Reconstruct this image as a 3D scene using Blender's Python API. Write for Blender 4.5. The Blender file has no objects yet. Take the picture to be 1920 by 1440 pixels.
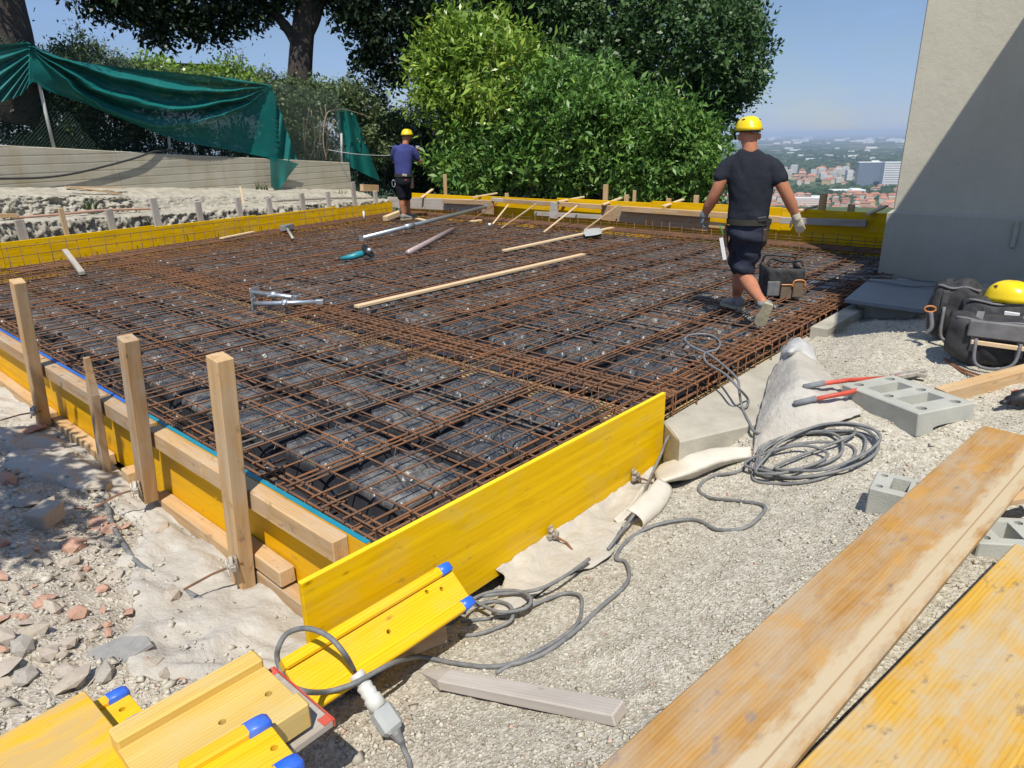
import bpy, bmesh, math, random
import numpy as np
from mathutils import Vector, Matrix
random.seed(7); RNG = np.random.default_rng(11)
S = bpy.context.scene
COL = S.collection

# ------------------------------------------------------------------ camera
F, CX, CY, H = 1300.0, 960.0, 720.0, 1.65
RM = np.array([[0.66649, -0.25993, 0.69874], [-0.74532, -0.21099, 0.63244], [-0.01696, -0.94229, -0.33436]])
u_, _, v_ = np.linalg.svd(RM); RM = u_ @ v_
CAMP = np.array([0.0, 0.0, H])
cam = bpy.data.cameras.new('camera'); cam.sensor_width = 36.0; cam.lens = F/1920*36
cam.clip_start = 0.05; cam.clip_end = 90000
co = bpy.data.objects.new('camera', cam); COL.objects.link(co)
mw = Matrix.Identity(4)
for i in range(3):
    mw[i][0] = RM[i, 0]; mw[i][1] = -RM[i, 1]; mw[i][2] = -RM[i, 2]
mw[2][3] = H
co.matrix_world = mw
S.camera = co

# ------------------------------------------------------------------ light
SUN_EL = math.radians(60.0)
SX, SY = 0.74, 0.6726                    # horizontal travel of the light
LDIR = np.array([SX*math.cos(SUN_EL), SY*math.cos(SUN_EL), -math.sin(SUN_EL)])
W = bpy.data.worlds.new('World'); S.world = W; W.use_nodes = True
nt = W.node_tree; nt.nodes.clear()
wo = nt.nodes.new('ShaderNodeOutputWorld'); bg = nt.nodes.new('ShaderNodeBackground')
sky = nt.nodes.new('ShaderNodeTexSky'); sky.sky_type = 'NISHITA'; sky.sun_disc = False
sky.sun_elevation = SUN_EL; sky.sun_rotation = math.atan2(-SX, -SY)
sky.altitude = 250; sky.air_density = 1.0; sky.dust_density = 0.3; sky.ozone_density = 3.0
bg.inputs['Strength'].default_value = 0.077
# thin high cloud, uniform over the whole dome
tc = nt.nodes.new('ShaderNodeTexCoord'); mp = nt.nodes.new('ShaderNodeMapping'); mp.inputs['Scale'].default_value = (1.2, 3.5, 9.0)
mp.inputs['Rotation'].default_value = (0, 0.12, 0.5)
nz = nt.nodes.new('ShaderNodeTexNoise'); nz.inputs['Scale'].default_value = 1.6; nz.inputs['Detail'].default_value = 6; nz.inputs['Roughness'].default_value = 0.55
cr = nt.nodes.new('ShaderNodeValToRGB'); cr.color_ramp.elements[0].position = 0.42; cr.color_ramp.elements[1].position = 0.82
cr.color_ramp.elements[0].color = (0.35, 0.35, 0.35, 1); cr.color_ramp.elements[1].color = (0.9, 0.9, 0.9, 1)
mx = nt.nodes.new('ShaderNodeMixRGB'); mx.inputs['Color2'].default_value = (3.9, 6.0, 10.8, 1)
L = nt.links.new
L(tc.outputs['Generated'], mp.inputs['Vector']); L(mp.outputs[0], nz.inputs['Vector']); L(nz.outputs['Fac'], cr.inputs[0])
L(cr.outputs[0], mx.inputs['Fac']); L(sky.outputs[0], mx.inputs['Color1']); L(mx.outputs[0], bg.inputs['Color']); L(bg.outputs[0], wo.inputs['Surface'])
sd = bpy.data.lights.new('sun', 'SUN'); sd.energy = 4.9; sd.angle = math.radians(0.53); sd.color = (1.0, 0.95, 0.86)
so = bpy.data.objects.new('sun', sd); COL.objects.link(so); so.location = (0, -10, 30)
so.rotation_euler = Vector(LDIR).to_track_quat('-Z', 'Y').to_euler()
S.view_settings.view_transform = 'Standard'; S.view_settings.look = 'None'
S.view_settings.exposure = 0.06; S.view_settings.gamma = 1.0; S.view_settings.use_curve_mapping = False
S.render.engine = 'CYCLES'
S.cycles.use_denoising = True
S.cycles.max_bounces = 6; S.cycles.diffuse_bounces = 2; S.cycles.glossy_bounces = 3; S.cycles.transmission_bounces = 3
S.cycles.transparent_max_bounces = 8; S.cycles.volume_bounces = 0; S.cycles.caustics_reflective = False; S.cycles.caustics_refractive = False

# ------------------------------------------------------------------ survey helpers: where a sight line meets a real plane
def ray(u, v): return RM @ np.array([u-CX, v-CY, F])
def P(u, v, z=0.0):
    r = ray(u, v); return Vector(CAMP + r*((z-H)/r[2]))
def PX(u, v, x):
    r = ray(u, v); return Vector(CAMP + r*(x/r[0]))
def PY(u, v, y):
    r = ray(u, v); return Vector(CAMP + r*(y/r[1]))
def PD(u, v, d):
    r = ray(u, v); return Vector(CAMP + r*(d/math.hypot(r[0], r[1])))
BA = np.array([2.54, 12.45]); BD = np.array([1.0, 0.2])/math.hypot(1, 0.2); BN = np.array([-BD[1], BD[0]])   # line of the rear-left beam
def PB(u, v, off):
    r = ray(u, v); t = (off + BA @ BN)/(r[:2] @ BN); return Vector(CAMP + r*t)
def B(s, o, z): p = BA + BD*s + BN*o; return Vector((p[0], p[1], z))

# ------------------------------------------------------------------ noise
def _h(ix, iy, seed):
    n = (ix*374761393 + iy*668265263 + seed*982451653) & 0x7fffffff
    n = ((n ^ (n >> 13))*1274126177) & 0x7fffffff
    return ((n ^ (n >> 16)) & 0xffff)/65535.0
def vnoise(x, y, seed=0):
    x = np.asarray(x, float); y = np.asarray(y, float)
    ix = np.floor(x).astype(np.int64); iy = np.floor(y).astype(np.int64); fx = x-ix; fy = y-iy
    fx = fx*fx*(3-2*fx); fy = fy*fy*(3-2*fy)
    a = _h(ix, iy, seed); b = _h(ix+1, iy, seed); c = _h(ix, iy+1, seed); d = _h(ix+1, iy+1, seed)
    return a*(1-fx)*(1-fy)+b*fx*(1-fy)+c*(1-fx)*fy+d*fx*fy
def fbm(x, y, oct=4, seed=0, g=0.5):
    s = 0; a = 1; t = 0
    for i in range(oct):
        s = s + a*vnoise(x*2**i, y*2**i, seed+i*17); t += a; a *= g
    return s/t - 0.5

# ------------------------------------------------------------------ ground height
def sm(a, b, x): 
    t = np.clip((x-a)/(b-a), 0, 1); return t*t*(3-2*t)
def g0(x, y):
    x = np.asarray(x, float); y = np.asarray(y, float)
    dy = 2.12-y; dx = 1.38-x
    base = -0.585 + 0.30*sm(3.7, 4.7, x) + 0.10*sm(4.8, 6.5, x)
    dyp = np.maximum(dy, 0); dxp = np.maximum(dx, 0)
    kx = sm(3.6, 4.6, x); front = base + np.minimum(0.36*dyp, 0.55)*(1-kx) + (0.15*sm(0.12, 0.8, dyp)+0.09*np.minimum(dyp, 3))*kx*(1-0.5*sm(6.2, 7.6, x)) - 0.05*sm(0.0, 0.5, dyp)*(1-sm(3.7, 4.5, x))
    left = -0.62 + np.minimum(0.28*dxp, 0.75)
    wx = sm(1.9, 2.6, y)*(1-sm(1.38, 1.5, x))
    z = front*(1-wx) + left*wx
    inside = sm(1.44, 1.54, x)*sm(2.12, 2.2, y)
    z = z*(1-inside) + -0.66*inside
    return z
def g(x, y): return g0(x, y)
def G(u, v, dz=0.0):
    r = ray(u, v); r = r/np.linalg.norm(r)
    t = 0.6
    for i in range(4000):
        p = CAMP + r*t
        if p[2] <= float(g0(p[0], p[1]))+dz: break
        t += 0.01
    lo, hi = t-0.01, t
    for i in range(12):
        m = (lo+hi)/2; p = CAMP + r*m
        if p[2] <= float(g0(p[0], p[1]))+dz: hi = m
        else: lo = m
    return Vector(CAMP + r*hi)

# ------------------------------------------------------------------ object helpers
def tag(o, label=None, cat=None, group=None, kind=None):
    if label: o['label'] = label
    if cat: o['category'] = cat
    if group: o['group'] = group
    if kind: o['kind'] = kind
    return o
def link(o, parent=None):
    COL.objects.link(o)
    if parent is not None:
        mwl = o.matrix_basis.copy()
        o.parent = parent
        pm = parent.matrix_basis.copy(); q = parent.parent
        while q is not None:
            pm = q.matrix_basis @ pm; q = q.parent
        o.matrix_basis = pm.inverted() @ mwl
    return o
def thing(name, label, cat, loc=(0, 0, 0), group=None):
    o = bpy.data.objects.new(name, None); o.empty_display_size = 0.1
    o.location = loc; COL.objects.link(o)
    return tag(o, label, cat, group)
def setmat(me, mat):
    if mat is not None: me.materials.append(mat)
def mesh(name, vs, fs, mat=None, smooth=False):
    me = bpy.data.meshes.new(name); me.from_pydata([tuple(v) for v in vs], [], fs); me.update()
    if smooth: me.polygons.foreach_set('use_smooth', [True]*len(me.polygons))
    setmat(me, mat); return me
def mesh_np(name, V, Fq, mat=None, smooth=False, attr=None):
    V = np.asarray(V, np.float32); Fq = np.asarray(Fq, np.int32); k = Fq.shape[1]
    me = bpy.data.meshes.new(name)
    me.vertices.add(len(V)); me.vertices.foreach_set('co', V.ravel())
    me.loops.add(Fq.size); me.loops.foreach_set('vertex_index', Fq.ravel())
    me.polygons.add(len(Fq)); me.polygons.foreach_set('loop_start', np.arange(0, Fq.size, k, dtype=np.int32))
    try: me.polygons.foreach_set('loop_total', np.full(len(Fq), k, np.int32))
    except Exception: pass
    if smooth: me.polygons.foreach_set('use_smooth', np.ones(len(Fq), bool))
    me.update(calc_edges=True)
    if attr is not None:
        a = me.attributes.new('rnd', 'FLOAT', 'FACE'); a.data.foreach_set('value', np.asarray(attr, np.float32))
    setmat(me, mat); return me
def obj(name, me, parent=None, mw=None, loc=None):
    o = bpy.data.objects.new(name, me)
    if mw is not None: o.matrix_basis = mw
    if loc is not None: o.location = loc
    return link(o, parent)
def frame(a, d, up):
    x = Vector(d).normalized(); z = Vector(up); z = (z - x*z.dot(x)).normalized(); y = z.cross(x)
    m = Matrix.Identity(4)
    for i in range(3): m[i][0] = x[i]; m[i][1] = y[i]; m[i][2] = z[i]; m[i][3] = a[i]
    return m
def cbox_data(lx, ly, lz, c=0.004, ox=0, oy=0, oz=0):
    """chamfered box centred on ox,oy,oz"""
    hx, hy, hz = lx/2, ly/2, lz/2; c = min(c, hx*0.5, hy*0.5, hz*0.5)
    V = []; idx = {}
    for sx in (-1, 1):
        for sy in (-1, 1):
            for sz in (-1, 1):
                for k in range(3):
                    p = [sx*hx, sy*hy, sz*hz]
                    q = [sx*(hx-c), sy*(hy-c), sz*(hz-c)]
                    q[k] = p[k]
                    idx[(sx, sy, sz, k)] = len(V); V.append((q[0]+ox, q[1]+oy, q[2]+oz))
    Fs = []
    for k in range(3):
        a, b = (k+1) % 3, (k+2) % 3
        for s in (-1, 1):
            f = []
            for (sa, sb) in ((-1, -1), (1, -1), (1, 1), (-1, 1)):
                key = [0, 0, 0]; key[k] = s; key[a] = sa; key[b] = sb
                f.append(idx[(key[0], key[1], key[2], k)])
            Fs.append(f if s > 0 else f[::-1])
    for k in range(3):           # edges along k
        a, b = (k+1) % 3, (k+2) % 3
        for sa in (-1, 1):
            for sb in (-1, 1):
                def key(sk, face):
                    kk = [0, 0, 0]; kk[k] = sk; kk[a] = sa; kk[b] = sb
                    return idx[(kk[0], kk[1], kk[2], face)]
                f = [key(-1, a), key(1, a), key(1, b), key(-1, b)]
                Fs.append(f if sa*sb > 0 else f[::-1])
    for sx in (-1, 1):
        for sy in (-1, 1):
            for sz in (-1, 1):
                f = [idx[(sx, sy, sz, 0)], idx[(sx, sy, sz, 1)], idx[(sx, sy, sz, 2)]]
                Fs.append(f if sx*sy*sz > 0 else f[::-1])
    return V, Fs
def board(name, a, b, w, t, mat, parent=None, up=(0, 0, 1), c=0.004, ref='center', warp=0.0, group=None):
    """a plank from a to b; w across, t along up; ref 'bottom' / 'top' says which face a and b lie on"""
    a = Vector(a); b = Vector(b); d = b-a; ln = d.length
    V, Fs = cbox_data(ln, w, t, c, ln/2, 0, {'center': 0, 'bottom': t/2, 'top': -t/2}[ref])
    me = mesh(name, V, Fs, mat)
    return obj(name, me, parent, frame(a, d, up))
class MB:
    def __init__(s): s.V = []; s.F = []
    def add(s, V, Fs, m=None):
        n = len(s.V)
        for v in V:
            s.V.append(tuple(m @ Vector(v)) if m is not None else tuple(v))
        s.F += [[i+n for i in f] for f in Fs]
    def box(s, cx, cy, cz, lx, ly, lz, c=0.004, m=None):
        V, Fs = cbox_data(lx, ly, lz, c, cx, cy, cz); s.add(V, Fs, m)
    def bar(s, a, b, w, t, up=(0, 0, 1), c=0.003):
        a = Vector(a); b = Vector(b); ln = (b-a).length
        V, Fs = cbox_data(ln, w, t, c, ln/2, 0, 0); s.add(V, Fs, frame(a, b-a, up))
    def tube(s, pts, r, n=6, cap=True, closed=False):
        pts = [Vector(p) for p in pts]; m = len(pts); base = len(s.V)
        rr = r if hasattr(r, '__len__') else [r]*m
        up = Vector((0.0123, 0.031, 1)).normalized(); prev = None
        for i, p in enumerate(pts):
            if closed: t = pts[(i+1) % m]-pts[(i-1) % m]
            else: t = pts[min(i+1, m-1)]-pts[max(i-1, 0)]
            if t.length < 1e-9: t = Vector((1, 0, 0))
            t.normalize()
            if prev is None:
                n1 = t.cross(up)
                if n1.length < 0.05: n1 = t.cross(Vector((1, 0, 0)))
                n1.normalize()
            else:
                n1 = prev - t*prev.dot(t)
                if n1.length < 1e-6: n1 = t.orthogonal()
                n1.normalize()
            prev = n1; n2 = t.cross(n1)
            for k in range(n):
                a = 2*math.pi*k/n
                s.V.append(tuple(p + n1*(rr[i]*math.cos(a)) + n2*(rr[i]*math.sin(a))))
        segs = m if closed else m-1
        for i in range(segs):
            for k in range(n):
                i2 = (i+1) % m
                s.F.append([base+i*n+k, base+i*n+(k+1) % n, base+i2*n+(k+1) % n, base+i2*n+k])
        if cap and not closed:
            s.F.append([base+k for k in range(n)][::-1]); s.F.append([base+(m-1)*n+k for k in range(n)])
    def loft(s, rings, cap=True, closed=True):
        base = len(s.V); n = len(rings[0])
        for r in rings: s.V += [tuple(p) for p in r]
        for i in range(len(rings)-1):
            for k in range(n if closed else n-1):
                s.F.append([base+i*n+k, base+i*n+(k+1) % n, base+(i+1)*n+(k+1) % n, base+(i+1)*n+k])
        if cap and closed:
            s.F.append([base+k for k in range(n)][::-1]); s.F.append([base+(len(rings)-1)*n+k for k in range(n)])
    def ell(s, c, rx, ry, rz, m=None, nu=12, nv=8):
        rings = []
        for j in range(nv+1):
            th = math.pi*j/nv; st = max(math.sin(th), 0.02)
            rings.append([(c[0]+rx*st*math.cos(2*math.pi*k/nu), c[1]+ry*st*math.sin(2*math.pi*k/nu), c[2]-rz*math.cos(th)) for k in range(nu)])
        if m is not None: rings = [[m @ Vector(p) for p in r] for r in rings]
        s.loft(rings)
    def build(s, name, mat, parent=None, smooth=False, loc=None):
        V = s.V
        if loc is not None: V = [(v[0]-loc[0], v[1]-loc[1], v[2]-loc[2]) for v in V]
        me = mesh(name, V, s.F, mat, smooth)
        bm = bmesh.new(); bm.from_mesh(me); bmesh.ops.recalc_face_normals(bm, faces=bm.faces); bm.to_mesh(me); bm.free()
        return obj(name, me, parent, loc=loc)
def spline(pts, n=8):
    pts = [Vector(p) for p in pts]; out = []
    q = [pts[0]*2-pts[1]] + pts + [pts[-1]*2-pts[-2]]
    for i in range(1, len(q)-2):
        a, b, c, d = q[i-1], q[i], q[i+1], q[i+2]
        for k in range(n):
            t = k/n
            out.append(0.5*((2*b)+(c-a)*t+(2*a-5*b+4*c-d)*t*t+(3*b-a-3*c+d)*t**3))
    out.append(pts[-1]); return out
def modmesh(o, *mods):
    """apply modifiers and give back the evaluated mesh on the object"""
    for typ, kw in mods:
        m = o.modifiers.new(typ.lower(), typ)
        for k, v in kw.items(): setattr(m, k, v)
    dg = bpy.context.evaluated_depsgraph_get(); dg.update()
    me = bpy.data.meshes.new_from_object(o.evaluated_get(dg), preserve_all_data_layers=True, depsgraph=dg)
    o.modifiers.clear(); old = o.data; o.data = me; bpy.data.meshes.remove(old); me.name = o.name
    return o

# ------------------------------------------------------------------ materials
def mk(name):
    m = bpy.data.materials.new(name); m.use_nodes = True; n = m.node_tree; n.nodes.clear()
    out = n.nodes.new('ShaderNodeOutputMaterial'); b = n.nodes.new('ShaderNodeBsdfPrincipled'); n.links.new(b.outputs[0], out.inputs[0])
    return m, n, b
def nd(n, t, **kw):
    x = n.nodes.new('ShaderNode'+t)
    for k, v in kw.items():
        if k in x.inputs.keys() if hasattr(x.inputs, 'keys') else False: x.inputs[k].default_value = v
        else: setattr(x, k, v)
    return x
def ramp(n, stops):
    r = n.nodes.new('ShaderNodeValToRGB'); e = r.color_ramp.elements
    while len(e) < len(stops): e.new(0.5)
    for i, (p, c) in enumerate(stops):
        e[i].position = p; e[i].color = (c[0], c[1], c[2], 1) if hasattr(c, '__len__') else (c, c, c, 1)
    return r
def coords(n, kind='Object', scale=(1, 1, 1), rnd=False):
    t = n.nodes.new('ShaderNodeTexCoord'); mpg = n.nodes.new('ShaderNodeMapping'); mpg.inputs['Scale'].default_value = scale
    if kind == 'World':
        ge = n.nodes.new('ShaderNodeNewGeometry'); n.links.new(ge.outputs['Position'], mpg.inputs['Vector'])
    else: n.links.new(t.outputs[kind], mpg.inputs['Vector'])
    if rnd:
        oi = n.nodes.new('ShaderNodeObjectInfo'); ml = n.nodes.new('ShaderNodeVectorMath'); ml.operation = 'SCALE'
        cb = n.nodes.new('ShaderNodeCombineXYZ'); cb.inputs[0].default_value = 31; cb.inputs[1].default_value = 17; cb.inputs[2].default_value = 53
        n.links.new(cb.outputs[0], ml.inputs[0]); n.links.new(oi.outputs['Random'], ml.inputs['Scale']); n.links.new(ml.outputs[0], mpg.inputs['Location'])
    return mpg.outputs[0]
def noise(n, vec, scale, detail=4, rough=0.55, dist=0.0):
    x = n.nodes.new('ShaderNodeTexNoise'); x.inputs['Scale'].default_value = scale; x.inputs['Detail'].default_value = detail
    x.inputs['Roughness'].default_value = rough; x.inputs['Distortion'].default_value = dist
    n.links.new(vec, x.inputs['Vector']); return x.outputs['Fac']
def bump(n, b, hgt, strength=0.4, dist=0.01, prev=None):
    x = n.nodes.new('ShaderNodeBump'); x.inputs['Strength'].default_value = strength; x.inputs['Distance'].default_value = dist
    n.links.new(hgt, x.inputs['Height'])
    if prev is not None: n.links.new(prev, x.inputs['Normal'])
    n.links.new(x.outputs[0], b.inputs['Normal']); return x.outputs[0]
def mixc(n, fac, a, b, mode='MIX'):
    x = n.nodes.new('ShaderNodeMixRGB'); x.blend_type = mode
    for i, s in enumerate((fac, a, b)):
        if hasattr(s, 'is_linked') or hasattr(s, 'links'): n.links.new(s, x.inputs[i])
        elif i == 0: x.inputs[0].default_value = s
        else: x.inputs[i].default_value = (s[0], s[1], s[2], 1)
    return x.outputs[0]
def mapr(n, v, a, b, c=0.0, d=1.0):
    x = n.nodes.new('ShaderNodeMapRange'); n.links.new(v, x.inputs[0])
    for i, q in enumerate((a, b, c, d)): x.inputs[i+1].default_value = q
    return x.outputs[0]
def simple(name, col, rough=0.6, var=0.15, scale=8.0, metal=0.0, bmp=0.15, bscale=60.0, bdist=0.003, kind='Object', spec=0.5, dust=None, dustc=(0.36, 0.33, 0.27)):
    m, n, b = mk(name); v = coords(n, kind, rnd=(kind == 'Object'))
    f = noise(n, v, scale, 5, 0.6)
    r = ramp(n, [(0.3, [c*(1-var) for c in col]), (0.7, [min(1, c*(1+var)) for c in col])]); n.links.new(f, r.inputs[0])
    c = r.outputs[0]
    if dust is not None:
        f2 = noise(n, v, scale*0.7, 6, 0.7); c = mixc(n, mapr(n, f2, 0.5-dust*0.3, 0.75, 0, dust), c, dustc)
    n.links.new(c, b.inputs['Base Color'])
    b.inputs['Roughness'].default_value = rough; b.inputs['Metallic'].default_value = metal; b.inputs['Specular IOR Level'].default_value = spec
    if bmp: bump(n, b, noise(n, v, bscale, 3, 0.6), bmp, bdist)
    return m
def wood(name, dark, light, rough=0.65, grain=(1.2, 26, 26), wear=None, wearc=(0.45, 0.43, 0.38), wearamt=0.5, knots=True, bmp=0.25, spots=None, spec=0.35, stain=None, film=None, wsoft=(0.45, 0.60)):
    m, n, b = mk(name)
    v = coords(n, 'Object', grain, rnd=True)
    f = noise(n, v, 1.0, 6, 0.6, 0.6)
    r = ramp(n, [(0.28, dark), (0.5, [(a+c)/2 for a, c in zip(dark, light)]), (0.72, light)]); n.links.new(f, r.inputs[0]); c = r.outputs[0]
    v2 = coords(n, 'Object', (1, 2.2, 2.2), rnd=True)
    # growth rings as fine lines
    w = n.nodes.new('ShaderNodeTexWave'); w.wave_type = 'BANDS'; w.bands_direction = 'Y'; w.inputs['Scale'].default_value = 14; w.inputs['Distortion'].default_value = 5
    w.inputs['Detail'].default_value = 3; w.inputs['Detail Scale'].default_value = 0.6
    vw = coords(n, 'Object', (0.28, 1.6, 1.6), rnd=True); n.links.new(vw, w.inputs['Vector'])
    c = mixc(n, mapr(n, w.outputs['Fac'], 0.55, 1.0, 0.0, 0.35), c, [x*0.72 for x in dark])
    if knots:
        vo = n.nodes.new('ShaderNodeTexVoronoi'); vo.inputs['Scale'].default_value = 3.4; n.links.new(v2, vo.inputs['Vector'])
        c = mixc(n, mapr(n, vo.outputs['Distance'], 0.02, 0.09, 0.75, 0.0), c, [x*0.33 for x in dark])
    if wear:
        vv = coords(n, 'Object', (1.0, 2.4, 2.4), rnd=True)
        f2 = noise(n, vv, wear, 7, 0.68, 0.4)
        c = mixc(n, mapr(n, f2, wsoft[0], wsoft[1], 0, wearamt), c, wearc)
    if stain:
        f4 = noise(n, coords(n, 'Object', (1.6, 3, 3), rnd=True), 2.1, 6, 0.65)
        c = mixc(n, mapr(n, f4, 0.55, 0.7, 0, 0.7), c, stain)
    if spots:
        f3 = noise(n, coords(n, 'Object', (3, 6, 6), rnd=True), 3.0, 4, 0.6)
        c = mixc(n, mapr(n, f3, 0.62, 0.72, 0, 0.8), c, spots)
    if film:
        yc, hw, fc = film; vo_ = coords(n, 'Object'); sx_ = n.nodes.new('ShaderNodeSeparateXYZ'); n.links.new(vo_, sx_.inputs[0])
        fn_ = noise(n, coords(n, 'Object', (2.5, 9, 1)), 1.5, 6, 0.7)
        d1 = n.nodes.new('ShaderNodeMath'); d1.operation = 'SUBTRACT'; d1.inputs[1].default_value = yc; n.links.new(sx_.outputs[1], d1.inputs[0])
        d2 = n.nodes.new('ShaderNodeMath'); d2.operation = 'ABSOLUTE'; n.links.new(d1.outputs[0], d2.inputs[0])
        d3 = n.nodes.new('ShaderNodeMath'); d3.operation = 'MULTIPLY_ADD'; d3.inputs[1].default_value = hw*2.6; n.links.new(fn_, d3.inputs[0]); d3.inputs[2].default_value = -hw*0.45
        d4 = n.nodes.new('ShaderNodeMath'); d4.operation = 'SUBTRACT'; n.links.new(d3.outputs[0], d4.inputs[0]); n.links.new(d2.outputs[0], d4.inputs[1])
        c = mixc(n, mapr(n, d4.outputs[0], -0.01, 0.035, 0, 0.92), c, fc)
        c = mixc(n, mapr(n, d2.outputs[0], 0.0015, 0.0045, 0.75, 0), c, (0.30, 0.17, 0.07))
    n.links.new(c, b.inputs['Base Color']); b.inputs['Roughness'].default_value = rough; b.inputs['Specular IOR Level'].default_value = spec
    bump(n, b, f, bmp, 0.004)
    return m
M = {}
FILM_Y = -0.30
M['yellow'] = wood('yellow_board', (0.70, 0.40, 0.0), (0.92, 0.575, 0.002), 0.55, (0.7, 30, 30), bmp=0.2, knots=True, spec=0.12, wear=2.3, wearamt=0.4, wearc=(0.60, 0.44, 0.14), wsoft=(0.5, 0.72), spots=(0.45, 0.27, 0.03))
M['yellow_edge'] = wood('yellow_board_edge', (0.78, 0.58, 0.01), (0.90, 0.70, 0.03), 0.5, bmp=0.1, knots=False)
M['yellow_deep'] = wood('yellow_board_deep', (0.74, 0.37, 0.0), (0.90, 0.49, 0.003), 0.55, (0.8, 24, 24), bmp=0.15, spec=0.15, wear=1.8, wearamt=0.3, wearc=(0.62, 0.42, 0.12), wsoft=(0.5, 0.72), spots=(0.50, 0.28, 0.03))
M['yellow_beam'] = wood('yellow_beam', (0.78, 0.42, 0.0), (0.92, 0.56, 0.006), 0.5, (0.8, 24, 24), bmp=0.12, wear=2.4, wearamt=0.22, wearc=(0.72, 0.46, 0.12))
M['yellow_worn'] = wood('yellow_worn', (0.60, 0.38, 0.08), (0.74, 0.52, 0.15), 0.6, wear=1.5, wearamt=0.5, wearc=(0.56, 0.45, 0.22))
M['yellow_scuffed'] = wood('yellow_scuffed', (0.72, 0.38, 0.01), (0.85, 0.50, 0.02), 0.55, wear=2.2, wearamt=0.75, wearc=(0.50, 0.36, 0.17))
M['plank_worn'] = wood('plank_worn', (0.34, 0.17, 0.045), (0.52, 0.29, 0.085), 0.75, wear=3.2, wearamt=0.7, wearc=(0.42, 0.36, 0.27), stain=(0.52, 0.27, 0.05), wsoft=(0.38, 0.66), spots=(0.24, 0.19, 0.17), film=(FILM_Y, 0.07, (0.53, 0.43, 0.28)))
M['panel_worn'] = wood('panel_worn', (0.50, 0.26, 0.025), (0.66, 0.40, 0.07), 0.65, wear=2.6, wearamt=0.8, wearc=(0.47, 0.41, 0.30), stain=(0.60, 0.29, 0.005), wsoft=(0.40, 0.62), spots=(0.20, 0.15, 0.10))
M['wood'] = wood('spruce', (0.46, 0.28, 0.125), (0.66, 0.44, 0.225), 0.75, wear=3.2, wearamt=0.45, wearc=(0.52, 0.42, 0.30), bmp=0.45, spots=(0.30, 0.20, 0.12))
M['wood2'] = wood('spruce_brown', (0.36, 0.215, 0.10), (0.54, 0.355, 0.19), 0.75, wear=3.0, wearamt=0.55, wearc=(0.44, 0.38, 0.30), bmp=0.5, spots=(0.20, 0.13, 0.08))
M['wood_pale'] = wood('batten_pale', (0.64, 0.45, 0.25), (0.78, 0.60, 0.38), 0.7, knots=False, bmp=0.15)
M['wood_grey'] = wood('wood_grey', (0.33, 0.285, 0.235), (0.47, 0.42, 0.36), 0.85, wear=2.0, wearamt=0.4, wearc=(0.52, 0.48, 0.42), bmp=0.4)
M['wood_grey2'] = wood('wood_grey_pale', (0.40, 0.355, 0.31), (0.54, 0.49, 0.43), 0.85, wear=2.0, wearamt=0.35, wearc=(0.58, 0.54, 0.5), bmp=0.4)
M['wood_end'] = wood('wood_end', (0.42, 0.27, 0.13), (0.58, 0.40, 0.22), 0.8, knots=False)
M['teal'] = simple('teal_paint', (0.015, 0.22, 0.30), 0.45, 0.12)
M['bluepaint'] = simple('blue_paint', (0.03, 0.13, 0.46), 0.45, 0.12)
M['bluecap'] = simple('blue_plastic', (0.02, 0.135, 0.72), 0.38, 0.12, bmp=0.05, dust=0.22)
M['red'] = simple('red_paint', (0.55, 0.07, 0.04), 0.5, 0.2, dust=0.3)
M['concrete'] = simple('concrete', (0.40, 0.37, 0.30), 0.9, 0.22, 3.0, bmp=0.5, bscale=40, bdist=0.006)
M['block'] = simple('block_concrete', (0.40, 0.40, 0.35), 0.95, 0.12, 6.0, bmp=0.6, bscale=90, bdist=0.004)
M['plate'] = simple('grey_plate', (0.22, 0.24, 0.25), 0.6, 0.08, 4.0, bmp=0.1)
M['steel'] = simple('galvanised', (0.50, 0.54, 0.57), 0.42, 0.15, 30, metal=0.75, bmp=0.1)
M['steel_dirty'] = simple('steel_dirty', (0.42, 0.38, 0.32), 0.6, 0.3, 30, metal=0.4, bmp=0.3)
M['tubepink'] = simple('tube_dirty', (0.44, 0.34, 0.33), 0.55, 0.25, 25, metal=0.3)
M['cable'] = simple('cable_rubber', (0.13, 0.14, 0.15), 0.6, 0.2, 30, bmp=0.1, dust=0.6, dustc=(0.33, 0.31, 0.28))
M['cable_dark'] = simple('cable_black', (0.035, 0.036, 0.038), 0.55, 0.2, 30)
M['plug'] = simple('plug_grey', (0.58, 0.58, 0.54), 0.45, 0.08, 8, bmp=0.05, dust=0.25)
M['plug2'] = simple('plug_dark', (0.40, 0.42, 0.41), 0.45, 0.08, 8, bmp=0.05, dust=0.2)
M['white'] = simple('white_label', (0.75, 0.75, 0.74), 0.5, 0.05)
M['black'] = simple('black_plastic', (0.018, 0.018, 0.02), 0.45, 0.2, bmp=0.1)
M['bag'] = simple('bag_fabric', (0.022, 0.023, 0.026), 0.75, 0.3, 12, bmp=0.4, bscale=120, bdist=0.003, dust=0.3, dustc=(0.16, 0.15, 0.14))
M['bag_grey'] = simple('bag_grey', (0.14, 0.14, 0.15), 0.8, 0.2, 12, bmp=0.4, bscale=120, bdist=0.003, dust=0.3)
M['bag_brown'] = simple('bag_brown', (0.16, 0.115, 0.075), 0.8, 0.2, 12, bmp=0.3, bscale=120)
M['orange'] = simple('orange_trim', (0.55, 0.20, 0.05), 0.5, 0.1)
M['helmet'] = simple('helmet_yellow', (0.85, 0.60, 0.012), 0.28, 0.04, 4, bmp=0.03, spec=0.5)
M['tealtool'] = simple('teal_tool', (0.02, 0.25, 0.30), 0.4, 0.1)
M['skin'] = simple('skin', (0.46, 0.19, 0.105), 0.5, 0.12, 9, bmp=0.1, bscale=80, spec=0.4)
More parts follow.
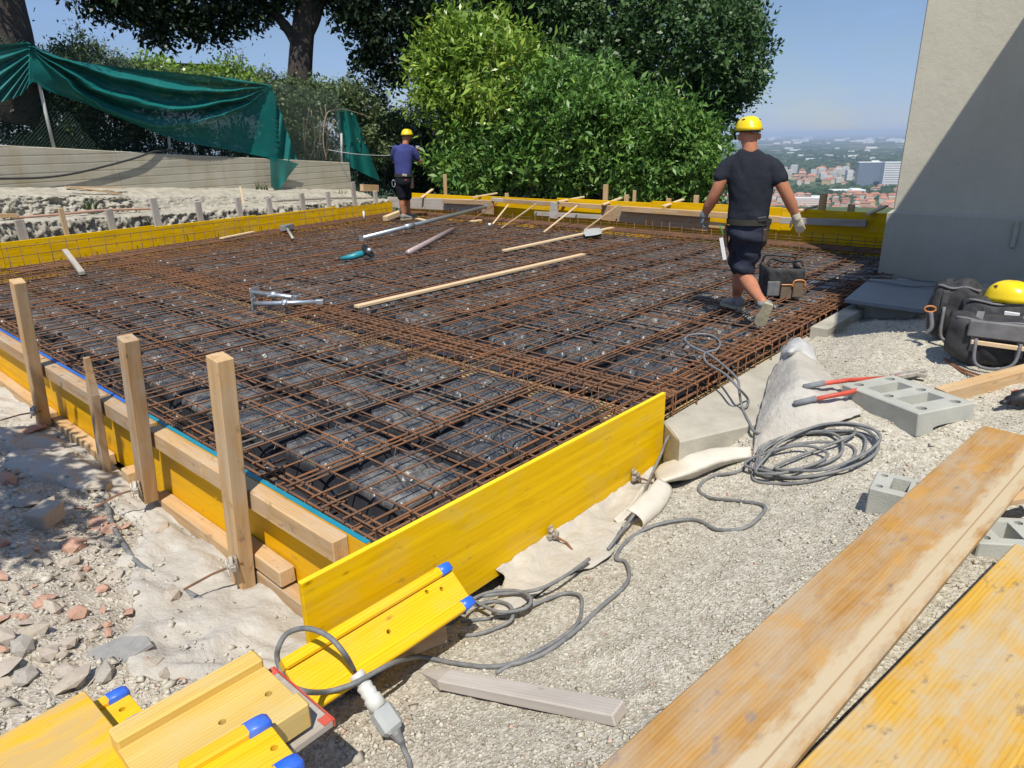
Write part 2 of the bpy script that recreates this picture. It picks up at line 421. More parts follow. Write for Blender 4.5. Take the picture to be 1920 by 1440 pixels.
M['skin_red'] = simple('skin_head', (0.52, 0.21, 0.13), 0.5, 0.1, 9, bmp=0.1, bscale=80, spec=0.4)
M['hair'] = simple('hair_short', (0.12, 0.07, 0.05), 0.7, 0.2, 60)
M['tee_navy'] = simple('tee_navy', (0.021, 0.024, 0.034), 0.9, 0.18, 5, bmp=0.4, bscale=12, bdist=0.02, spec=0.2)
M['tee_blue'] = simple('tee_blue', (0.052, 0.063, 0.20), 0.9, 0.15, 5, bmp=0.4, bscale=12, bdist=0.02, spec=0.2)
M['shorts'] = simple('shorts_navy', (0.030, 0.035, 0.055), 0.9, 0.22, 6, bmp=0.5, bscale=14, bdist=0.02, spec=0.2)
M['shorts2'] = simple('shorts_black', (0.013, 0.015, 0.022), 0.9, 0.2, 6, bmp=0.4, bscale=14, bdist=0.02, spec=0.2)
M['shoe'] = simple('shoe_grey', (0.22, 0.215, 0.20), 0.8, 0.25, 14, bmp=0.4, bscale=60, dust=0.4)
M['sole'] = simple('sole_pale', (0.40, 0.36, 0.24), 0.8, 0.2, 20, bmp=0.5, bscale=50)
M['glove'] = simple('glove_fabric', (0.46, 0.42, 0.33), 0.85, 0.15, 20, bmp=0.4, bscale=90)
M['glove_dark'] = simple('glove_grey', (0.20, 0.21, 0.22), 0.8, 0.15, 20, bmp=0.4, bscale=90)
M['belt'] = simple('belt_webbing', (0.033, 0.030, 0.020), 0.7, 0.2, 20)
M['leather'] = simple('pouch_leather', (0.055, 0.038, 0.026), 0.6, 0.25, 20)
M['sand'] = simple('sawdust', (0.74, 0.60, 0.40), 0.95, 0.1, 30, bmp=0.6, bscale=200)
M['terracotta'] = simple('terracotta', (0.47, 0.24, 0.155), 0.9, 0.2, 9, bmp=0.4, dust=0.6, dustc=(0.46, 0.39, 0.32))
M['stone_a'] = simple('stone_beige', (0.43, 0.37, 0.30), 0.95, 0.16, 7, bmp=0.5, bscale=40, dust=0.6, dustc=(0.47, 0.40, 0.325))
M['stone_b'] = simple('stone_grey', (0.36, 0.33, 0.285), 0.95, 0.16, 7, bmp=0.5, bscale=40, dust=0.4, dustc=(0.46, 0.42, 0.35))
M['stone_c'] = simple('stone_slate', (0.25, 0.245, 0.235), 0.85, 0.12, 5, bmp=0.3, bscale=30, dust=0.5, dustc=(0.42, 0.39, 0.34))
M['plastic_sheet'] = simple('clear_sheet', (0.5, 0.56, 0.6), 0.2, 0.1)
# rust
m, n, b = mk('rust'); v = coords(n, 'World'); f = noise(n, v, 3.0, 5, 0.6); f2 = noise(n, v, 22, 3, 0.6)
r = ramp(n, [(0.30, (0.09, 0.052, 0.035)), (0.5, (0.185, 0.092, 0.047)), (0.72, (0.30, 0.128, 0.05))]); n.links.new(f, r.inputs[0])
c = mixc(n, mapr(n, f2, 0.5, 0.75, 0, 0.5), r.outputs[0], (0.20, 0.16, 0.13)); n.links.new(c, b.inputs['Base Color'])
b.inputs['Roughness'].default_value = 0.75; b.inputs['Metallic'].default_value = 0.1
w = n.nodes.new('ShaderNodeTexWave'); w.bands_direction = 'DIAGONAL'; w.inputs['Scale'].default_value = 32; n.links.new(v, w.inputs['Vector']); bump(n, b, w.outputs['Fac'], 0.5, 0.003)
M['rust'] = m
m, n, b = mk('rust_bright'); v = coords(n, 'World'); f = noise(n, v, 5.0, 5, 0.6)
r = ramp(n, [(0.30, (0.12, 0.06, 0.035)), (0.7, (0.30, 0.125, 0.048))]); n.links.new(f, r.inputs[0]); n.links.new(r.outputs[0], b.inputs['Base Color']); b.inputs['Roughness'].default_value = 0.8
M['rust2'] = m
M['rebar_grey'] = simple('rebar_grey', (0.17, 0.145, 0.125), 0.6, 0.2, 10, metal=0.3, kind='World')

# ================================================================== GROUND
m, n, b = mk('gravel_ground'); v = coords(n, 'World')
f = noise(n, v, 0.9, 6, 0.6); f2 = noise(n, v, 45, 4, 0.7)
r = ramp(n, [(0.3, (0.43, 0.395, 0.32)), (0.5, (0.50, 0.46, 0.375)), (0.7, (0.55, 0.505, 0.415))]); n.links.new(f, r.inputs[0])
vo = n.nodes.new('ShaderNodeTexVoronoi'); vo.inputs['Scale'].default_value = 62; n.links.new(v, vo.inputs['Vector'])
vo2 = n.nodes.new('ShaderNodeTexVoronoi'); vo2.inputs['Scale'].default_value = 150; n.links.new(v, vo2.inputs['Vector'])
c = mixc(n, mapr(n, f2, 0.3, 0.7, 0, 0.55), r.outputs[0], (0.42, 0.385, 0.31))
sep = n.nodes.new('ShaderNodeSeparateXYZ'); n.links.new(v, sep.inputs[0])
c = mixc(n, mapr(n, sep.outputs[0], 1.5, 0.9, 0, 0.35), c, (0.46, 0.375, 0.30))
bw = n.nodes.new('ShaderNodeRGBToBW'); n.links.new(vo.outputs['Color'], bw.inputs[0]); c = mixc(n, 0.7, c, bw.outputs[0], 'SOFT_LIGHT'); n.links.new(c, b.inputs['Base Color'])
b.inputs['Roughness'].default_value = 0.95; b.inputs['Specular IOR Level'].default_value = 0.2
n1 = bump(n, b, vo.outputs['Distance'], 0.7, 0.010); n2 = bump(n, b, vo2.outputs['Distance'], 0.6, 0.004, n1); bump(n, b, f2, 0.5, 0.01, n2)
M['ground'] = m
def lines(*segs):
    out = []
    for a, bb, st in segs: out += list(np.arange(a, bb-1e-6, st))
    out.append(segs[-1][1]); return np.array(out)
gx = lines((-14, -2, 1.0), (-2, -0.6, 0.2), (-0.6, 2.0, 0.028), (2.0, 5.0, 0.05), (5, 10, 0.12), (10, 13.2, 0.4))
gy = lines((-9, -1, 1.0), (-1, 0.1, 0.1), (0.1, 2.6, 0.03), (2.6, 6, 0.06), (6, 10, 0.15), (10, 16, 0.5))
X, Y = np.meshgrid(gx, gy, indexing='ij')
Z = g0(X, Y)
outm = 1-sm(1.44, 1.54, X)*sm(2.12, 2.2, Y)
lft = (1-sm(1.0, 1.5, X))*sm(1.3, 2.2, Y)
Z = Z + outm*(0.10*fbm(X*1.1, Y*1.1, 3, 1) + 0.045*fbm(X*5, Y*5, 3, 5) + 0.018*fbm(X*22, Y*22, 2, 9)) + outm*lft*(0.10*fbm(X*6, Y*6, 4, 21, 0.7)+0.05*np.maximum(fbm(X*11, Y*11, 3, 33, .7), 0))
nx, ny = X.shape
V = np.stack([X, Y, Z], -1).reshape(-1, 3)
ii, jj = np.meshgrid(np.arange(nx-1), np.arange(ny-1), indexing='ij')
q = np.stack([ii*ny+jj, (ii+1)*ny+jj, (ii+1)*ny+jj+1, ii*ny+jj+1], -1).reshape(-1, 4)
tag(obj('ground', mesh_np('ground', V, q, M['ground'], True)), kind='structure')
def gh(x, y):          # height of the finished, bumpy ground
    x = np.asarray(x, float); y = np.asarray(y, float)
    o = 1-sm(1.44, 1.54, x)*sm(2.12, 2.2, y); l = (1-sm(1.0, 1.5, x))*sm(1.3, 2.2, y)
    return g0(x, y) + o*(0.10*fbm(x*1.1, y*1.1, 3, 1) + 0.045*fbm(x*5, y*5, 3, 5)+0.018*fbm(x*22, y*22, 2, 9)) + o*l*(0.10*fbm(x*6, y*6, 4, 21, .7)+0.05*np.maximum(fbm(x*11, y*11, 3, 33, .7), 0))
def g0(x, y, _g=g0): return _g(x, y)
def GG(u, v, dz=0.0):
    """point where the sight line meets the bumpy ground, lifted by dz"""
    p = G(u, v, dz)
    for i in range(6):
        z = float(gh(p.x, p.y))+dz; r_ = ray(u, v)
        q_ = CAMP + r_*((z-H)/r_[2]); p = Vector((p.x*0.4+q_[0]*0.6, p.y*0.4+q_[1]*0.6, 0))
    z = float(gh(p.x, p.y))+dz; r_ = ray(u, v); q_ = CAMP + r_*((z-H)/r_[2])
    return Vector((q_[0], q_[1], z))

# pebbles of the gravel, one loose mass
N = 70000
rr = np.exp(RNG.uniform(math.log(1.3), math.log(10.0), N)); th = RNG.uniform(math.radians(-8), math.radians(97), N)
px, py = rr*np.cos(th), rr*np.sin(th)
ok = ~((px > 1.40) & (py > 2.08)) & (gx[0] < px)
px, py, rr = px[ok], py[ok], rr[ok]; N = len(px)
oc = np.array([[1, 0, 0], [0, 1, 0], [-1, 0, 0], [0, -1, 0], [0, 0, 1], [0, 0, -1]], float)
of = np.array([[0, 1, 4], [1, 2, 4], [2, 3, 4], [3, 0, 4], [1, 0, 5], [2, 1, 5], [3, 2, 5], [0, 3, 5]])
sz = np.exp(RNG.normal(math.log(0.0040), 0.5, N)); sz = np.minimum(sz, 0.015)*np.clip(0.7+rr*0.12, 0.8, 1.6)
leftm = (px < 1.4) & (py > 1.6); sz[leftm] *= RNG.choice([1.0, 1.5, 2.6], leftm.sum(), p=[.6, .3, .1])
k = RNG.uniform(0.5, 1.35, (N, 6, 1)); ang = RNG.uniform(0, 6.28, N); ca, sa = np.cos(ang), np.sin(ang)
vv = oc[None]*k*sz[:, None, None]*np.array([1.25, 0.95, 0.6])
xx = vv[..., 0]*ca[:, None]-vv[..., 1]*sa[:, None]+px[:, None]; yy = vv[..., 0]*sa[:, None]+vv[..., 1]*ca[:, None]+py[:, None]
felt = (px > .85) & (px < 1.42) & (py > 2.1) & (RNG.uniform(0, 1, N) < .5)
zz = vv[..., 2]+(gh(px, py)+sz*0.2+np.where(felt, .034, 0))[:, None]
V = np.stack([xx, yy, zz], -1).reshape(-1, 3); Fq = (of[None]+(np.arange(N)*6)[:, None, None]).reshape(-1, 3)
m, n, b = mk('pebbles'); at = n.nodes.new('ShaderNodeAttribute'); at.attribute_name = 'rnd'
r = ramp(n, [(0.0, (0.38, 0.345, 0.28)), (0.5, (0.49, 0.45, 0.365)), (0.93, (0.57, 0.53, 0.44)), (1.0, (0.50, 0.31, 0.22))]); n.links.new(at.outputs['Fac'], r.inputs[0]); n.links.new(r.outputs[0], b.inputs['Base Color'])
b.inputs['Roughness'].default_value = 0.95; b.inputs['Specular IOR Level'].default_value = 0.2
M['pebbles'] = m
tag(obj('gravel', mesh_np('gravel', V, Fq, m, False, np.repeat(RNG.uniform(0, 1, N), 8))), 'loose grey beige gravel and crumbs over the bare ground', 'gravel', kind='stuff')

# ================================================================== SLAB: void formers
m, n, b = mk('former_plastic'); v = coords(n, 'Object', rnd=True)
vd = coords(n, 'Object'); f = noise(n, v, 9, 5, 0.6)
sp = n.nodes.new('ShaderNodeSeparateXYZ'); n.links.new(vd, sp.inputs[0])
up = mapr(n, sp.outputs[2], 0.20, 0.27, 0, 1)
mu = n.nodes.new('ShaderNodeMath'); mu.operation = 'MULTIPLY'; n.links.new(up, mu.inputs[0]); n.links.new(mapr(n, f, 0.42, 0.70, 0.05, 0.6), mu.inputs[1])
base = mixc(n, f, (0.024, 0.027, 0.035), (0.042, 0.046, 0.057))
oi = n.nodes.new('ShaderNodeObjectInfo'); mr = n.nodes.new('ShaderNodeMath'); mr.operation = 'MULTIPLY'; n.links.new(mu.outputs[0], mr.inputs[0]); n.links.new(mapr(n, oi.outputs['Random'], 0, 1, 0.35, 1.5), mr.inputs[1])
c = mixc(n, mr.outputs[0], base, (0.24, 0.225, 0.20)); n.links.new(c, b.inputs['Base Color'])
b.inputs['Roughness'].default_value = 0.36; b.inputs['Specular IOR Level'].default_value = 0.55
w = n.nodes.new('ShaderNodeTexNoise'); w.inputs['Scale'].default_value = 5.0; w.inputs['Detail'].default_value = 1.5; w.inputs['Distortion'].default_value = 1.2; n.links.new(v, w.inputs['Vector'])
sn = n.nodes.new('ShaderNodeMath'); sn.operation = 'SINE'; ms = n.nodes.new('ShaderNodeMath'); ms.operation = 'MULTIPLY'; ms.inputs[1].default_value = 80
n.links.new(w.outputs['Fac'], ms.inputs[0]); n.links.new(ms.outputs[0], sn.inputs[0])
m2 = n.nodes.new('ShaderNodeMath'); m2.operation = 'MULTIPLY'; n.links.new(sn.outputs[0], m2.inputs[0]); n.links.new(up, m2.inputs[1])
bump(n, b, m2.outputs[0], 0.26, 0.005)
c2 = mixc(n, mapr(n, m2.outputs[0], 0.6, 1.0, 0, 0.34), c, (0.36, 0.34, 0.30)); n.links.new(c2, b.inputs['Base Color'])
M['former'] = m
PITCH = 0.665
def former_mesh():
    K = 34; a = np.linspace(-0.5, 0.5, K+1); U, Vv = np.meshgrid(a, a, indexing='ij')
    lu = (np.abs(U)-0.205)/0.198; lv = (np.abs(Vv)-0.205)/0.198
    d = (np.abs(lu)**7+np.abs(lv)**7)**(1/7)
    top = np.clip((1.03-d)/0.26, 0, 1); top = np.sqrt(np.clip(1-(1-top)**2, 0, 1))
    dd = (np.abs(U/0.415)**8+np.abs(Vv/0.415)**8)**(1/8)
    body = np.clip((1.0-dd)/0.10, 0, 1); body = body**0.75
    h = 0.02 + body*(0.185+0.085*top)
    cen = np.exp(-((U**2+Vv**2)/0.008)); h = h - 0.03*cen*body
    edge = dd > 1.0
    w_ = PITCH*0.985
    Vt = np.stack([U*w_, Vv*w_, h], -1).reshape(-1, 3)
    # steep sides: pull the flank rings together
    ii, jj = np.meshgrid(np.arange(K), np.arange(K), indexing='ij'); k1 = K+1
    q = np.stack([ii*k1+jj, (ii+1)*k1+jj, (ii+1)*k1+jj+1, ii*k1+jj+1], -1).reshape(-1, 4)
    return mesh_np('void_former', Vt, q, M['former'], True)
fm = former_mesh()
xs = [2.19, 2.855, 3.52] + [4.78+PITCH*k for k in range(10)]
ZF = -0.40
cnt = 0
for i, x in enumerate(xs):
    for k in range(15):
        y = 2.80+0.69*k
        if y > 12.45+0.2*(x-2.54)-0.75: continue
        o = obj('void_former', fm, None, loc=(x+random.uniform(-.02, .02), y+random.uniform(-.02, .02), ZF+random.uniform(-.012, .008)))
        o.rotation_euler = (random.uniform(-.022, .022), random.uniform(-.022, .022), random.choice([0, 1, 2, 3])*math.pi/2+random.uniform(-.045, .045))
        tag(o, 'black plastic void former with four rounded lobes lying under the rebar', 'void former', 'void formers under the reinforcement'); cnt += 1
# the flat bed below
m = simple('pit_bed', (0.10, 0.075, 0.05), 0.9, 0.3, 6, kind='World', dust=0.4, dustc=(0.28, 0.21, 0.13)); M['bed'] = m
mb = MB(); mb.box(6.7, 8.42, -0.44, 10.36, 12.38, 0.06, 0.002); tag(mb.build('slab_bed_floor', m), kind='structure')
m = simple('bed_boards', (0.44, 0.30, 0.13), 0.85, 0.25, 8, kind='World', dust=0.4); M['bedwood'] = m
mb = MB(); mb.box(4.15, 7.8, -0.405, 0.50, 11.0, 0.01, 0.001)
# ================================================================== SLAB: reinforcement
unit = {}
def bar_mesh(r, mat, key):
    if key in unit: return unit[key]
    V = []; Fs = []
    for i in (0, 1):
        for k in range(6): V.append((i, r*math.cos(k*math.pi/3), r*math.sin(k*math.pi/3)))
    for k in range(6): Fs.append([k, (k+1) % 6, 6+(k+1) % 6, 6+k])
    Fs.append([5, 4, 3, 2, 1, 0]); Fs.append([6, 7, 8, 9, 10, 11])
    me = mesh('rebar', V, Fs, mat, False)
    for p in me.polygons: p.use_smooth = len(p.vertices) == 4
    bm = bmesh.new(); bm.from_mesh(me); bmesh.ops.recalc_face_normals(bm, faces=bm.faces); bm.to_mesh(me); bm.free()
    unit[key] = me; return me
def rebar(a, b, r, root, mat='rust', name='rebar'):
    me = bar_mesh(r, M[mat], (round(r, 4), mat)); a = Vector(a); b = Vector(b)
    mw_ = frame(a, b-a, (0.0, 0.0, 1.0)) @ Matrix.Diagonal((((b-a).length), 1, 1, 1))
    return obj(name, me, root, mw_)
def yend(x): return 12.45+0.2*(x-2.54)-0.10
def xstart(y): return max(1.60, 2.54+(y-12.45)/0.2+0.1) if y > 12.2 else 1.60
j = random.uniform
mat_ = thing('rebar_mat', 'rusty mesh of thin crossing steel bars laid over the whole slab', 'rebar mat', (4, 5, -0.06))
y = 2.36
while y < 14.1:
    x0 = xstart(y); dz = j(-.004, .006)
    rebar((x0+j(0, .05), y+j(-.02, .02), -0.056+dz), (11.72-j(0, .05), y+j(-.03, .03), -0.056+j(-.004, .004)), 0.0062, mat_)
    if random.random() < 0.6 and x0 < 2:
        xa = j(2, 7); rebar((xa, y+j(.03, .06), -0.05), (min(xa+j(2, 4), 11.7), y+j(.02, .06), -0.052), 0.0062, mat_, 'rust2' if random.random() < .5 else 'rust')
    y += 0.185+j(-.02, .02)
x = 1.66
while x < 11.75:
    rebar((x+j(-.015, .015), 2.24+j(0, .03), -0.068+j(-.003, .003)), (x+j(-.03, .03), yend(x)-j(0, .05), -0.068+j(-.003, .003)), 0.0062, mat_)
    if random.random() < 0.5:
        ya = j(2.4, 8); rebar((x+j(.03, .06), ya, -0.064), (x+j(.03, .06), ya+j(1.5, 3), -0.064), 0.0062, mat_, 'rust2')
    x += 0.215+j(-.03, .03)
rib = thing('rib_reinforcement', 'pairs of thicker rusty bars running in the gaps between the black formers', 'rebar', (4, 5, -0.14))
for i in range(len(xs)):
    if i == 2: continue
    x = xs[i]+PITCH/2
    for s in (-0.045, 0.045):
        for zz_ in (-0.115, -0.33):
            if x > 7 and zz_ < -.2: continue
            rebar((x+s+j(-.01, .01), 2.26, zz_), (x+s+j(-.015, .015), yend(x)-.1, zz_+j(-.006, .006)), 0.008, rib, random.choice(['rust', 'rebar_grey', 'rebar_grey']))
for k in range(16):
    y = 2.80+0.69*k-0.345
    for s in (-0.045, 0.045):
        for zz_ in (-0.098, -0.31):
            if y > 6 and zz_ < -.2: continue
            rebar((xstart(y), y+s+j(-.01, .01), zz_), (11.7, y+s+j(-.02, .02), zz_+j(-.006, .006)), 0.008, rib, random.choice(['rust', 'rust', 'rust2', 'rebar_grey']))
# short lapped bars on top and tie wires (too small to pick apart)
mb = MB()
for i in range(2400):
    yy_ = 2.36+0.2*random.randint(0, 40); xx_ = 1.66+0.2*random.randint(0, 40)
    if yy_ > yend(xx_)-.3: continue
    if math.hypot(xx_, yy_) > 8: continue
    c_ = Vector((xx_+j(-.02, .02), yy_+j(-.02, .02), -0.056)); a_ = j(0, 6.28)
    d_ = Vector((math.cos(a_), math.sin(a_), 0)); mb.tube([c_-d_*0.012-Vector((0, 0, .012)), c_+d_*0.008+Vector((0, 0, .010)), c_+d_*0.022+Vector((0, 0, j(.008, .028)))], 0.0012, 3, False)
o = mb.build('tie_wire', M['rebar_grey'], mat_); tag(o, kind='stuff')
def cage(name, label, a, b, w, ztop, zbot, nbars, rbar, step, root_off=(0, 0, 0), rise=0.0, mat='rust', srad=0.004, bars2=2):
    a = Vector((a[0], a[1], 0)); b = Vector((b[0], b[1], 0)); d = (b-a).normalized(); s = Vector((-d.y, d.x, 0))
    root = thing(name, label, 'rebar cage', (a.x, a.y, zbot), 'rebar cages in the beams')
    for k in range(nbars):
        o_ = (k/(nbars-1)-0.5)*(w-0.03)
        rebar(a+s*o_+Vector((0, 0, ztop-.012+j(-.005, .005))), b+s*(o_+j(-.006, .006))+Vector((0, 0, ztop-.012+j(-.005, .005))), rbar, root, mat)
    for k in range(bars2):
        o_ = (k/(bars2-1)-0.5)*(w-0.03)
        rebar(a+s*o_+Vector((0, 0, zbot+.012)), b+s*o_+Vector((0, 0, zbot+.012)), rbar, root, mat)
    mbx = MB(); r_ = 0.02; pts = []
    for (y_, z_) in ((-w/2, zbot), (w/2, zbot), (w/2, ztop+rise), (-w/2, ztop+rise)):
        pts.append((0, y_, z_))
    mbx.tube(pts, srad, 5, closed=True)
    sm_ = mesh('stirrup', mbx.V, mbx.F, M['rust2'], True)
    n_ = int((b-a).length/step)
    for k in range(n_):
        p = a+d*(step*(k+.5)+j(-.012, .012)); mw_ = frame(p, d, (j(-.05, .05), 0, 1)); obj('stirrup', sm_, root, mw_)
    return root
cage('rebar_cage', 'beam cage of thick rusty bars crossing the slab from the yellow front board', (4.13, 2.25), (4.13, 12.5), 0.30, -0.085, -0.375, 6, 0.011, 0.14)
cage('rebar_cage', 'narrow edge cage along the teal topped left formwork', (1.68, 2.3), (1.68, 12.0), 0.13, -0.08, -0.36, 3, 0.008, 0.4, srad=0.0035)
cage('rebar_cage', 'edge cage just behind the yellow front board', (1.7, 2.32), (4.2, 2.32), 0.13, -0.09, -0.36, 3, 0.008, 0.3)
cage('rebar_cage', 'open edge cage above the concrete kerb with hooked bars sticking out', (4.1, 2.36), (9.6, 2.36), 0.26, -0.075, -0.36, 5, 0.009, 0.17, mat='rust2')
cage('rebar_cage', 'wide dense cage lying along the yellow rear left beam boards', tuple(B(0, -0.42, 0))[:2], tuple(B(9.1, -0.42, 0))[:2], 0.55, -0.02, -0.36, 9, 0.008, 0.17)
cage('rebar_cage', 'dense cage lying along the far yellow boards', (11.45, 2.7), (11.45, 13.6), 0.45, -0.03, -0.36, 7, 0.008, 0.2)
# starter bars standing against the rear boards
def starters(label, p0, p1, n_, h0, h1, zt):
    root = thing('starter_bars', label, 'starter bars', p0)
    p0 = Vector(p0); p1 = Vector(p1)
    for k in range(n_):
        t = (k+.5)/n_+j(-.003, .003); p = p0.lerp(p1, t); h_ = j(h0, h1)
        rebar(p+Vector((0, 0, -.30)), p+Vector((j(-.03, .03), j(-.03, .03), h_)), 0.0055, root)
    for z_ in zt: rebar(p0+Vector((0, 0, z_)), p1+Vector((0, 0, z_+j(-.02, .02))), 0.0055, root)
    return root
starters('row of upright bars tied to two long bars before the yellow rear left boards', B(-.2, -0.09, 0), B(9.0, -0.09, -.05), 44, 0.26, 0.32, (0.12, 0.25))
starters('second row of short upright bars in front of the yellow rear left boards', B(-.2, -0.20, 0), B(9.0, -0.20, -.05), 46, 0.06, 0.14, (-.02,))
starters('row of short upright bars before the far yellow boards and timbers', (11.72, 2.9, 0), (11.72, 13.9, -.05), 56, 0.06, 0.16, (0.0, 0.05))
# hooked bars at the open edge
root = thing('hooked_bars', 'rusty hooked bars bent up over the kerb beside the yellow front board', 'rebar', (4.6, 2.2, -.3))
for k in range(16):
    x = 4.12+0.33*k+j(-.05, .05); y = 2.20+j(-.02, .02); h_ = j(0.02, .10) if k % 3 else j(.1, .2)
    mb = MB(); mb.tube(spline([(x, y+.45, -.07), (x, y+.03, -.065+h_*.1), (x, y-.01, -.09), (x+.01, y-.01, -.30)], 5), 0.0055, 6)
    mb.build('rebar', M['rust2'], root, True)
    if k in (4, 5, 7): rebar((x+.1, 2.22, -.3), (x+.1, 2.22, .10), 0.008, root, 'rust2')
# pale timber floor under the beam cages and scraps
mb = MB(); mb.box(4.13, 7.4, -0.402, 0.62, 10.0, 0.012, 0.001); mb.box(6.8, 2.38, -0.402, 5.2, .40, 0.012, 0.001); tag(mb.build('beam_floor', M['bedwood']), kind='structure')

# ================================================================== FORMWORK
# left side: yellow panel, rails, posts
fw = thing('left_formwork', 'yellow board formwork with teal painted top edge and timber rails along the left', 'formwork', (1.5, 5.5, -.57))
yb = [2.23, 4.55, 7.05, 9.4, 11.9]
for i in range(4):
    o = board('panel', (1.513, yb[i]+.002, -.285), (1.513, yb[i+1]-.002, -.285), 0.027, 0.566, M['yellow_deep'], fw, c=.002)
    o2 = board('edge_strip', (1.513, yb[i]+.002, 0.0005), (1.513, yb[i+1]-.002, 0.0005), 0.027, 0.005, M['teal'] if i == 0 else M['bluepaint'], fw, c=.001)
    if i == 0: tag(o2, 'teal painted top edge')
for a_, b_, mt in ((2.36, 3.62, 'wood'), (3.63, 4.34, 'wood'), (4.40, 5.17, 'wood2'), (5.21, 6.55, 'wood2'), (6.6, 9.6, 'wood2')):
    board('top_rail', (1.457, a_, -.058+j(-.003, .003)), (1.457, b_, -.058), 0.084, 0.112, M[mt], fw, c=.006)
for a_, b_, z_, mt in ((2.62, 3.22, -.535, 'wood2'), (2.86, 3.36, -.425, 'wood'), (3.30, 4.45, -.535, 'wood'), (4.86, 4.98, -.53, 'wood'), (5.32, 6.5, -.54, 'wood'), (6.62, 9.4, -.54, 'wood')):
    board('bottom_rail', (1.452+j(-.01, .003), a_, z_), (1.452, b_, z_+j(-.01, .01)), 0.088, 0.095, M[mt], fw, c=.007)
def post(name, pt, pb, w, t, mat, label, xp=1.35, pointed=False, group='timber posts outside the left formwork', cat='post', proj=None):
    a = (proj or PX)(*pt, xp) if not hasattr(pt, 'x') else pt; b2 = (proj or PX)(*pb, xp) if not hasattr(pb, 'x') else pb
    d = (a-b2); ln = d.length
    if pointed:
        V, Fs = cbox_data(ln*0.72, w, t, 0.004, ln*0.36, 0, 0); mbp = MB(); mbp.add(V, Fs)
        mbp.loft([[(ln*0.715, s1*w/2*.98, s2*t/2*.98) for s1, s2 in ((-1, -1), (1, -1), (1, 1), (-1, 1))], [(ln, -w*.2+s1*w*.12, s2*t/2*.7) for s1, s2 in ((-1, -1), (1, -1), (1, 1), (-1, 1))]])
        me = mesh(name, mbp.V, mbp.F, mat)
    else:
        V, Fs = cbox_data(ln, w, t, 0.005, ln/2, 0, 0); me = mesh(name, V, Fs, mat)
    o = obj(name, me, None, frame(b2, d, (1, 0, 0))); tag(o, label, cat, group); return o
post('timber_post', (412, 668), (458, 1100), 0.105, 0.085, M['wood'], 'tallest rough square post at the left formwork, nearest the yellow front board', 1.352)
post('timber_post', (240, 633), (279, 935), 0.10, 0.085, M['wood2'], 'brown square post with a dark knot, between pointed stake and tallest post', 1.352)
post('timber_stake', (164, 672), (199, 885), 0.085, 0.05, M['wood2'], 'slim timber stake cut to a point at its top beside the left formwork', 1.37, True)
post('timber_post', (33, 526), (83, 795), 0.10, 0.085, M['wood'], 'pale square post at the left end of the left formwork', 1.352)
def clamp(name, label, p, axis, side, group):
    r_ = thing(name, label, 'clamp', p, group); p = Vector(p); a_ = Vector(axis).normalized(); s_ = Vector((0, 0, 1)) if abs(a_.z) < .5 else Vector((1, 0, 0)); t_ = a_.cross(s_)
    mbx = MB(); mbx.bar(p+s_*.05-a_*.0, p-s_*.05, .035, .012, a_); mbx.bar(p+s_*.045+a_*.02+t_*.022, p-s_*.02+a_*.03-t_*.02, .03, .022, a_); mbx.bar(p+t_*.045+a_*.018, p-t_*.04+a_*.022, .028, .03, s_); mbx.ell(p+a_*.03, .022, .022, .022)
    mbx.build('jaw', M['steel_dirty'], r_)
    mbx = MB(); mbx.bar(p+a_*.045+t_*.03+s_*.035, p+a_*.045-t_*.03-s_*.035, .018, .010, a_); mbx.build('wedge', M['steel_dirty'], r_)
    mbx = MB(); mbx.tube([p-a_*.03, p+a_*.12, p+a_*.26+s_*side], .006, 6); mbx.build('tie_rod', M['rust2'], r_); return r_
clamp('wedge_clamp', 'grey wedge clamp with a short rusty rod at the foot of the tallest post', PX(443, 1058, 1.30), (-1, .25, -.1), -.02, 'wedge clamps on the formwork ties')
clamp('wedge_clamp', 'grey wedge clamp with rusty rod at the foot of the knotted post', PX(262, 915, 1.30), (-1, .35, -.1), -.04, 'wedge clamps on the formwork ties')
clamp('wedge_clamp', 'small clamp and thin rod at the foot of the leftmost pale post', PX(70, 772, 1.30), (-1, .5, -.05), -.02, 'wedge clamps on the formwork ties')
# front board
o = board('front_board', (1.15, 2.194, -.275), (3.962, 2.194, -.275), 0.027, 0.56, M['yellow'], None, c=.0025); tag(o, 'bright yellow shuttering board closing the near right corner of the slab', 'board')
o2 = board('top_edge', (1.152, 2.194, 0.0052), (3.960, 2.194, 0.0052), 0.0265, 0.004, M['yellow_edge'], o, c=.001)
clamp('wedge_clamp', 'wedge clamp with long bent rod halfway along the yellow front board', PY(1032, 1000, 2.165), (0, -1, -.12), -.09, 'wedge clamps on the formwork ties')
clamp('wedge_clamp', 'wedge clamp near the right end of the yellow front board', PY(1187, 892, 2.165), (.2, -1, -.1), -.06, 'wedge clamps on the formwork ties')
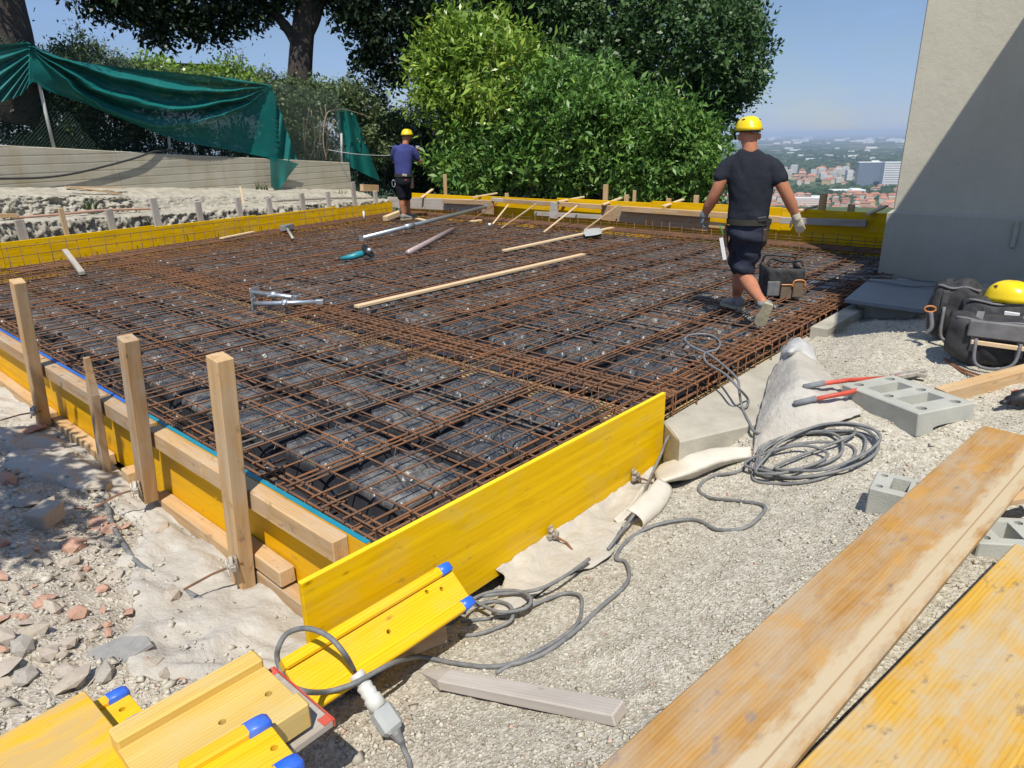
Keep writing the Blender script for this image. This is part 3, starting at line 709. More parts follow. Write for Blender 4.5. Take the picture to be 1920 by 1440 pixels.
# rear-left beam boards
rb = thing('rear_left_formwork', 'long yellow boards standing along the rear left side of the slab', 'formwork', B(4, 0, -.4))
sb = [(-2.8, 0.1, .34), (0.1, 2.55, .325), (2.55, 4.75, .285), (4.75, 7.0, .255), (7.0, 8.98, .21)]
for i, (s0, s1, zt) in enumerate(sb):
    board('panel', B(s0+.003, .014+(i % 2)*.003, zt-.3), B(s1-.003, .014+(i % 2)*.003, zt-.31), 0.027, 0.6, M['yellow'], rb, c=.003)
stk = [((20, 452), (18, 410)), ((62, 470), (30, 405), 1), ((197, 438), (190, 392)), ((287, 430), (278, 371)), ((368, 418), (362, 378)), ((445, 412), (438, 370)), ((503, 405), (498, 370)), ((566, 398), (563, 362)), ((613, 390), (611, 358)), ((660, 384), (660, 340)), ((703, 382), (700, 356))]
zt_at = lambda s: np.interp(s, [0, 2.6, 5, 9], [.335, .29, .25, .2])
for i, (x_, top_) in enumerate([(35, 412), (113, 390), (203, 392), (286, 371), (370, 378), (445, 370), (503, 371), (565, 362), (614, 359), (661, 341), (703, 358)]):
    a_ = PB(x_, top_, .075); wid = 0.13 if i in (0, 3) else (0.07 if i == 1 else 0.115)
    lean = (a_-Vector((0, 0, 0))); bt = Vector((a_.x+.03, a_.y+.006, -.42))
    d = a_-bt; V, Fs = cbox_data(d.length, wid, .045, .004, d.length/2, 0, 0)
    labs = ['broad grey stake behind the rear left boards, first from the left', 'narrow bright timber stake standing behind the rear left boards', 'brownish grey stake behind the rear left boards right of the narrow bright one', 'broadest pale lilac grey stake behind the rear left boards', 'short grey stake beyond the broadest pale one at the rear left boards', 'fifth grey stake back from the corner behind the rear left boards, beside a leaning lath', 'pinkish grey stake with a dark top knot behind the rear left boards', 'pale grey stake in front of the hanging net tip', 'small grey stake third from the rear corner of the slab', 'tall weathered stake by the end of the concrete wall', 'last short pale stake at the rear corner of the slab']
    o = obj('timber_stake', mesh('timber_stake', V, Fs, M[['wood_grey', 'wood', 'wood_grey', 'wood_grey2', 'wood_grey', 'wood_grey2', 'wood_grey2', 'wood_grey', 'wood_grey2', 'wood_grey', 'wood_grey2'][i]]), None, frame(bt, d, (BN[0], BN[1], 0)))
    tag(o, labs[i], 'stake', 'stakes behind the rear left boards')
# far beam
XF = 11.9
fb = thing('far_formwork', 'yellow boards with timber walers closing the far side of the slab', 'formwork', (XF, 8, -.4))
ys = [(2.2, 4.6, .465), (4.6, 7.1, .475), (7.1, 9.4, .44), (9.4, 11.8, .40), (11.8, 14.3, .375)]
for i, (y0, y1, zt) in enumerate(ys):
    board('panel', (XF+.014+(i % 2)*.003, y0+.003, zt-.33), (XF+.014+(i % 2)*.003, y1-.003, zt-.33), 0.027, 0.66, M['yellow'], fb, c=.003)
def fbar(u0, v0, u1, v1, w, t, mat, x=11.84, name='waler'):
    return board(name, PX(u0, v0, x), PX(u1, v1, x), t, w, M[mat], fb, c=.004)
fbar(728, 379, 905, 386, .27, .04, 'wood_grey2')       # broad pale board at the rear corner
fbar(832, 377, 908, 380, .10, .09, 'wood2', 11.78)
fbar(905, 387, 925, 390, .30, .06, 'wood2', 11.78)
fbar(945, 376, 1030, 382, .085, .08, 'wood2', 11.78); fbar(923, 374, 945, 376, .075, .09, 'wood_grey2', 11.78)
fbar(1003, 400, 1128, 407, .09, .04, 'wood_grey2', 11.80)
fbar(1032, 393, 1046, 395, .34, .05, 'wood_grey2', 11.76)
fbar(1046, 382, 1130, 388, .085, .09, 'wood', 11.78)
fbar(1128, 398, 1330, 418, .30, .04, 'wood2', 11.84)
fbar(1166, 391, 1362, 404, .10, .09, 'wood', 11.76)
fbar(1360, 404, 1465, 412, .10, .09, 'wood', 11.76)
fbar(1465, 413, 1625, 419, .10, .09, 'wood_grey', 11.76)
fbar(1330, 421, 1362, 424, .10, .05, 'wood', 11.80)
# battens lying across the top and thin laths leaning on the boards
def at_(u, v, z): return P(u, v, z)
def loose(name, label, cat, a, b2, w, t, mat, group=None, up=(0, 0, 1)):
    o = board(name, a, b2, w, t, M[mat], None, up, c=.003); return tag(o, label, cat, group)
gl = 'battens laid over the far formwork'
for i, (u0, v0, u1, v1, lb) in enumerate([(790, 371, 811, 355, 'short pale batten on the far boards right behind the far worker'), (885, 370, 932, 362, 'pale batten across the far boards above the end of the long prop'), (1046, 378, 1095, 369, 'pale batten laid over the far boards beside the upright grey plank'), (1130, 384, 1165, 371, 'sloping batten over the far boards left of the tallest upright stub'), (1243, 387, 1281, 374, 'short batten on the yellow far board left of the walking worker'), (1498, 395, 1530, 387, 'batten over the far boards at the edge of the shade'), (1627, 402, 1662, 386, 'shaded batten over the far boards close to the building corner')]):
    zt = .49 if u0 > 1100 else .44
    a_ = PX(u0, v0, 11.72); b_ = PX(u1, v1, 12.25); b_ = Vector((12.25, b_.y, max(a_.z+.01, b_.z)))
    loose('batten', lb, 'batten', a_, b_, .07, .03, 'wood_pale', gl)
gl = 'timber stubs standing behind the far formwork'
for (u, v0, v1, w, lb) in [(834, 327, 362, .085, 'leaning timber stub behind the far boards near the blue shirted worker'), (950, 362, 380, .08, 'small stub behind the far boards above the thin laths'), (1136, 346, 376, .10, 'tallest square stub behind the far boards in front of the laurel'), (1175, 365, 380, .09, 'low wide stub just right of the tallest stub'), (1190, 357, 380, .055, 'thin stub right of the low wide stub'), (1254, 372, 384, .09, 'low stub next to the batten on the yellow far board'), (1306, 366, 386, .09, 'stub behind the far boards near the walking worker left hand'), (1545, 363, 396, .11, 'dark shaded stub behind the far boards in front of the city'), (1597, 383, 398, .10, 'low dark stub in the shade near the building corner')]:
    a_ = PX(u, v0, 12.02); bt = Vector((12.0, a_.y, -.4)); post('timber_stub', a_, bt, w, .05, M['wood'], lb, group=gl, cat='stub')
gl = 'thin laths leaning on the far formwork'
for (u0, v0, u1, v1, mt, lb) in [(885, 412, 932, 381, 'rust2', 'brown lath leaning on the far boards beside the long prop'), (924, 420, 953, 384, 'wood_pale', 'short bright lath leaning on the far yellow boards'), (940, 428, 1006, 382, 'wood2', 'long brown lath leaning on the far boards between two bright ones'), (1020, 435, 1082, 386, 'wood_pale', 'bright lath leaning on the far boards right of the grey plank'), (1095, 432, 1160, 384, 'wood2', 'thin brown lath leaning near the end of the short plank on the bars')]:
    a_ = P(u0, v0, -.03); b_ = PX(u1, v1, 11.70); loose('lath', lb, 'lath', a_, b_, .035, .02, mt, gl)
# crossing boards at the rear corner
loose('timber', 'pale block of timber lying at the rear corner left of the far worker', 'timber', P(722, 410, -.0), P(752, 398, .08), .13, .10, 'wood_pale')
loose('timber', 'short orange timber beam behind the rear corner below the small green net', 'timber', PB(678, 352, 1.0), PB(707, 353, 1.0), .12, .17, 'wood')

# ================================================================== FOREGROUND
def VPl(p, u, v, off=0.0):
    """sight line meets the upright plane through p that faces the viewer (moved off metres further away)"""
    a = np.array([p[0], p[1]]); a = a/np.linalg.norm(a); r_ = ray(u, v)
    t = (a @ np.array([p[0], p[1]])+off)/(r_[:2] @ a); return Vector(CAMP + r_*t)
def sheet(rows, n=5, m=5):
    """smooth patch through a grid of points"""
    R_ = [spline(r, n) for r in rows]; k = len(R_[0]); cols = [spline([R_[i][c] for i in range(len(R_))], m) for c in range(k)]
    nr = len(cols[0]); V = []; Fs = []
    for c in range(k):
        for r in range(nr): V.append(cols[c][r])
    for c in range(k-1):
        for r in range(nr-1): Fs.append([c*nr+r, (c+1)*nr+r, (c+1)*nr+r+1, c*nr+r+1])
    return V, Fs
def cloth(name, label, cat, rows, mat, thick=0.006, rough=0.006, n=6, m=6, seed=3, group=None):
    V, Fs = sheet(rows, n, m); A = np.array([tuple(v) for v in V])
    A[:, 2] += rough*1.5*fbm(A[:, 0]*7, A[:, 1]*7+A[:, 2]*7, 4, seed)+rough*1.5*(.4-3*np.abs(fbm(A[:, 0]*9+A[:, 1]*4, A[:, 1]*5-A[:, 0]*3, 3, seed+5)))
    me = mesh(name, A, Fs, mat, True); o = obj(name, me)
    bm = bmesh.new(); bm.from_mesh(me); bmesh.ops.recalc_face_normals(bm, faces=bm.faces); bm.to_mesh(me); bm.free()
    modmesh(o, ('SOLIDIFY', dict(thickness=thick, offset=0)))
    return tag(o, label, cat, group)
M['geo'] = simple('geotextile', (0.60, 0.565, 0.49), 0.95, 0.12, 4, bmp=0.5, bscale=70, bdist=0.004, kind='World', dust=0.5, dustc=(0.50, 0.43, 0.33))
M['geo_grey'] = simple('geotextile_grey', (0.50, 0.50, 0.49), 0.95, 0.12, 4, bmp=0.5, bscale=70, bdist=0.004, kind='World', dust=0.3)
M['geo_tan'] = simple('geotextile_tan', (0.52, 0.46, 0.36), 0.95, 0.12, 4, bmp=0.5, bscale=70, bdist=0.004, kind='World', dust=0.4)
M['geo_dirty'] = simple('geotextile_dirty', (0.51, 0.49, 0.445), 0.95, 0.2, 4, bmp=0.9, bscale=30, bdist=0.012, kind='World', dust=0.95, dustc=(0.42, 0.375, 0.305))
M['rock'] = simple('broken_concrete', (0.38, 0.35, 0.28), 0.95, 0.25, 5, bmp=0.8, bscale=25, bdist=0.02, kind='World')
# concrete kerb under the open slab edge
mb = MB()
top = [(3.99, 2.205, -.215), (9.72, 2.205, -.165), (9.72, 1.70, -.165), (4.62, 1.60, -.225), (3.80, 1.97, -.235)]
mb.loft([[(x, y, -.70) for x, y, z in top], [(x, y, z-.012) for x, y, z in top], [(x+(.008 if x < 5 else 0), y-(.008 if y > 2.1 else -.008), z) for x, y, z in top]])
tag(mb.build('concrete_kerb', M['concrete']), 'sloping beige concrete kerb at the right end of the yellow front board', 'kerb')
mb = MB()
pA, pB_, pC, pD = P(1571, 629, -.10), P(1612, 590, -.10), P(1650, 590, -.1), P(1640, 625, -.1)
q0, q1 = Vector((6.55, 1.99, 0)), Vector((8.9, 2.12, 0))
mb.loft([[(6.62, 2.0, -.6), (9.7, 2.0, -.6), (9.7, 2.16, -.6), (6.62, 2.16, -.6)], [(6.62, 2.0, -.085), (9.7, 2.0, -.085), (9.7, 2.16, -.085), (6.62, 2.16, -.085)]])
tag(mb.build('concrete_curb_block', M['concrete']), 'low concrete edge block half in shade beside the grey plate', 'concrete block')
# grey plate on its support
c4 = [P(1584, 561, .02), P(1631, 522, .02), P(1758, 528, .02), P(1734, 581, .02)]
mb = MB(); mb.loft([[(c.x, c.y, -.015) for c in c4], [(c.x, c.y, .02) for c in c4]]); pl = mb.build('stone_plate', M['plate']); tag(pl, 'smooth grey stone plate lying in the shade against the building foot', 'plate')
ctr = sum(c4, Vector())/4; mb = MB(); cc = [ctr.lerp(c, .72) for c in c4]; mb.loft([[(c.x, c.y, -.45) for c in cc], [(c.x, c.y, -.017) for c in cc]]); tag(mb.build('plate_support', M['concrete']), 'concrete block in shade that carries the grey stone plate', 'concrete block')
mb = MB(); cpt = P(1690, 529, .03)
pts = [cpt+Vector((math.cos(a)*.22, math.sin(a)*.42, .01+.006*math.sin(5*a))) for a in np.linspace(0.6, 2*math.pi+.2, 30)]
mb.tube(pts, .009, 6); tag(mb.build('cable_ring', M['cable'], None, True), 'loop of grey cable lying on the grey stone plate', 'cable')

# geotextile by the kerb
def gz(u, v, dz): return GG(u, v, dz)
rows = [[gz(1442, 705, .02), gz(1432, 745, .04), gz(1418, 795, .05), gz(1412, 850, .015)],
        [gz(1465, 672, .10), gz(1465, 715, .14), gz(1452, 765, .12), gz(1440, 835, .03)],
        [gz(1490, 655, .15), gz(1500, 700, .18), gz(1500, 745, .13), gz(1490, 815, .03)],
        [gz(1520, 668, .07), gz(1545, 715, .08), gz(1560, 755, .06), gz(1550, 800, .02)],
        [gz(1545, 688, .01), gz(1575, 728, .02), gz(1610, 765, .02), gz(1617, 780, .015)]]
cloth('geotextile_sheet', 'dusty white felt sheet heaped over the kerb under the bolt cutter handles', 'felt sheet', rows, M['geo_dirty'], rough=.022, n=9, m=9)
rows = [[gz(1446, 662, .0), gz(1470, 640, .10), gz(1500, 635, .11), gz(1528, 655, .02)], [gz(1448, 675, .06), gz(1475, 655, .20), gz(1503, 648, .18), gz(1530, 668, .06)], [gz(1455, 688, .05), gz(1480, 675, .14), gz(1508, 668, .12), gz(1535, 682, .04)]]
cloth('geotextile_fold', 'grey rolled felt fold on top of the heaped white sheet', 'felt fold', rows, M['geo_grey'], rough=.015)
rows = [[gz(1212, 893, .01), gz(1260, 880, .02), gz(1330, 858, .02), gz(1408, 846, .01)], [gz(1222, 880, .10), gz(1265, 862, .14), gz(1330, 843, .13), gz(1407, 838, .03)], [gz(1235, 905, .09), gz(1285, 888, .12), gz(1340, 868, .10), gz(1409, 852, .02)], [gz(1250, 903, .0), gz(1290, 900, .0), gz(1345, 880, .0), gz(1408, 857, .0)]]
cloth('geotextile_roll', 'puffy off white felt roll lying in front of the kerb face', 'felt roll', rows, M['geo'], rough=.01)
# curled end of felt at the foot of the front board
a0 = GG(1180, 975, .05); a1 = GG(1225, 925, .07); ax = (a1-a0).normalized(); s_ = Vector((ax.y, -ax.x, 0)); rows = []
for t in np.linspace(-.05, 1.25, 6):
    c_ = a0.lerp(a1, t); ring = []
    for a in np.linspace(-2.9, 1.7, 9):
        r_ = .085*(1+.15*math.sin(3*t+a)); ring.append(c_+s_*(math.cos(a)*r_*1.15)+Vector((0, 0, math.sin(a)*r_*.75)))
    rows.append(ring)
cloth('felt_curl', 'curled open end of felt at the right foot of the yellow front board', 'felt curl', rows, M['geo'], rough=.006, n=3, m=3)
# felt strip along the front board
rows = []
for x in np.linspace(2.25, 3.85, 14):
    w1 = .22+.07*math.sin(x*4.1+2)+.04*math.sin(x*11); rows.append([Vector((x, 2.178, -.50)), Vector((x+.02*math.sin(9*x), 2.13, -.52+.015*math.sin(x*13)))] + [Vector((x-.25*k, 2.12-w1*k, float(gh(x-.25*k, 2.12-w1*k))+.045*(1-k)+.022)) for k in (.3, .65, 1.0)])
cloth('felt_strip', 'trampled felt strip along the bottom of the yellow front board', 'felt strip', rows, M['geo_dirty'], rough=.012, n=5, m=5)
# felt strip along the left formwork
rows = []
for y in np.linspace(2.12, 8.6, 44):
    w1 = .36+.10*math.sin(y*2.3+1)+.07*math.sin(y*7.1)+.04*math.sin(y*17)+(.24 if y < 3.7 else 0)*math.sin((y-2.0)/1.7*math.pi); w1 = max(.16, w1*(0.55 if 4.1 < y < 4.9 else 1.0)*(0.6 if y < 2.3 else 1))
    row = [Vector((1.445, y, -.56)), Vector((1.40, y, -.57+.02*math.sin(y*9)))]
    for k in (.2, .4, .6, .75, .9, 1.0):
        x = 1.38-w1*k; yy = y+.05*math.sin(y*5+k*3)
        row.append(Vector((x, yy, float(gh(x, yy))+.03*(1-k)+.035*abs(float(fbm(x*7, yy*7, 3, 71)))*2*(1-.6*k)+(.022 if k < 1 else -.012))))
    rows.append(row)
cloth('felt_strip', 'whitish dirty felt strip on the rubble along the left formwork', 'felt strip', rows, M['geo_dirty'], rough=.015, n=6, m=6)

def fused(name, mb, mat, parent, voxel=.011, it=6, wr=None, fac=.5):
    o = mb.build(name, mat, parent)
    modmesh(o, ('REMESH', dict(mode='VOXEL', voxel_size=voxel)), ('SMOOTH', dict(iterations=it, factor=fac)))
    me = o.data
    if not me.materials: me.materials.append(mat)
    if wr:
        A = np.zeros(len(me.vertices)*3); me.vertices.foreach_get('co', A); A = A.reshape(-1, 3); nrm = np.zeros(len(A)*3); me.vertices.foreach_get('normal', nrm); nrm = nrm.reshape(-1, 3)
        f = wr(A); A = A+nrm*f[:, None]; me.vertices.foreach_set('co', A.ravel())
    me.polygons.foreach_set('use_smooth', np.ones(len(me.polygons), bool)); me.update(); return o
# hollow concrete blocks
def cyl(mb, c, r, z0, z1, n=14):
    mb.loft([[(c[0]+r*math.cos(2*math.pi*k/n), c[1]+r*math.sin(2*math.pi*k/n), z) for k in range(n)] for z in (z0, z1)])
def boolean(o, cutter, mat=None):
    me = o.data; c = bpy.data.objects.new('cut', cutter); COL.objects.link(c); c.matrix_basis = o.matrix_basis
    modmesh(o, ('BOOLEAN', dict(operation='DIFFERENCE', object=c, solver='EXACT', use_self=True)))
    bpy.data.objects.remove(c); return o
def mb_mesh(mb, name):
    me = mesh(name, mb.V, mb.F); bm = bmesh.new(); bm.from_mesh(me); bmesh.ops.recalc_face_normals(bm, faces=bm.faces); bm.to_mesh(me); bm.free(); return me
def hollow_block(label, L_, W_, H_, mwx, holes=True):
    mb = MB(); mb.box(0, 0, H_/2, L_, W_, H_, .006); o = mb.build('hollow_block', M['block']); o.matrix_basis = mwx
    cuts = [MB(), MB(), MB()]
    for sx in (-.19, .19): cuts[0].loft([[(sx*L_-L_*.10*k, -W_*.30*k, z), (sx*L_+L_*.10*k, -W_*.30*k, z), (sx*L_+L_*.10*k, W_*.30*k, z), (sx*L_-L_*.10*k, W_*.30*k, z)] for z, k in ((H_*.18, .8), (H_*1.2, 1.05))])
    for sx in (-.40, 0.0, .40):
        for sy in (-.30, .30): cyl(cuts[1], (sx*L_, sy*W_), W_*.075, H_*.45, H_*1.2)
    n_ = 10
    for e in (-1, 1):
        pr = [(-W_*.2201, -.01)] + [(W_*.22*math.cos(math.pi*(1-k/n_)), H_*.26+H_*.08*math.sin(math.pi*k/n_)) for k in range(n_+1)] + [(W_*.2201, -.01)]
        x0, x1 = (L_*.5*e+.02*e, L_*.5*e-.05*e); cuts[2].loft([[(x0, y_, z_) for y_, z_ in pr], [(x1, y_, z_) for y_, z_ in pr]])
    for c_ in cuts: boolean(o, mb_mesh(c_, 'cut'))
    return tag(o, label, 'concrete block', 'hollow concrete blocks on the gravel')
def top_frame(A, D, Bp, ztop, zbot):
    x = (D-A); L_ = x.length; x.normalize(); y = Vector((-x.y, x.x, 0)); W_ = abs((Bp-A).dot(y)); s = 1 if (Bp-A).dot(y) > 0 else -1
    c = A+x*(L_/2)+y*(s*W_/2); m_ = Matrix.Identity(4)
    for i in range(3): m_[i][0] = x[i]; m_[i][1] = y[i]; m_[i][3] = c[i]
    m_[2][2] = 1; m_[2][3] = zbot; return L_, W_, m_
def ztop_of(base, v):
    lo, hi = base.z, base.z+1
    for i in range(40):
        mid = (lo+hi)/2; c = RM.T @ (np.array([base.x, base.y, mid])-CAMP)
        if c[1]/c[2]*F+CY > v: lo = mid
        else: hi = mid
    return lo
b0 = GG(1729, 820, 0); zt = ztop_of(b0, 786)
A, D, Bq = P(1582, 719, zt), P(1725, 785, zt), P(1646, 695, zt)
L_, W_, m_ = top_frame(A, D, Bq, zt, b0.z); hollow_block('grey hollow concrete block lying flat beside the bolt cutter', L_, W_, (zt-b0.z)*1.3, m_ @ Matrix.Translation((0, 0, -.01)) @ Matrix.Rotation(math.radians(-3.0), 4, 'Y') @ Matrix.Rotation(math.radians(3.5), 4, 'X'))
b0 = GG(1622, 963, 0); zt2 = ztop_of(b0, 914); A = P(1629, 914, zt2); Bq = P(1665, 886, zt2); D = P(1747, 952, zt2)
hb_h = zt2-b0.z; L_, W_, m_ = top_frame(A, A+(P(1747, 905, zt2)-Bq)*2.0, Bq, zt2, b0.z); hollow_block('grey hollow block carrying the long worn plank on the right', L_, W_, hb_h, m_)
zp = zt2+.004                     # underside of the planks
b3 = P(1826, 1005, zp-.02); A3 = P(1835, 985, zp-.01); e3 = P(1895, 950, zp-.01)
L_, W_, m_ = .5, .22, frame(Vector((0, 0, 0)), Vector((.55, -.83, 0)), (0, 0, 1)); cpos = P(1925, 1000, zp-.05); m_[0][3] = cpos.x; m_[1][3] = cpos.y; m_[2][3] = float(gh(cpos.x, cpos.y))-.01
hollow_block('grey hollow block between the two worn planks at the right edge', .5, .24, zp-.03-float(gh(cpos.x, cpos.y)), m_)

# planks on the right
PT = .03; zpt = zp+PT
def quad_plank(name, label, cat, E, mat, z0, z1, mz=None, group=None):
    """plank given by its left edge E[0]-E[1] (near, far) and width to E[2]"""
    a, b2, c_ = E; x = (b2-a); L_ = x.length; x.normalize(); y = Vector((-x.y, x.x, 0)); w_ = (c_-a).dot(y)
    V, Fs = cbox_data(L_, abs(w_), z1-z0, .005, L_/2, w_/2, 0); o = obj(name, mesh(name, V, Fs, mat), None, frame(Vector((a.x, a.y, (z0+z1)/2)), x, (0, 0, 1)))
    return tag(o, label, cat, group)
nA = P(1118, 1440, zpt); fA = P(1843, 797, zpt); dA = (fA-nA).normalized(); nA2 = nA-dA*.7
rA = P(1605, 1290, zpt)
pa = quad_plank('worn_plank', 'long weathered shuttering plank with a sawdust streak resting on hollow blocks', 'plank', (nA2, fA, rA), M['plank_worn'], zp, zpt)
nB = P(1490, 1440, zpt+.02); fB = P(1903, 1018, zpt+.02); dB = (fB-nB).normalized(); nB2 = nB-dB*.7
yB = Vector((-dB.y, dB.x, 0)); quad_plank('wide_plank', 'wide yellow worn shuttering panel in the bottom right corner', 'panel', (nB2, fB, nB2-yB*.52), M['panel_worn'], zp-.02+.012, zpt+.02)
# sawdust streak on plank
def streak(pl, hgt, z, mat, name, label, w0):
    V = []; Fs = []; pl = spline(pl, 14); k = 9
    for i, p in enumerate(pl):
        t = (pl[min(i+1, len(pl)-1)]-pl[max(i-1, 0)]).normalized(); s_ = Vector((-t.y, t.x, 0)); w_ = w0*(0.8+1.1*float(fbm(p.x*9, p.y*9, 3, 4)))*min(1, (i+1)/14, (len(pl)-i)/14)
        for c in range(k):
            a = c/(k-1)*2-1; V.append(p+s_*(a*w_*(1+.3*float(fbm(p.x*20+c, p.y*20, 2, 8))))+Vector((0, 0, hgt*(1-a*a)*(0.6+.8*float(vnoise(p.x*14+c*.7, p.y*14)))-.001)))
    for i in range(len(pl)-1):
        for c in range(k-1): Fs.append([i*k+c, (i+1)*k+c, (i+1)*k+c+1, i*k+c+1])
    o = obj(name, mesh(name, V, Fs, mat, True)); tag(o, label, name.replace('_', ' '), kind='stuff'); return o
loose('offcut', 'small orange wood offcut next to the hollow block at the right edge', 'offcut', P(1885, 938, zp+.0), P(1960, 925, zp+.0), .06, .03, 'wood')
# timber, cutter and tools on the right
a = GG(1762, 742, .045); b2 = GG(1960, 690, .05); loose('timber', 'square orange timber with pale blue mark lying on the gravel right of the block', 'timber', a, b2, .10, .09, 'wood')
ct = thing('bolt_cutter', 'long bolt cutter with red handles lying behind the hollow block', 'bolt cutter', GG(1600, 720, 0))
def seg(mbx, pix, r, n=8): mbx.tube([GG(u, v, float(np.interp(u, [1488, 1560, 1640, 1700], [.15, .13, .06, .05]))) for u, v in pix], r, n)
mb = MB(); seg(mb, [(1545, 719), (1590, 713), (1672, 708)], .016); mb.build('arm', M['red'], ct, True)
mb = MB(); seg(mb, [(1530, 748), (1590, 736), (1640, 722), (1680, 706)], .016); mb.build('arm', M['red'], ct, True)
mb = MB(); seg(mb, [(1507, 726), (1546, 718)], .021); mb.build('grip', M['glove_dark'], ct, True)
mb = MB(); seg(mb, [(1489, 757), (1531, 747)], .021); mb.build('grip', M['glove_dark'], ct, True)
mb = MB(); a, b2 = GG(1672, 707, .05), GG(1712, 700, .05); mb.bar(a, b2, .06, .03); mb.bar(b2, GG(1737, 694, .05), .03, .025); mb.bar(b2, GG(1737, 705, .05), .03, .025); mb.build('jaw', M['steel_dirty'], ct)
dr = thing('cordless_drill', 'black and red cordless tool lying at the right edge on the gravel', 'drill', GG(1905, 765, 0))
p0 = GG(1890, 752, .06); p1 = GG(1945, 738, .07); ax = (p1-p0).normalized(); s_ = Vector((-ax.y, ax.x, 0))
mb = MB(); mb.tube([p0, p0.lerp(p1, .25), p0.lerp(p1, .3), p1], [.03, .035, .05, .05], 12); mb.tube([p0-ax*.05, p0], [.012, .022], 10); mb.build('body', M['black'], dr, True)
mb = MB(); mb.bar(p0.lerp(p1, .32)+Vector((0, 0, .01)), p0.lerp(p1, .55)+Vector((0, 0, .01)), .108, .05); mb.build('grip_band', M['red'], dr)
mb = MB(); mb.bar(p0.lerp(p1, .6), p0.lerp(p1, .6)+s_*-.16, .04, .05); mb.bar(p0.lerp(p1, .6)+s_*-.16-ax*.06, p0.lerp(p1, .6)+s_*-.16+ax*.07, .07, .06); mb.build('grip', M['black'], dr)
# bags
def rrect(c, x, y, hx, hy, z, n=4, r=.3):
    out = []
    for k in range(4):
        for i in range(n+1):
            a = math.pi/2*(k+i/n); cx = (1 if k in (0, 3) else -1)*(1-r); cy = (1 if k in (0, 1) else -1)*(1-r)
            out.append(c+x*(hx*(cx+r*math.cos(a)))+y*(hy*(cy+r*math.sin(a)))+Vector((0, 0, z)))
    return out
p = P(1472, 556, -.045); a_ = Vector((p.x, p.y, 0)).normalized(); r_ = Vector((a_.y, -a_.x, 0)); r_, a_ = (r_*.96+a_*.28).normalized(), (a_*.96-r_*.28).normalized()
pc = p+a_*.24; w_ = (VPl(p, 1513, 545)-VPl(p, 1431, 545)).length/2*.92; hh = VPl(p, 1470, 490).z-p.z
tb = thing('tool_tote', 'open black tool tote with brown pockets standing on the rebar behind the walking worker', 'tool bag', pc)
mb = MB(); mb.loft([rrect(pc, r_, a_, w_*.98, .20, 0, r=.2), rrect(pc, r_, a_, w_*1.0, .22, hh*.4, r=.2), rrect(pc, r_, a_, w_*.96, .23, hh*.70, r=.15), rrect(pc+a_*.02, r_, a_, w_*.93, .235, hh*.80, r=.12), rrect(pc+a_*.02, r_, a_, w_*.89, .215, hh*.80, r=.12), rrect(pc, r_, a_, w_*.85, .19, hh*.2, r=.2)]); fused('body', mb, M['bag'], tb, .014, 5, lambda A: .045*fbm(A[:, 0]*7+A[:, 2]*5, A[:, 1]*7-A[:, 2]*4, 3, 44))
mb = MB(); q = pc-a_*.225
mb.bar(q-r_*w_*.25+Vector((0, 0, hh*.12)), q+r_*w_*.32+Vector((0, 0, hh*.12)), hh*.42, .03, a_, .01); mb.build('pocket', M['bag_brown'], tb)
mb = MB(); mb.bar(q+r_*w_*.36+Vector((0, 0, hh*.2)), q+r_*w_*.92+Vector((0, 0, hh*.2)), hh*.46, .05, a_, .01); mb.build('pocket', M['bag_brown'], tb)
mb = MB(); mb.bar(q-r_*w_*.95+Vector((0, 0, hh*.22)), q-r_*w_*.32+Vector((0, 0, hh*.22)), hh*.42, .03, a_, .01); mb.build('pocket', M['bag_grey'], tb)
mb = MB()
mb.tube(spline([q+r_*w_*.30+Vector((0, 0, hh*.3))-a_*.03, q+r_*w_*.4+Vector((0, 0, hh*.46))-a_*.03, q+r_*w_*.85+Vector((0, 0, hh*.46))-a_*.03, q+r_*w_*.95+Vector((0, 0, hh*.3))-a_*.03], 4), .010, 5); mb.tube([q-r_*w_*.25+Vector((0, 0, hh*.34))-a_*.02, q+r_*w_*.3+Vector((0, 0, hh*.34))-a_*.02], .008, 5); mb.build('trim', M['orange'], tb)
for sgn in (-1, 1):
    mb = MB(); mb.tube(spline([pc+r_*w_*.9+a_*.14*sgn+Vector((0, 0, hh*.82)), pc+r_*w_*.75+a_*.12*sgn+Vector((0, 0, hh*.97)), pc+a_*.10*sgn+Vector((0, 0, hh*(1.02 if sgn > 0 else .93))), pc-r_*w_*.75+a_*.12*sgn+Vector((0, 0, hh*1.03)), pc-r_*w_*.9+a_*.14*sgn+Vector((0, 0, hh*.84))], 6), .014, 6); mb.build('strap', M['bag'], tb, True)
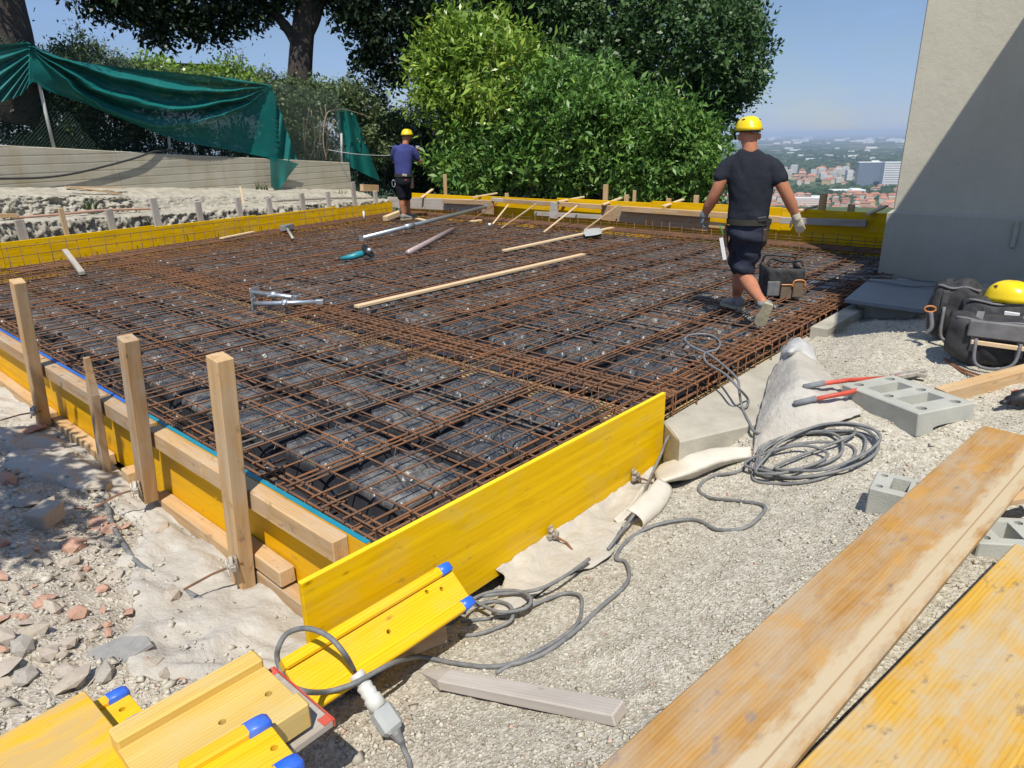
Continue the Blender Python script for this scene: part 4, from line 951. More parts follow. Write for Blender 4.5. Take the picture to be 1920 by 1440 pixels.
def duffel(label, base, u0, u1, v0, v1, depth, mat, topmat=None, tilt=0.0):
    a_ = Vector((base.x, base.y, 0)).normalized(); r_ = Vector((a_.y, -a_.x, 0)); L0 = VPl(base, u0, (v0+v1)/2); L1 = VPl(base, u1, (v0+v1)/2); hh = VPl(base, (u0+u1)/2, v0).z-base.z
    t_ = thing('tool_bag', label, 'tool bag', base, 'black tool bags against the building'); mb = MB(); rings = []; hx = (L1-L0).length/2; cx = (L0+L1)/2; n_ = 9
    for i in range(n_):
        s = -1+2*i/(n_-1); f_ = .80+.20*(1-abs(s)**6); ring = []
        for k in range(16):
            a = 2*math.pi*k/16; cy, cz = math.cos(a), math.sin(a); e_ = .62
            yy = math.copysign(abs(cy)**e_, cy); zz = math.copysign(abs(cz)**e_, cz); wob = 1+.05*math.sin(7*s+3*a)
            ring.append(Vector((cx.x, cx.y, base.z))+r_*(hx*s)+a_*(depth*.5*yy*f_*wob+depth*.5)+Vector((0, 0, max(0.0, hh*.5*(1+zz*f_*wob)+.02*math.sin(5*s)))))
        rings.append(ring)
    mb.loft(rings); fused('body', mb, M[mat], t_, .018, 4, lambda A: .05*fbm(A[:, 0]*6+A[:, 2]*4, A[:, 1]*6-A[:, 2]*5, 3, 45)); c0 = Vector((cx.x, cx.y, base.z))
    for s in (-.45, .35):
        mb = MB(); pth = [c0+r_*(hx*s)+a_*(depth*(.5-.53*math.cos(q)))+Vector((0, 0, hh*(.5+.53*math.sin(q)))) for q in np.linspace(-.4, 2.4, 9)]; 
        for q0, q1 in zip(pth[:-1], pth[1:]): mb.bar(q0, q1, .045, .008, a_ if abs((q1-q0).normalized().dot(a_)) < .8 else (0, 0, 1), .001)
        mb.build('strap', M[topmat or 'bag'], t_)
    mb = MB(); mb.tube(spline([c0+r_*(hx*-.42)+a_*(-.02)+Vector((0, 0, hh*.6)), c0+r_*(hx*-.35)-a_*.05+Vector((0, 0, hh*.12)), c0+r_*(hx*.0)-a_*.07+Vector((0, 0, hh*.0+.02)), c0+r_*(hx*.3)-a_*.05+Vector((0, 0, hh*.2)), c0+r_*(hx*.35)-a_*.02+Vector((0, 0, hh*.6))], 5), .012, 6); mb.build('handle', M['bag_grey'], t_, True)
    mb = MB(); mb.tube([c0+r_*(hx*s)+a_*(depth*.12)+Vector((0, 0, hh*.93+.01*math.sin(6*s))) for s in np.linspace(-.85, .85, 12)], .010, 5); mb.build('zip', M['bag_grey'], t_, True)
    return t_, r_, a_, c0, hx, hh
bb = GG(1860, 692, 0); bm_, r_, a_, c0, hx, hh = duffel('front grey topped black tool bag with hanging straps on the gravel', bb, 1768, 1990, 602, 692, .34, 'bag', 'bag_grey')
mb = MB(); mb.bar(c0-r_*hx*.6-a_*.01+Vector((0, 0, hh*.80)), c0+r_*hx*.95-a_*.01+Vector((0, 0, hh*.80)), hh*.34, .035, a_, .015); mb.build('side_panel', M['bag_grey'], bm_)
mb = MB(); mb.bar(c0-r_*hx*.5-a_*.018+Vector((0, 0, hh*.52)), c0+r_*hx*.98-a_*.018+Vector((0, 0, hh*.50)), .03, .02, a_, .003); mb.build('trim', M['wood_pale'], bm_)
b2_ = Vector((bb.x, bb.y, bb.z))+a_*.40; bz2 = Vector((b2_.x, b2_.y, float(gh(b2_.x, b2_.y))+.0)); bm2, r2, a2, c2, hx2, hh2 = duffel('black tool bag with a white tag behind the grey topped bag, under the yellow helmet', bz2, 1795, 1990, 566, 640, .34, 'bag')
mb = MB(); mb.bar(c2+r2*hx2*-.1-a2*.012+Vector((0, 0, hh2*.78)), c2+r2*hx2*.2-a2*.012+Vector((0, 0, hh2*.77)), .035, .02, a2, .002); mb.build('tag', M['white'], bm2)
b3_ = bz2+a2*.12-r2*.02; b3_ = Vector((b3_.x, b3_.y, float(gh(b3_.x, b3_.y)))); bm3, r3, a3, c3, hx3, hh3 = duffel('slouched black tool bag with an orange carabiner, leftmost of the three by the building', b3_, 1742, 1838, 533, 640, .30, 'bag')
mb = MB(); mb.tube([c3-r3*hx3*.95-a3*.05+r3*(.038*math.cos(a))+Vector((0, 0, hh3*.55+.024*math.sin(a)))+a3*.01*math.cos(a) for a in np.linspace(0, 2*math.pi, 14)], .007, 6); mb.build('carabiner', M['orange'], bm3, True)
mb = MB(); mb.tube(spline([c3-r3*hx3*.9-a3*.06+Vector((0, 0, hh3*.5)), c3-r3*hx3*.75-a3*.08+Vector((0, 0, hh3*.25)), c3-r3*hx3*.95-a3*.08+Vector((0, 0, hh3*.1))], 5), .016, 6); mb.build('strap', M['bag_grey'], bm3, True)
def helmet(name, label, c, r, fwd, mat='helmet', parent=None, tilt=None):
    """ribbed climbing style safety helmet; c is the centre of the rim"""
    f_ = Vector(fwd).normalized(); s_ = Vector((f_.y, -f_.x, 0)).normalized(); u_ = s_.cross(f_).normalized()
    if u_.z < 0: u_ = -u_
    root = parent if parent is not None else thing(name, label, 'helmet', c)
    mb = MB(); rings = []; N_ = 24
    for i in range(9):
        t = i/8*math.pi/2; ring = []
        for k in range(N_):
            a = 2*math.pi*k/N_; cr_ = math.cos(t)**.8 if i < 8 else .02; hz = math.sin(t)**.9
            rib_ = 1+.018*math.cos(5*math.atan2(math.sin(a)*1.0, math.cos(a)))*math.sin(2*t)
            low = -.22*max(0, -math.cos(a))*(1-hz)+.05*math.cos(2*a)*(1-hz)
            ring.append(c+f_*(r*1.20*math.cos(a)*cr_*rib_*(1+.10*(i == 0)))+s_*(r*.98*math.sin(a)*cr_*rib_*(1+.05*(i == 0)))+u_*(r*(.98*hz*rib_+low)))
        rings.append(ring)
    mb.loft(rings); sh = mb.build('shell', M[mat], root, True)
    mb = MB()
    for sgn in (-1, 1):
        for q in (0.35, 2.2):
            dirv = f_*math.cos(q)*1.08+s_*math.sin(q)*sgn*.93; pz = c+dirv*r*.80+u_*r*.62; nn = (dirv*.8+u_*.62).normalized(); t_ = nn.cross(u_).normalized()
            mb.loft([[pz+t_*r*.16+nn*.004, pz-t_*r*.16+nn*.004, pz+u_*r*.2-nn*r*.10], [pz+t_*r*.15+nn*.012, pz-t_*r*.15+nn*.012, pz+u_*r*.19-nn*r*.09]])
    mb.build('vent', M['black'], root)
    return root
ph = VPl(c2+a2*.17, 1893, 561); helmet('safety_helmet', 'yellow safety helmet lying on the black bags', Vector((ph.x, ph.y, c2.z+hh2*.97)), .14, (-.3, -1, 0))
mb = MB()
mb.tube(spline([GG(1770, 672, .01), GG(1800, 690, .012), GG(1850, 708, .012)], 6), .008, 5); mb.tube(spline([GG(1772, 675, .014), GG(1805, 697, .012), GG(1845, 712, .012)], 6), .008, 5)
tag(mb.build('thin_rods', M['rust2']), 'pair of thin rusty rods on the gravel before the tool bags', 'rods')

# grey stake, plug and shuttering beams in front
a = GG(815, 1270, .03); b2 = GG(1163, 1338, .03); d = (b2-a); V, Fs = cbox_data(d.length*.93, .085, .05, .006, d.length*.535, 0, 0)
mb = MB(); mb.add(V, Fs); x0 = d.length*.07
mb.loft([[(x0+.001, s1*.042, s2*.024) for s1, s2 in ((-1, -1), (1, -1), (1, 1), (-1, 1))], [(-.10, .022+s1*.010, s2*.010-.01) for s1, s2 in ((-1, -1), (1, -1), (1, 1), (-1, 1))]])
o = obj('ground_stake', mesh('ground_stake', mb.V, mb.F, M['wood_grey2']), None, frame(a, d, (0, 0, 1))); tag(o, 'weathered grey pointed stake lying on the gravel in front of the cables', 'stake')
def hbeam(name, label, U0, U1, L0, L1, mat, caps=True, holes=(), capmat='bluecap', thick=None, group='yellow timber shuttering beams', hole_r=.011):
    """I shaped timber beam on its side: U is the upper long edge, L the lower one; index 1 is the visible end"""
    x = ((U1-U0)+(L1-L0)).normalized(); y = (U1-L1); y = (y-x*y.dot(x)); wd = y.length; y.normalize(); z = x.cross(y)
    if z.z < 0: y = -y; z = x.cross(y)
    c1 = (U1+L1)/2; ln = ((U1-U0).length+(L1-L0).length)/2
    mw_ = Matrix.Identity(4)
    for i in range(3): mw_[i][0] = x[i]; mw_[i][1] = y[i]; mw_[i][2] = z[i]; mw_[i][3] = c1[i]
    th_ = thick or wd*.27; fl = wd*.20
    root = bpy.data.objects.new(name, None); root.matrix_basis = mw_; COL.objects.link(root); tag(root, label, 'beam', group)
    def part(nm, mb, mt, sm_=False):
        me = mesh(nm, mb.V, mb.F, M[mt], sm_); bm = bmesh.new(); bm.from_mesh(me); bmesh.ops.recalc_face_normals(bm, faces=bm.faces); bm.to_mesh(me); bm.free()
        o = bpy.data.objects.new(nm, me); COL.objects.link(o); o.parent = root; return o
    mb = MB(); mb.box(-ln/2, 0, -th_*.0, ln, wd-2*fl+.002, th_*.34, .002); web = part('web', mb, mat)
    if holes:
        cu = MB()
        for hx_, hy_ in holes: cyl(cu, (hx_, hy_*wd), hole_r, -th_, th_)
        o2 = bpy.data.objects.new('cut', mb_mesh(cu, 'cut')); COL.objects.link(o2); o2.matrix_basis = mw_
        modmesh(web, ('BOOLEAN', dict(operation='DIFFERENCE', object=o2, solver='EXACT'))); bpy.data.objects.remove(o2)
    for s in (-1, 1):
        mb = MB(); yc = s*(wd/2-fl/2); n_ = 8
        mb.box(-ln/2-(.02 if caps else 0), yc, 0, ln-(.04 if caps else 0), fl, th_, .007); part('flange', mb, mat)
        if caps:
            mb = MB(); g_ = .0015
            prof = lambda e: [(-.075*1.0 if abs(q) < 0 else 0, 0) for q in (0,)]
            rings = []
            for xx, k in ((-.062, 1.0), (-.03, 1.0), (-.008, .93), (.004, .72)):
                rings.append([(xx-(.028*(1-abs(cz))if xx < -.05 else 0), yc+cy*(fl/2+g_)*k, cz*(th_/2+g_)*k) for cy, cz in ((-1, -.8), (-.8, -1), (.8, -1), (1, -.8), (1, .8), (.8, 1), (-.8, 1), (-1, .8))])
            mb.loft(rings); part('end_cap', mb, capmat, True)
    return root
def gl_(u, v, z): return P(u, v, z)
zb = float(gh(*GG(700, 1290, 0)[:2]))
zu, zl = -.20, -.345
hbeam('timber_beam', 'clean yellow shuttering beam with small blue caps leaning by the front board', P(505, 1240, zu), P(840, 1053, zu), P(600, 1342, zl), P(884, 1138, zl), 'yellow_beam', holes=((-.10, .10), (-.42, -.05), (-.17, .33*.6)), hole_r=.010)
q = P(800, 1190, zl-.07); loose('timber', 'dark square timber under the far end of the clean yellow beam', 'timber', P(735, 1215, zl-.10), P(830, 1178, zl-.10), .09, .09, 'wood2')
z2 = -.055
zr = -.135; a, b2 = P(566, 1304, zr), P(300, 1480, zr); wd = (P(527, 1244, zr)-P(605, 1363, zr)).length
rbd = loose('red_edged_board', 'old pale board with red painted end under the weathered yellow beam', 'board', b2, a, wd, .027, 'wood_grey')
o = board('painted_end', a+(a-b2).normalized()*.001, a+(a-b2).normalized()*.007, wd*1.004, .03, M['red'], rbd, c=.002)
for s in (-1, 1):
    dd = (a-b2).normalized(); yy = Vector((-dd.y, dd.x, 0)); board('painted_corner', a-dd*.035+yy*(s*(wd/2-.02))+Vector((0, 0, .0145)), a-dd*.001+yy*(s*(wd/2-.02))+Vector((0, 0, .0145)), .04, .003, M['red'], rbd, c=.001)
hbeam('timber_beam', 'weathered dull yellow beam with holes in its web lying on the red edged board', P(205, 1400, z2), P(487, 1232, z2), P(300, 1515, z2), P(574, 1346, z2), 'yellow_worn', caps=False, holes=((-.055, -.05), (-.21, -.05)), hole_r=.012)
z3 = -.19; hbeam('timber_beam', 'yellow beam with rounded blue caps showing under the scuffed panel', P(40, 1405, z3), P(232, 1296, z3), P(95, 1462, z3), P(287, 1352, z3), 'yellow_beam', holes=((-.045, .06),), hole_r=.011)
z4 = z3+.10; c4 = [P(160, 1300, z4), P(-160, 1472, z4), P(-60, 1650, z4), P(228, 1452, z4)]
x = (c4[0]-c4[1]).normalized(); y = (c4[3]-c4[0]); y = (y-x*y.dot(x)); o = board('shuttering_panel', c4[1]+y/2, c4[0]+y/2, y.length, .027, M['yellow_scuffed'], None, c=.003); tag(o, 'scuffed orange yellow shuttering panel in the bottom left corner', 'panel')
z5 = .05; hbeam('timber_beam', 'topmost yellow beam with big blue cap at the bottom edge, over the weathered beam', P(335, 1440, z5), P(506, 1344, z5), P(400, 1560, z5), P(562, 1450, z5), 'yellow_beam', holes=((-.03, -.02),), hole_r=.011)
# cables
def cable(label, pts, r=.0095, mat='cable', n=6, group='grey power cables', name='power_cable'):
    mb = MB(); mb.tube(spline(pts, n), r, 7); return tag(mb.build(name, M[mat], None, True), label, 'cable', group)
gg = lambda u, v, dz=.012: GG(u, v, dz)
zc = zu+.02
pl0 = P(667, 1262, -.285); pl1 = GG(740, 1372, .05)
cable('thick grey cable looping from the plug over the yellow beam and across the gravel', [pl0+(pl0-pl1)*.05, P(645, 1225, zc+.08), P(615, 1193, zc+.12), P(575, 1178, zc+.11), P(540, 1187, zc+.07), P(523, 1212, zc+.03), P(520, 1238, zu-.01), P(535, 1275, zu-.05), P(565, 1295, z2-.08), P(610, 1297, zl+.06), P(660, 1283, zl+.06), P(705, 1259, zl+.05), P(745, 1240, zl), gg(790, 1232, .03), gg(850, 1243), gg(925, 1250), gg(1005, 1232), gg(1070, 1190), gg(1130, 1135), gg(1170, 1100), gg(1180, 1075), gg(1172, 1053), gg(1155, 1046), gg(1175, 1015), gg(1225, 986), gg(1300, 974), gg(1345, 993), gg(1395, 990), gg(1428, 965), gg(1432, 948), gg(1390, 940), gg(1330, 933), gg(1310, 915), gg(1335, 893), gg(1385, 884), gg(1410, 860)], .0105)
co_ = []
for k, (cx, cy, rx, ry, ph_) in enumerate([(1505, 868, 98, 36, 0), (1520, 852, 108, 40, .2), (1500, 846, 85, 33, .4), (1535, 846, 112, 46, .55), (1475, 862, 72, 24, .7), (1545, 838, 100, 42, .9)]):
    for a in np.linspace(0, 2*math.pi, 13)[:-1]:
        co_.append(gg(cx+rx*math.cos(math.pi-a)+6*math.sin(3*a+k), cy-ry*math.sin(a)-.16*(rx*math.cos(math.pi-a)), .012+.011*k+.006*math.sin(2*a+k)))
cable('coiled grey cable lying in loose rings in front of the hollow block', [gg(1410, 860, .02)]+co_+[gg(1600, 815, .05), gg(1560, 808, .04), gg(1480, 812, .04), gg(1420, 812, .05), gg(1404, 790, .06), gg(1392, 765, .06), P(1386, 735, -.10), P(1383, 712, -.03), P(1362, 690, -.03), P(1330, 665, -.03), P(1298, 650, -.02), P(1284, 635, -.03), P(1300, 627, -.03), P(1330, 628, -.03), P(1349, 640, -.03), P(1345, 655, -.02), P(1322, 662, -.02), P(1325, 680, -.03), P(1360, 702, -.03), P(1385, 728, -.05), gg(1402, 748, .05), gg(1400, 762, .05), gg(1380, 772, .04), gg(1330, 790, .02), gg(1285, 803, .02), PY(1256, 816, 2.12), PY(1240, 850, 2.1), PY(1222, 890, 2.09), gg(1205, 930, .10), gg(1195, 955, .10), gg(1170, 990, .06), gg(1140, 1030, .05)], .0095)
cable('grey cable running below the felt strip into a tangle by the blue capped beam end', [gg(1105, 1048, .07), gg(1060, 1080, .07), gg(1010, 1105, .07), gg(960, 1112, .07), gg(925, 1115, .08), gg(890, 1122, .09), gg(905, 1135, .08), gg(940, 1148, .06), gg(985, 1140, .06), gg(995, 1122, .07), gg(970, 1108, .085), gg(920, 1110, .09), gg(880, 1128, .10), gg(870, 1150, .07)], .0095)
cable('grey cable loop on the gravel right of the blue capped beam end', [gg(865, 1165, .03), gg(910, 1160), gg(960, 1150, .03), gg(1010, 1130, .02), gg(1060, 1112, .02), gg(1088, 1118, .02), gg(1090, 1145), gg(1083, 1168), gg(1060, 1190), gg(1020, 1215), gg(960, 1245), gg(930, 1262)], .0095)
cable('grey cable end curling under the tangle', [gg(860, 1190), gg(890, 1190), gg(930, 1178), gg(960, 1160, .03), gg(955, 1135, .05), gg(925, 1128, .06), gg(890, 1135, .06)], .0095)
# plug
pg = thing('plug_connector', 'grey white in-line power plug lying on the gravel with its cable', 'plug', GG(700, 1330, 0))
ax = (pl1-pl0); ln = ax.length; ax.normalize(); at2 = lambda t: pl0+ax*(ln*t)
sc = ln/.30*1.35
mb = MB(); mb.tube([at2(0), at2(.02), at2(.10), at2(.12), at2(.18), at2(.20)], [x*sc for x in (.020, .026, .026, .021, .020, .022)], 16); mb.build('sleeve', M['plug'], pg, True)
mb = MB(); mb.tube([at2(.20), at2(.22), at2(.30), at2(.32), at2(.40), at2(.42), at2(.60)], [x*sc for x in (.024, .027, .024, .028, .024, .030, .030)], 16); mb.build('body', M['plug'], pg, True)
mb = MB(); s_ = Vector((-ax.y, ax.x, 0)).normalized(); V, Fs = cbox_data(ln*.42, .072*sc, .060*sc, .014*sc, ln*.21, 0, 0); mb.add(V, Fs, frame(at2(.58), ax, (0, 0, 1))); mb.build('housing', M['plug2'], pg, False)
upn = (s_.cross(ax)); upn = upn if upn.z > 0 else -upn
for t0, t1, mt, w_ in ((.72, .76, 'red', .04), (.78, .86, 'bluepaint', .025)):
    mb = MB(); V, Fs = cbox_data(ln*(t1-t0), w_*sc, .002, .0005, ln*(t1-t0)/2, -.006, 0); mb.add(V, Fs, frame(at2(t0)+Vector((0, 0, .0306*sc)), ax, (0, 0, 1))); mb.build('rating_print', M[mt], pg)
mb = MB(); mb.tube([at2(1.0), at2(1.05), at2(1.14), at2(1.22)], [x*sc for x in (.022, .018, .014, .010)], 10); mb.build('strain_relief', M['cable'], pg, True)
cable('dark cable leaving the plug towards the bottom edge', [at2(1.2), gg(757, 1405, .03), gg(768, 1432, .015), gg(772, 1480, .015)], .010, 'cable')
# grey hose on the rubble
cable('dusty grey hose half buried at the edge of the felt on the left', [gg(172, 930, .01), gg(200, 948, .03), gg(208, 975, .03), gg(225, 1010, .03), gg(258, 1055, .03), gg(310, 1088, .03), gg(355, 1112, .03), gg(385, 1130, .03), gg(398, 1152, .01)], .014, 'cable', group='hose', name='hose')

# rubble
def stone_mesh(kind, seed):
    rg = np.random.default_rng(seed); bm = bmesh.new(); bmesh.ops.create_icosphere(bm, subdivisions=1, radius=1.0)
    sc_ = {'chunk': (1.0, .78, .55), 'flat': (1.15, .85, .16), 'shard': (1.3, .6, .28)}[kind]
    pl_ = [(rg.normal(size=3), rg.uniform(.55, .85)) for _ in range(7)]
    for v in bm.verts:
        p_ = np.array(v.co)*rg.uniform(.9, 1.1)
        for nn, d_ in pl_:
            nn = nn/np.linalg.norm(nn); e = p_ @ nn
            if e > d_: p_ = p_-nn*(e-d_)
        v.co = Vector(p_*np.array(sc_))
    me = bpy.data.meshes.new('rubble_stone'); bm.to_mesh(me); bm.free(); return me
SM = {}
for k, mt in (('chunk', 'stone_a'), ('chunk', 'stone_b'), ('chunk', 'terracotta'), ('flat', 'stone_b'), ('flat', 'stone_a'), ('flat', 'terracotta'), ('shard', 'stone_a'), ('shard', 'terracotta')):
    for s in range(2):
        me = stone_mesh(k, hash((k, mt, s)) % 1000 if False else (len(SM)*7+s+3)); me.materials.append(M[mt]); SM.setdefault((k, mt), []).append(me)
LB = {('chunk', 'stone_a'): 'beige broken stone among the rubble left of the formwork', ('chunk', 'stone_b'): 'grey broken stone among the rubble left of the formwork', ('chunk', 'terracotta'): 'pinkish brick lump among the rubble left of the formwork', ('flat', 'stone_b'): 'flat grey slab chip lying in the rubble', ('flat', 'stone_a'): 'flat beige plaster chip lying in the rubble', ('flat', 'terracotta'): 'flat reddish tile chip lying in the rubble', ('shard', 'stone_a'): 'long beige stone splinter in the rubble', ('shard', 'terracotta'): 'long pinkish brick splinter in the rubble'}
def put(name, label, cat, me, u, v, s, rz=0, sink=.3, tilt=.25, group=None, dz=0):
    p_ = GG(u, v, 0); o = bpy.data.objects.new(name, me); COL.objects.link(o); o.location = p_+Vector((0, 0, s*sink+dz)); o.scale = (s, s, s); o.rotation_euler = (j(-tilt, tilt), j(-tilt, tilt), rz); return tag(o, label, cat, group)
keys = list(SM); wts = [.36, .08, .14, .04, .16, .08, .08, .06]
random.seed(21)
for i in range(190):
    u = random.uniform(-20, 420); v = 820+(random.random()**.8)*470
    if u > 140+(v-900)*.85+30 and v < 1180: continue
    if v > 1240 and u > 480-(v-1240)*2: continue
    k = random.choices(keys, wts)[0]; s = random.choice([.03, .035, .04, .05, .06, .08])*(1.25 if u < 160 and v < 1000 else .85)
    put('rubble_stone', LB[k], 'stone', random.choice(SM[k]), u, v, s, j(0, 6.28), .22, .35, 'rubble: '+LB[k].split(' ')[0]+' '+LB[k].split(' ')[1]+' pieces')
mb = MB(); 
tile = mesh('stone_tile', *(lambda m_: (m_.V, m_.F))((lambda m_: (m_.loft([[(-1, -.3, 0), (-.5, -.62, 0), (.35, -.6, 0), (1.05, -.1, 0), (.85, .35, 0), (.1, .62, 0), (-.75, .35, 0)], [(-.98, -.3, .09), (-.5, -.6, .09), (.35, -.58, .09), (1.0, -.1, .09), (.83, .33, .09), (.1, .6, .09), (-.73, .35, .09)]]), m_)[1])(MB())), M['stone_c'])
put('stone_tile', 'large flat dark grey stone tile lying in the rubble at the lower left', 'tile', tile, 218, 1230, .145, -.5, .1, .06)
bl = MB(); bl.box(0, 0, 0, 2.0, 1.5, 1.35, .12); blm = mesh('stone_block', bl.V, bl.F, M['stone_a']); put('stone_block', 'big squarish beige stone block at the upper left of the rubble', 'stone', blm, 88, 978, .085, .6, .5, .1)
put('rubble_stone', 'pink flat brick chip beside the hose at the top of the rubble', 'stone', SM[('flat', 'terracotta')][0], 178, 985, .13, .3, .1, .1)
put('rubble_stone', 'orange brick fragment stuck under a grey slab in the rubble', 'stone', SM[('chunk', 'terracotta')][0], 138, 1030, .10, 1.1, .2, .1)
put('rubble_stone', 'dark red brick piece on the white felt beside the leftmost post', 'stone', SM[('flat', 'terracotta')][1], 57, 817, .13, .2, .1, .05, dz=.04)
put('rubble_stone', 'tan stone lying on the felt strip below the brown bottom rail', 'stone', SM[('chunk', 'stone_a')][1], 305, 1008, .075, .4, .3, .1, dz=.04)
put('rubble_stone', 'pointed beige stone on the hose edge near the tallest post', 'stone', SM[('chunk', 'stone_a')][0], 320, 1125, .085, .9, .3, .1)
put('rubble_stone', 'pale wedge shaped stone nearest the blue capped beam at the lower left', 'stone', SM[('shard', 'stone_a')][0], 140, 1283, .085, .5, .3, .1)
hb = MB(); hb.box(0, 0, .5, 2, 1.1, 1.0, .03); ho = hb.build('hollow_brick', M['stone_a']); cu = MB()
for q in (-.6, 0, .6): cu.box(q, 0, .5, .36, 3, .5, .02)
boolean(ho, mb_mesh(cu, 'cut')); ph = GG(188, 925, 0); ho.location = ph; ho.scale = (.075, .075, .075); ho.rotation_euler = (.1, 0, -.75); tag(ho, 'small hollow brick with three slots lying on the rubble by the felt', 'brick')

# things lying on the mesh
def prop(name, label, pix0, pix1, r, mat, z=-.03, group=None, cat='prop', plates=True, z1=None):
    a = P(*pix0, z); b2 = P(*pix1, z if z1 is None else z1) if not hasattr(pix1, 'x') else pix1; t_ = thing(name, label, cat, a, group); mb = MB(); mb.tube([a, b2], r, 12); mb.build('tube', M[mat], t_, True); d = (b2-a).normalized()
    if plates:
        for e, s in ((a, -1), (b2, 1)):
            mb = MB(); mb.bar(e+d*(s*.002), e+d*(s*.01), .10, .10, (0, 0, 1)); mb.build('end_plate', M[mat], t_)
        mb = MB(); mb.tube([a.lerp(b2, .3), a.lerp(b2, .36)], r*1.35, 12); mb.build('collar', M[mat], t_, True)
    return t_
prop('steel_prop', 'long grey steel prop lying across the rear of the mesh up to the far boards', (678, 447), PX(910, 388, 11.6), .040, 'steel', .02)
prop('steel_tube', 'dirty pinkish perforated tube lying on the mesh', (765, 474), (850, 430), .045, 'tubepink', .0, cat='tube', plates=False)
mb = MB()
loose('batten', 'longest pale batten lying in the middle of the mesh', 'batten', P(668, 575, -.02), P(1094, 477, -.02), .085, .03, 'wood_pale', 'battens lying on the mesh')
loose('batten', 'second pale batten lying on the mesh behind the longest one', 'batten', P(945, 470, -.02), P(1148, 427, -.02), .09, .03, 'wood_pale', 'battens lying on the mesh')
loose('offcut', 'short pale offcut lying before the rear left boards', 'offcut', P(415, 447, .0), P(475, 435, .0), .09, .03, 'wood_pale')
loose('offcut', 'small pale offcut on the mesh near the long prop end', 'offcut', P(882, 415, -.02), P(902, 413, -.02), .10, .03, 'wood_pale')
loose('offcut', 'flat pale offcut by the shoes of the blue shirted worker', 'offcut', P(782, 410, -.03), P(808, 416, -.03), .10, .03, 'wood_pale')
loose('grey_stake', 'round ended grey stake lying against the left end of the rear boards', 'stake', PB(122, 470, -.3), P(154, 512, -.02), .075, .05, 'wood_grey')
def pushprop(label, a, b2, side):
    t_ = thing('screw_prop', label, 'screw prop', a, 'short galvanised props on the mesh'); d = (b2-a).normalized(); mb = MB(); mb.tube([a, b2], .026, 10); mb.build('tube', M['steel'], t_, True)
    mb = MB(); mb.bar(a-d*.006, a+d*.006, .14, .13, (0, 0, 1)); mb.build('base_plate', M['steel'], t_)
    mb = MB(); c_ = a.lerp(b2, .48); mb.tube([c_-d*.03, c_+d*.03], .042, 10); s_ = Vector((-d.y, d.x, 0)); mb.bar(c_-s_*.09, c_+s_*.09, .025, .02); mb.build('screw_collar', M['steel'], t_, True)
    mb = MB(); mb.bar(b2-d*.03, b2+d*.05, .05, .05); mb.build('head', M['steel'], t_); return t_
pushprop('front one of the two galvanised screw props with its plate upright', P(476, 570, .02), P(598, 566, .02), 1)
pushprop('rear one of the two galvanised screw props lying askew', P(478, 549, .02), P(552, 558, .02), 1)
t_ = thing('metal_clamp', 'small grey metal clamp with a handle before the rear left boards', 'clamp', P(540, 436, 0)); mb = MB(); mb.tube([P(536, 425, .04), P(549, 447, -.02)], .028, 8); mb.build('handle', M['steel_dirty'], t_, True); mb = MB(); mb.bar(P(530, 428, .05), P(547, 424, .05), .12, .10); mb.build('jaw', M['steel'], t_)
gr = thing('angle_grinder', 'teal angle grinder with black guard lying on the mesh', 'grinder', P(675, 480, -.02)); ga, gb, gc = P(640, 485, 0.0), P(662, 481, .03), P(684, 474, .06)
mb = MB(); mb.tube([ga, ga.lerp(gb, .5), gb, gb.lerp(gc, .6), gc], [.028, .036, .05, .052, .042], 12); mb.build('body', M['tealtool'], gr, True)
mb = MB(); d = (gc-gb).normalized(); up_ = Vector((.25, -.5, .6)).normalized(); cc_ = gc+d*.06; e1_ = up_.orthogonal().normalized(); e2_ = up_.cross(e1_); mb.loft([[cc_+e1_*(.115*math.cos(a))+e2_*(.115*math.sin(a))+up_*h_ for a in np.linspace(0, 2*math.pi, 20)[:-1]] for h_ in (-.008, .008)]); mb.build('disc', M['black'], gr)
mb = MB(); mb.loft([[cc_+e1_*(.125*math.cos(a))+e2_*(.125*math.sin(a))+up_*h_ for a in np.linspace(.4, .4+math.pi, 14)]+[cc_+up_*h_] for h_ in (.012, .03)]); mb.build('guard', M['black'], gr)
mb = MB(); mb.ell(cc_+up_*.03, .045, .045, .04); mb.build('gear_head', M['steel'], gr, True)
for (u, v, lb) in [(683, 413, 'white tagged stub sticking up before the rear left boards'), (918, 424, 'small white cup on the mesh near the far boards')]:
    mb = MB(); p_ = P(u, v, -.03); mb.tube([p_, p_+Vector((0, 0, .06 if u > 800 else .20))], .03 if u > 800 else .022, 10); tag(mb.build('white_stub', M['white'], None, True), lb, 'marker')
V, Fs = sheet([[P(1098, 443, -.01), P(1115, 441, .005), P(1128, 438, .0)], [P(1094, 436, .01), P(1112, 433, .02), P(1128, 432, .01)], [P(1096, 430, .0), P(1110, 428, .02), P(1124, 427, .0)]], 4, 4); tag(obj('plastic_sheet', mesh('plastic_sheet', V, Fs, M['plastic_sheet'], True)), 'crumpled bluish plastic sheet at the end of the second batten', 'plastic sheet')

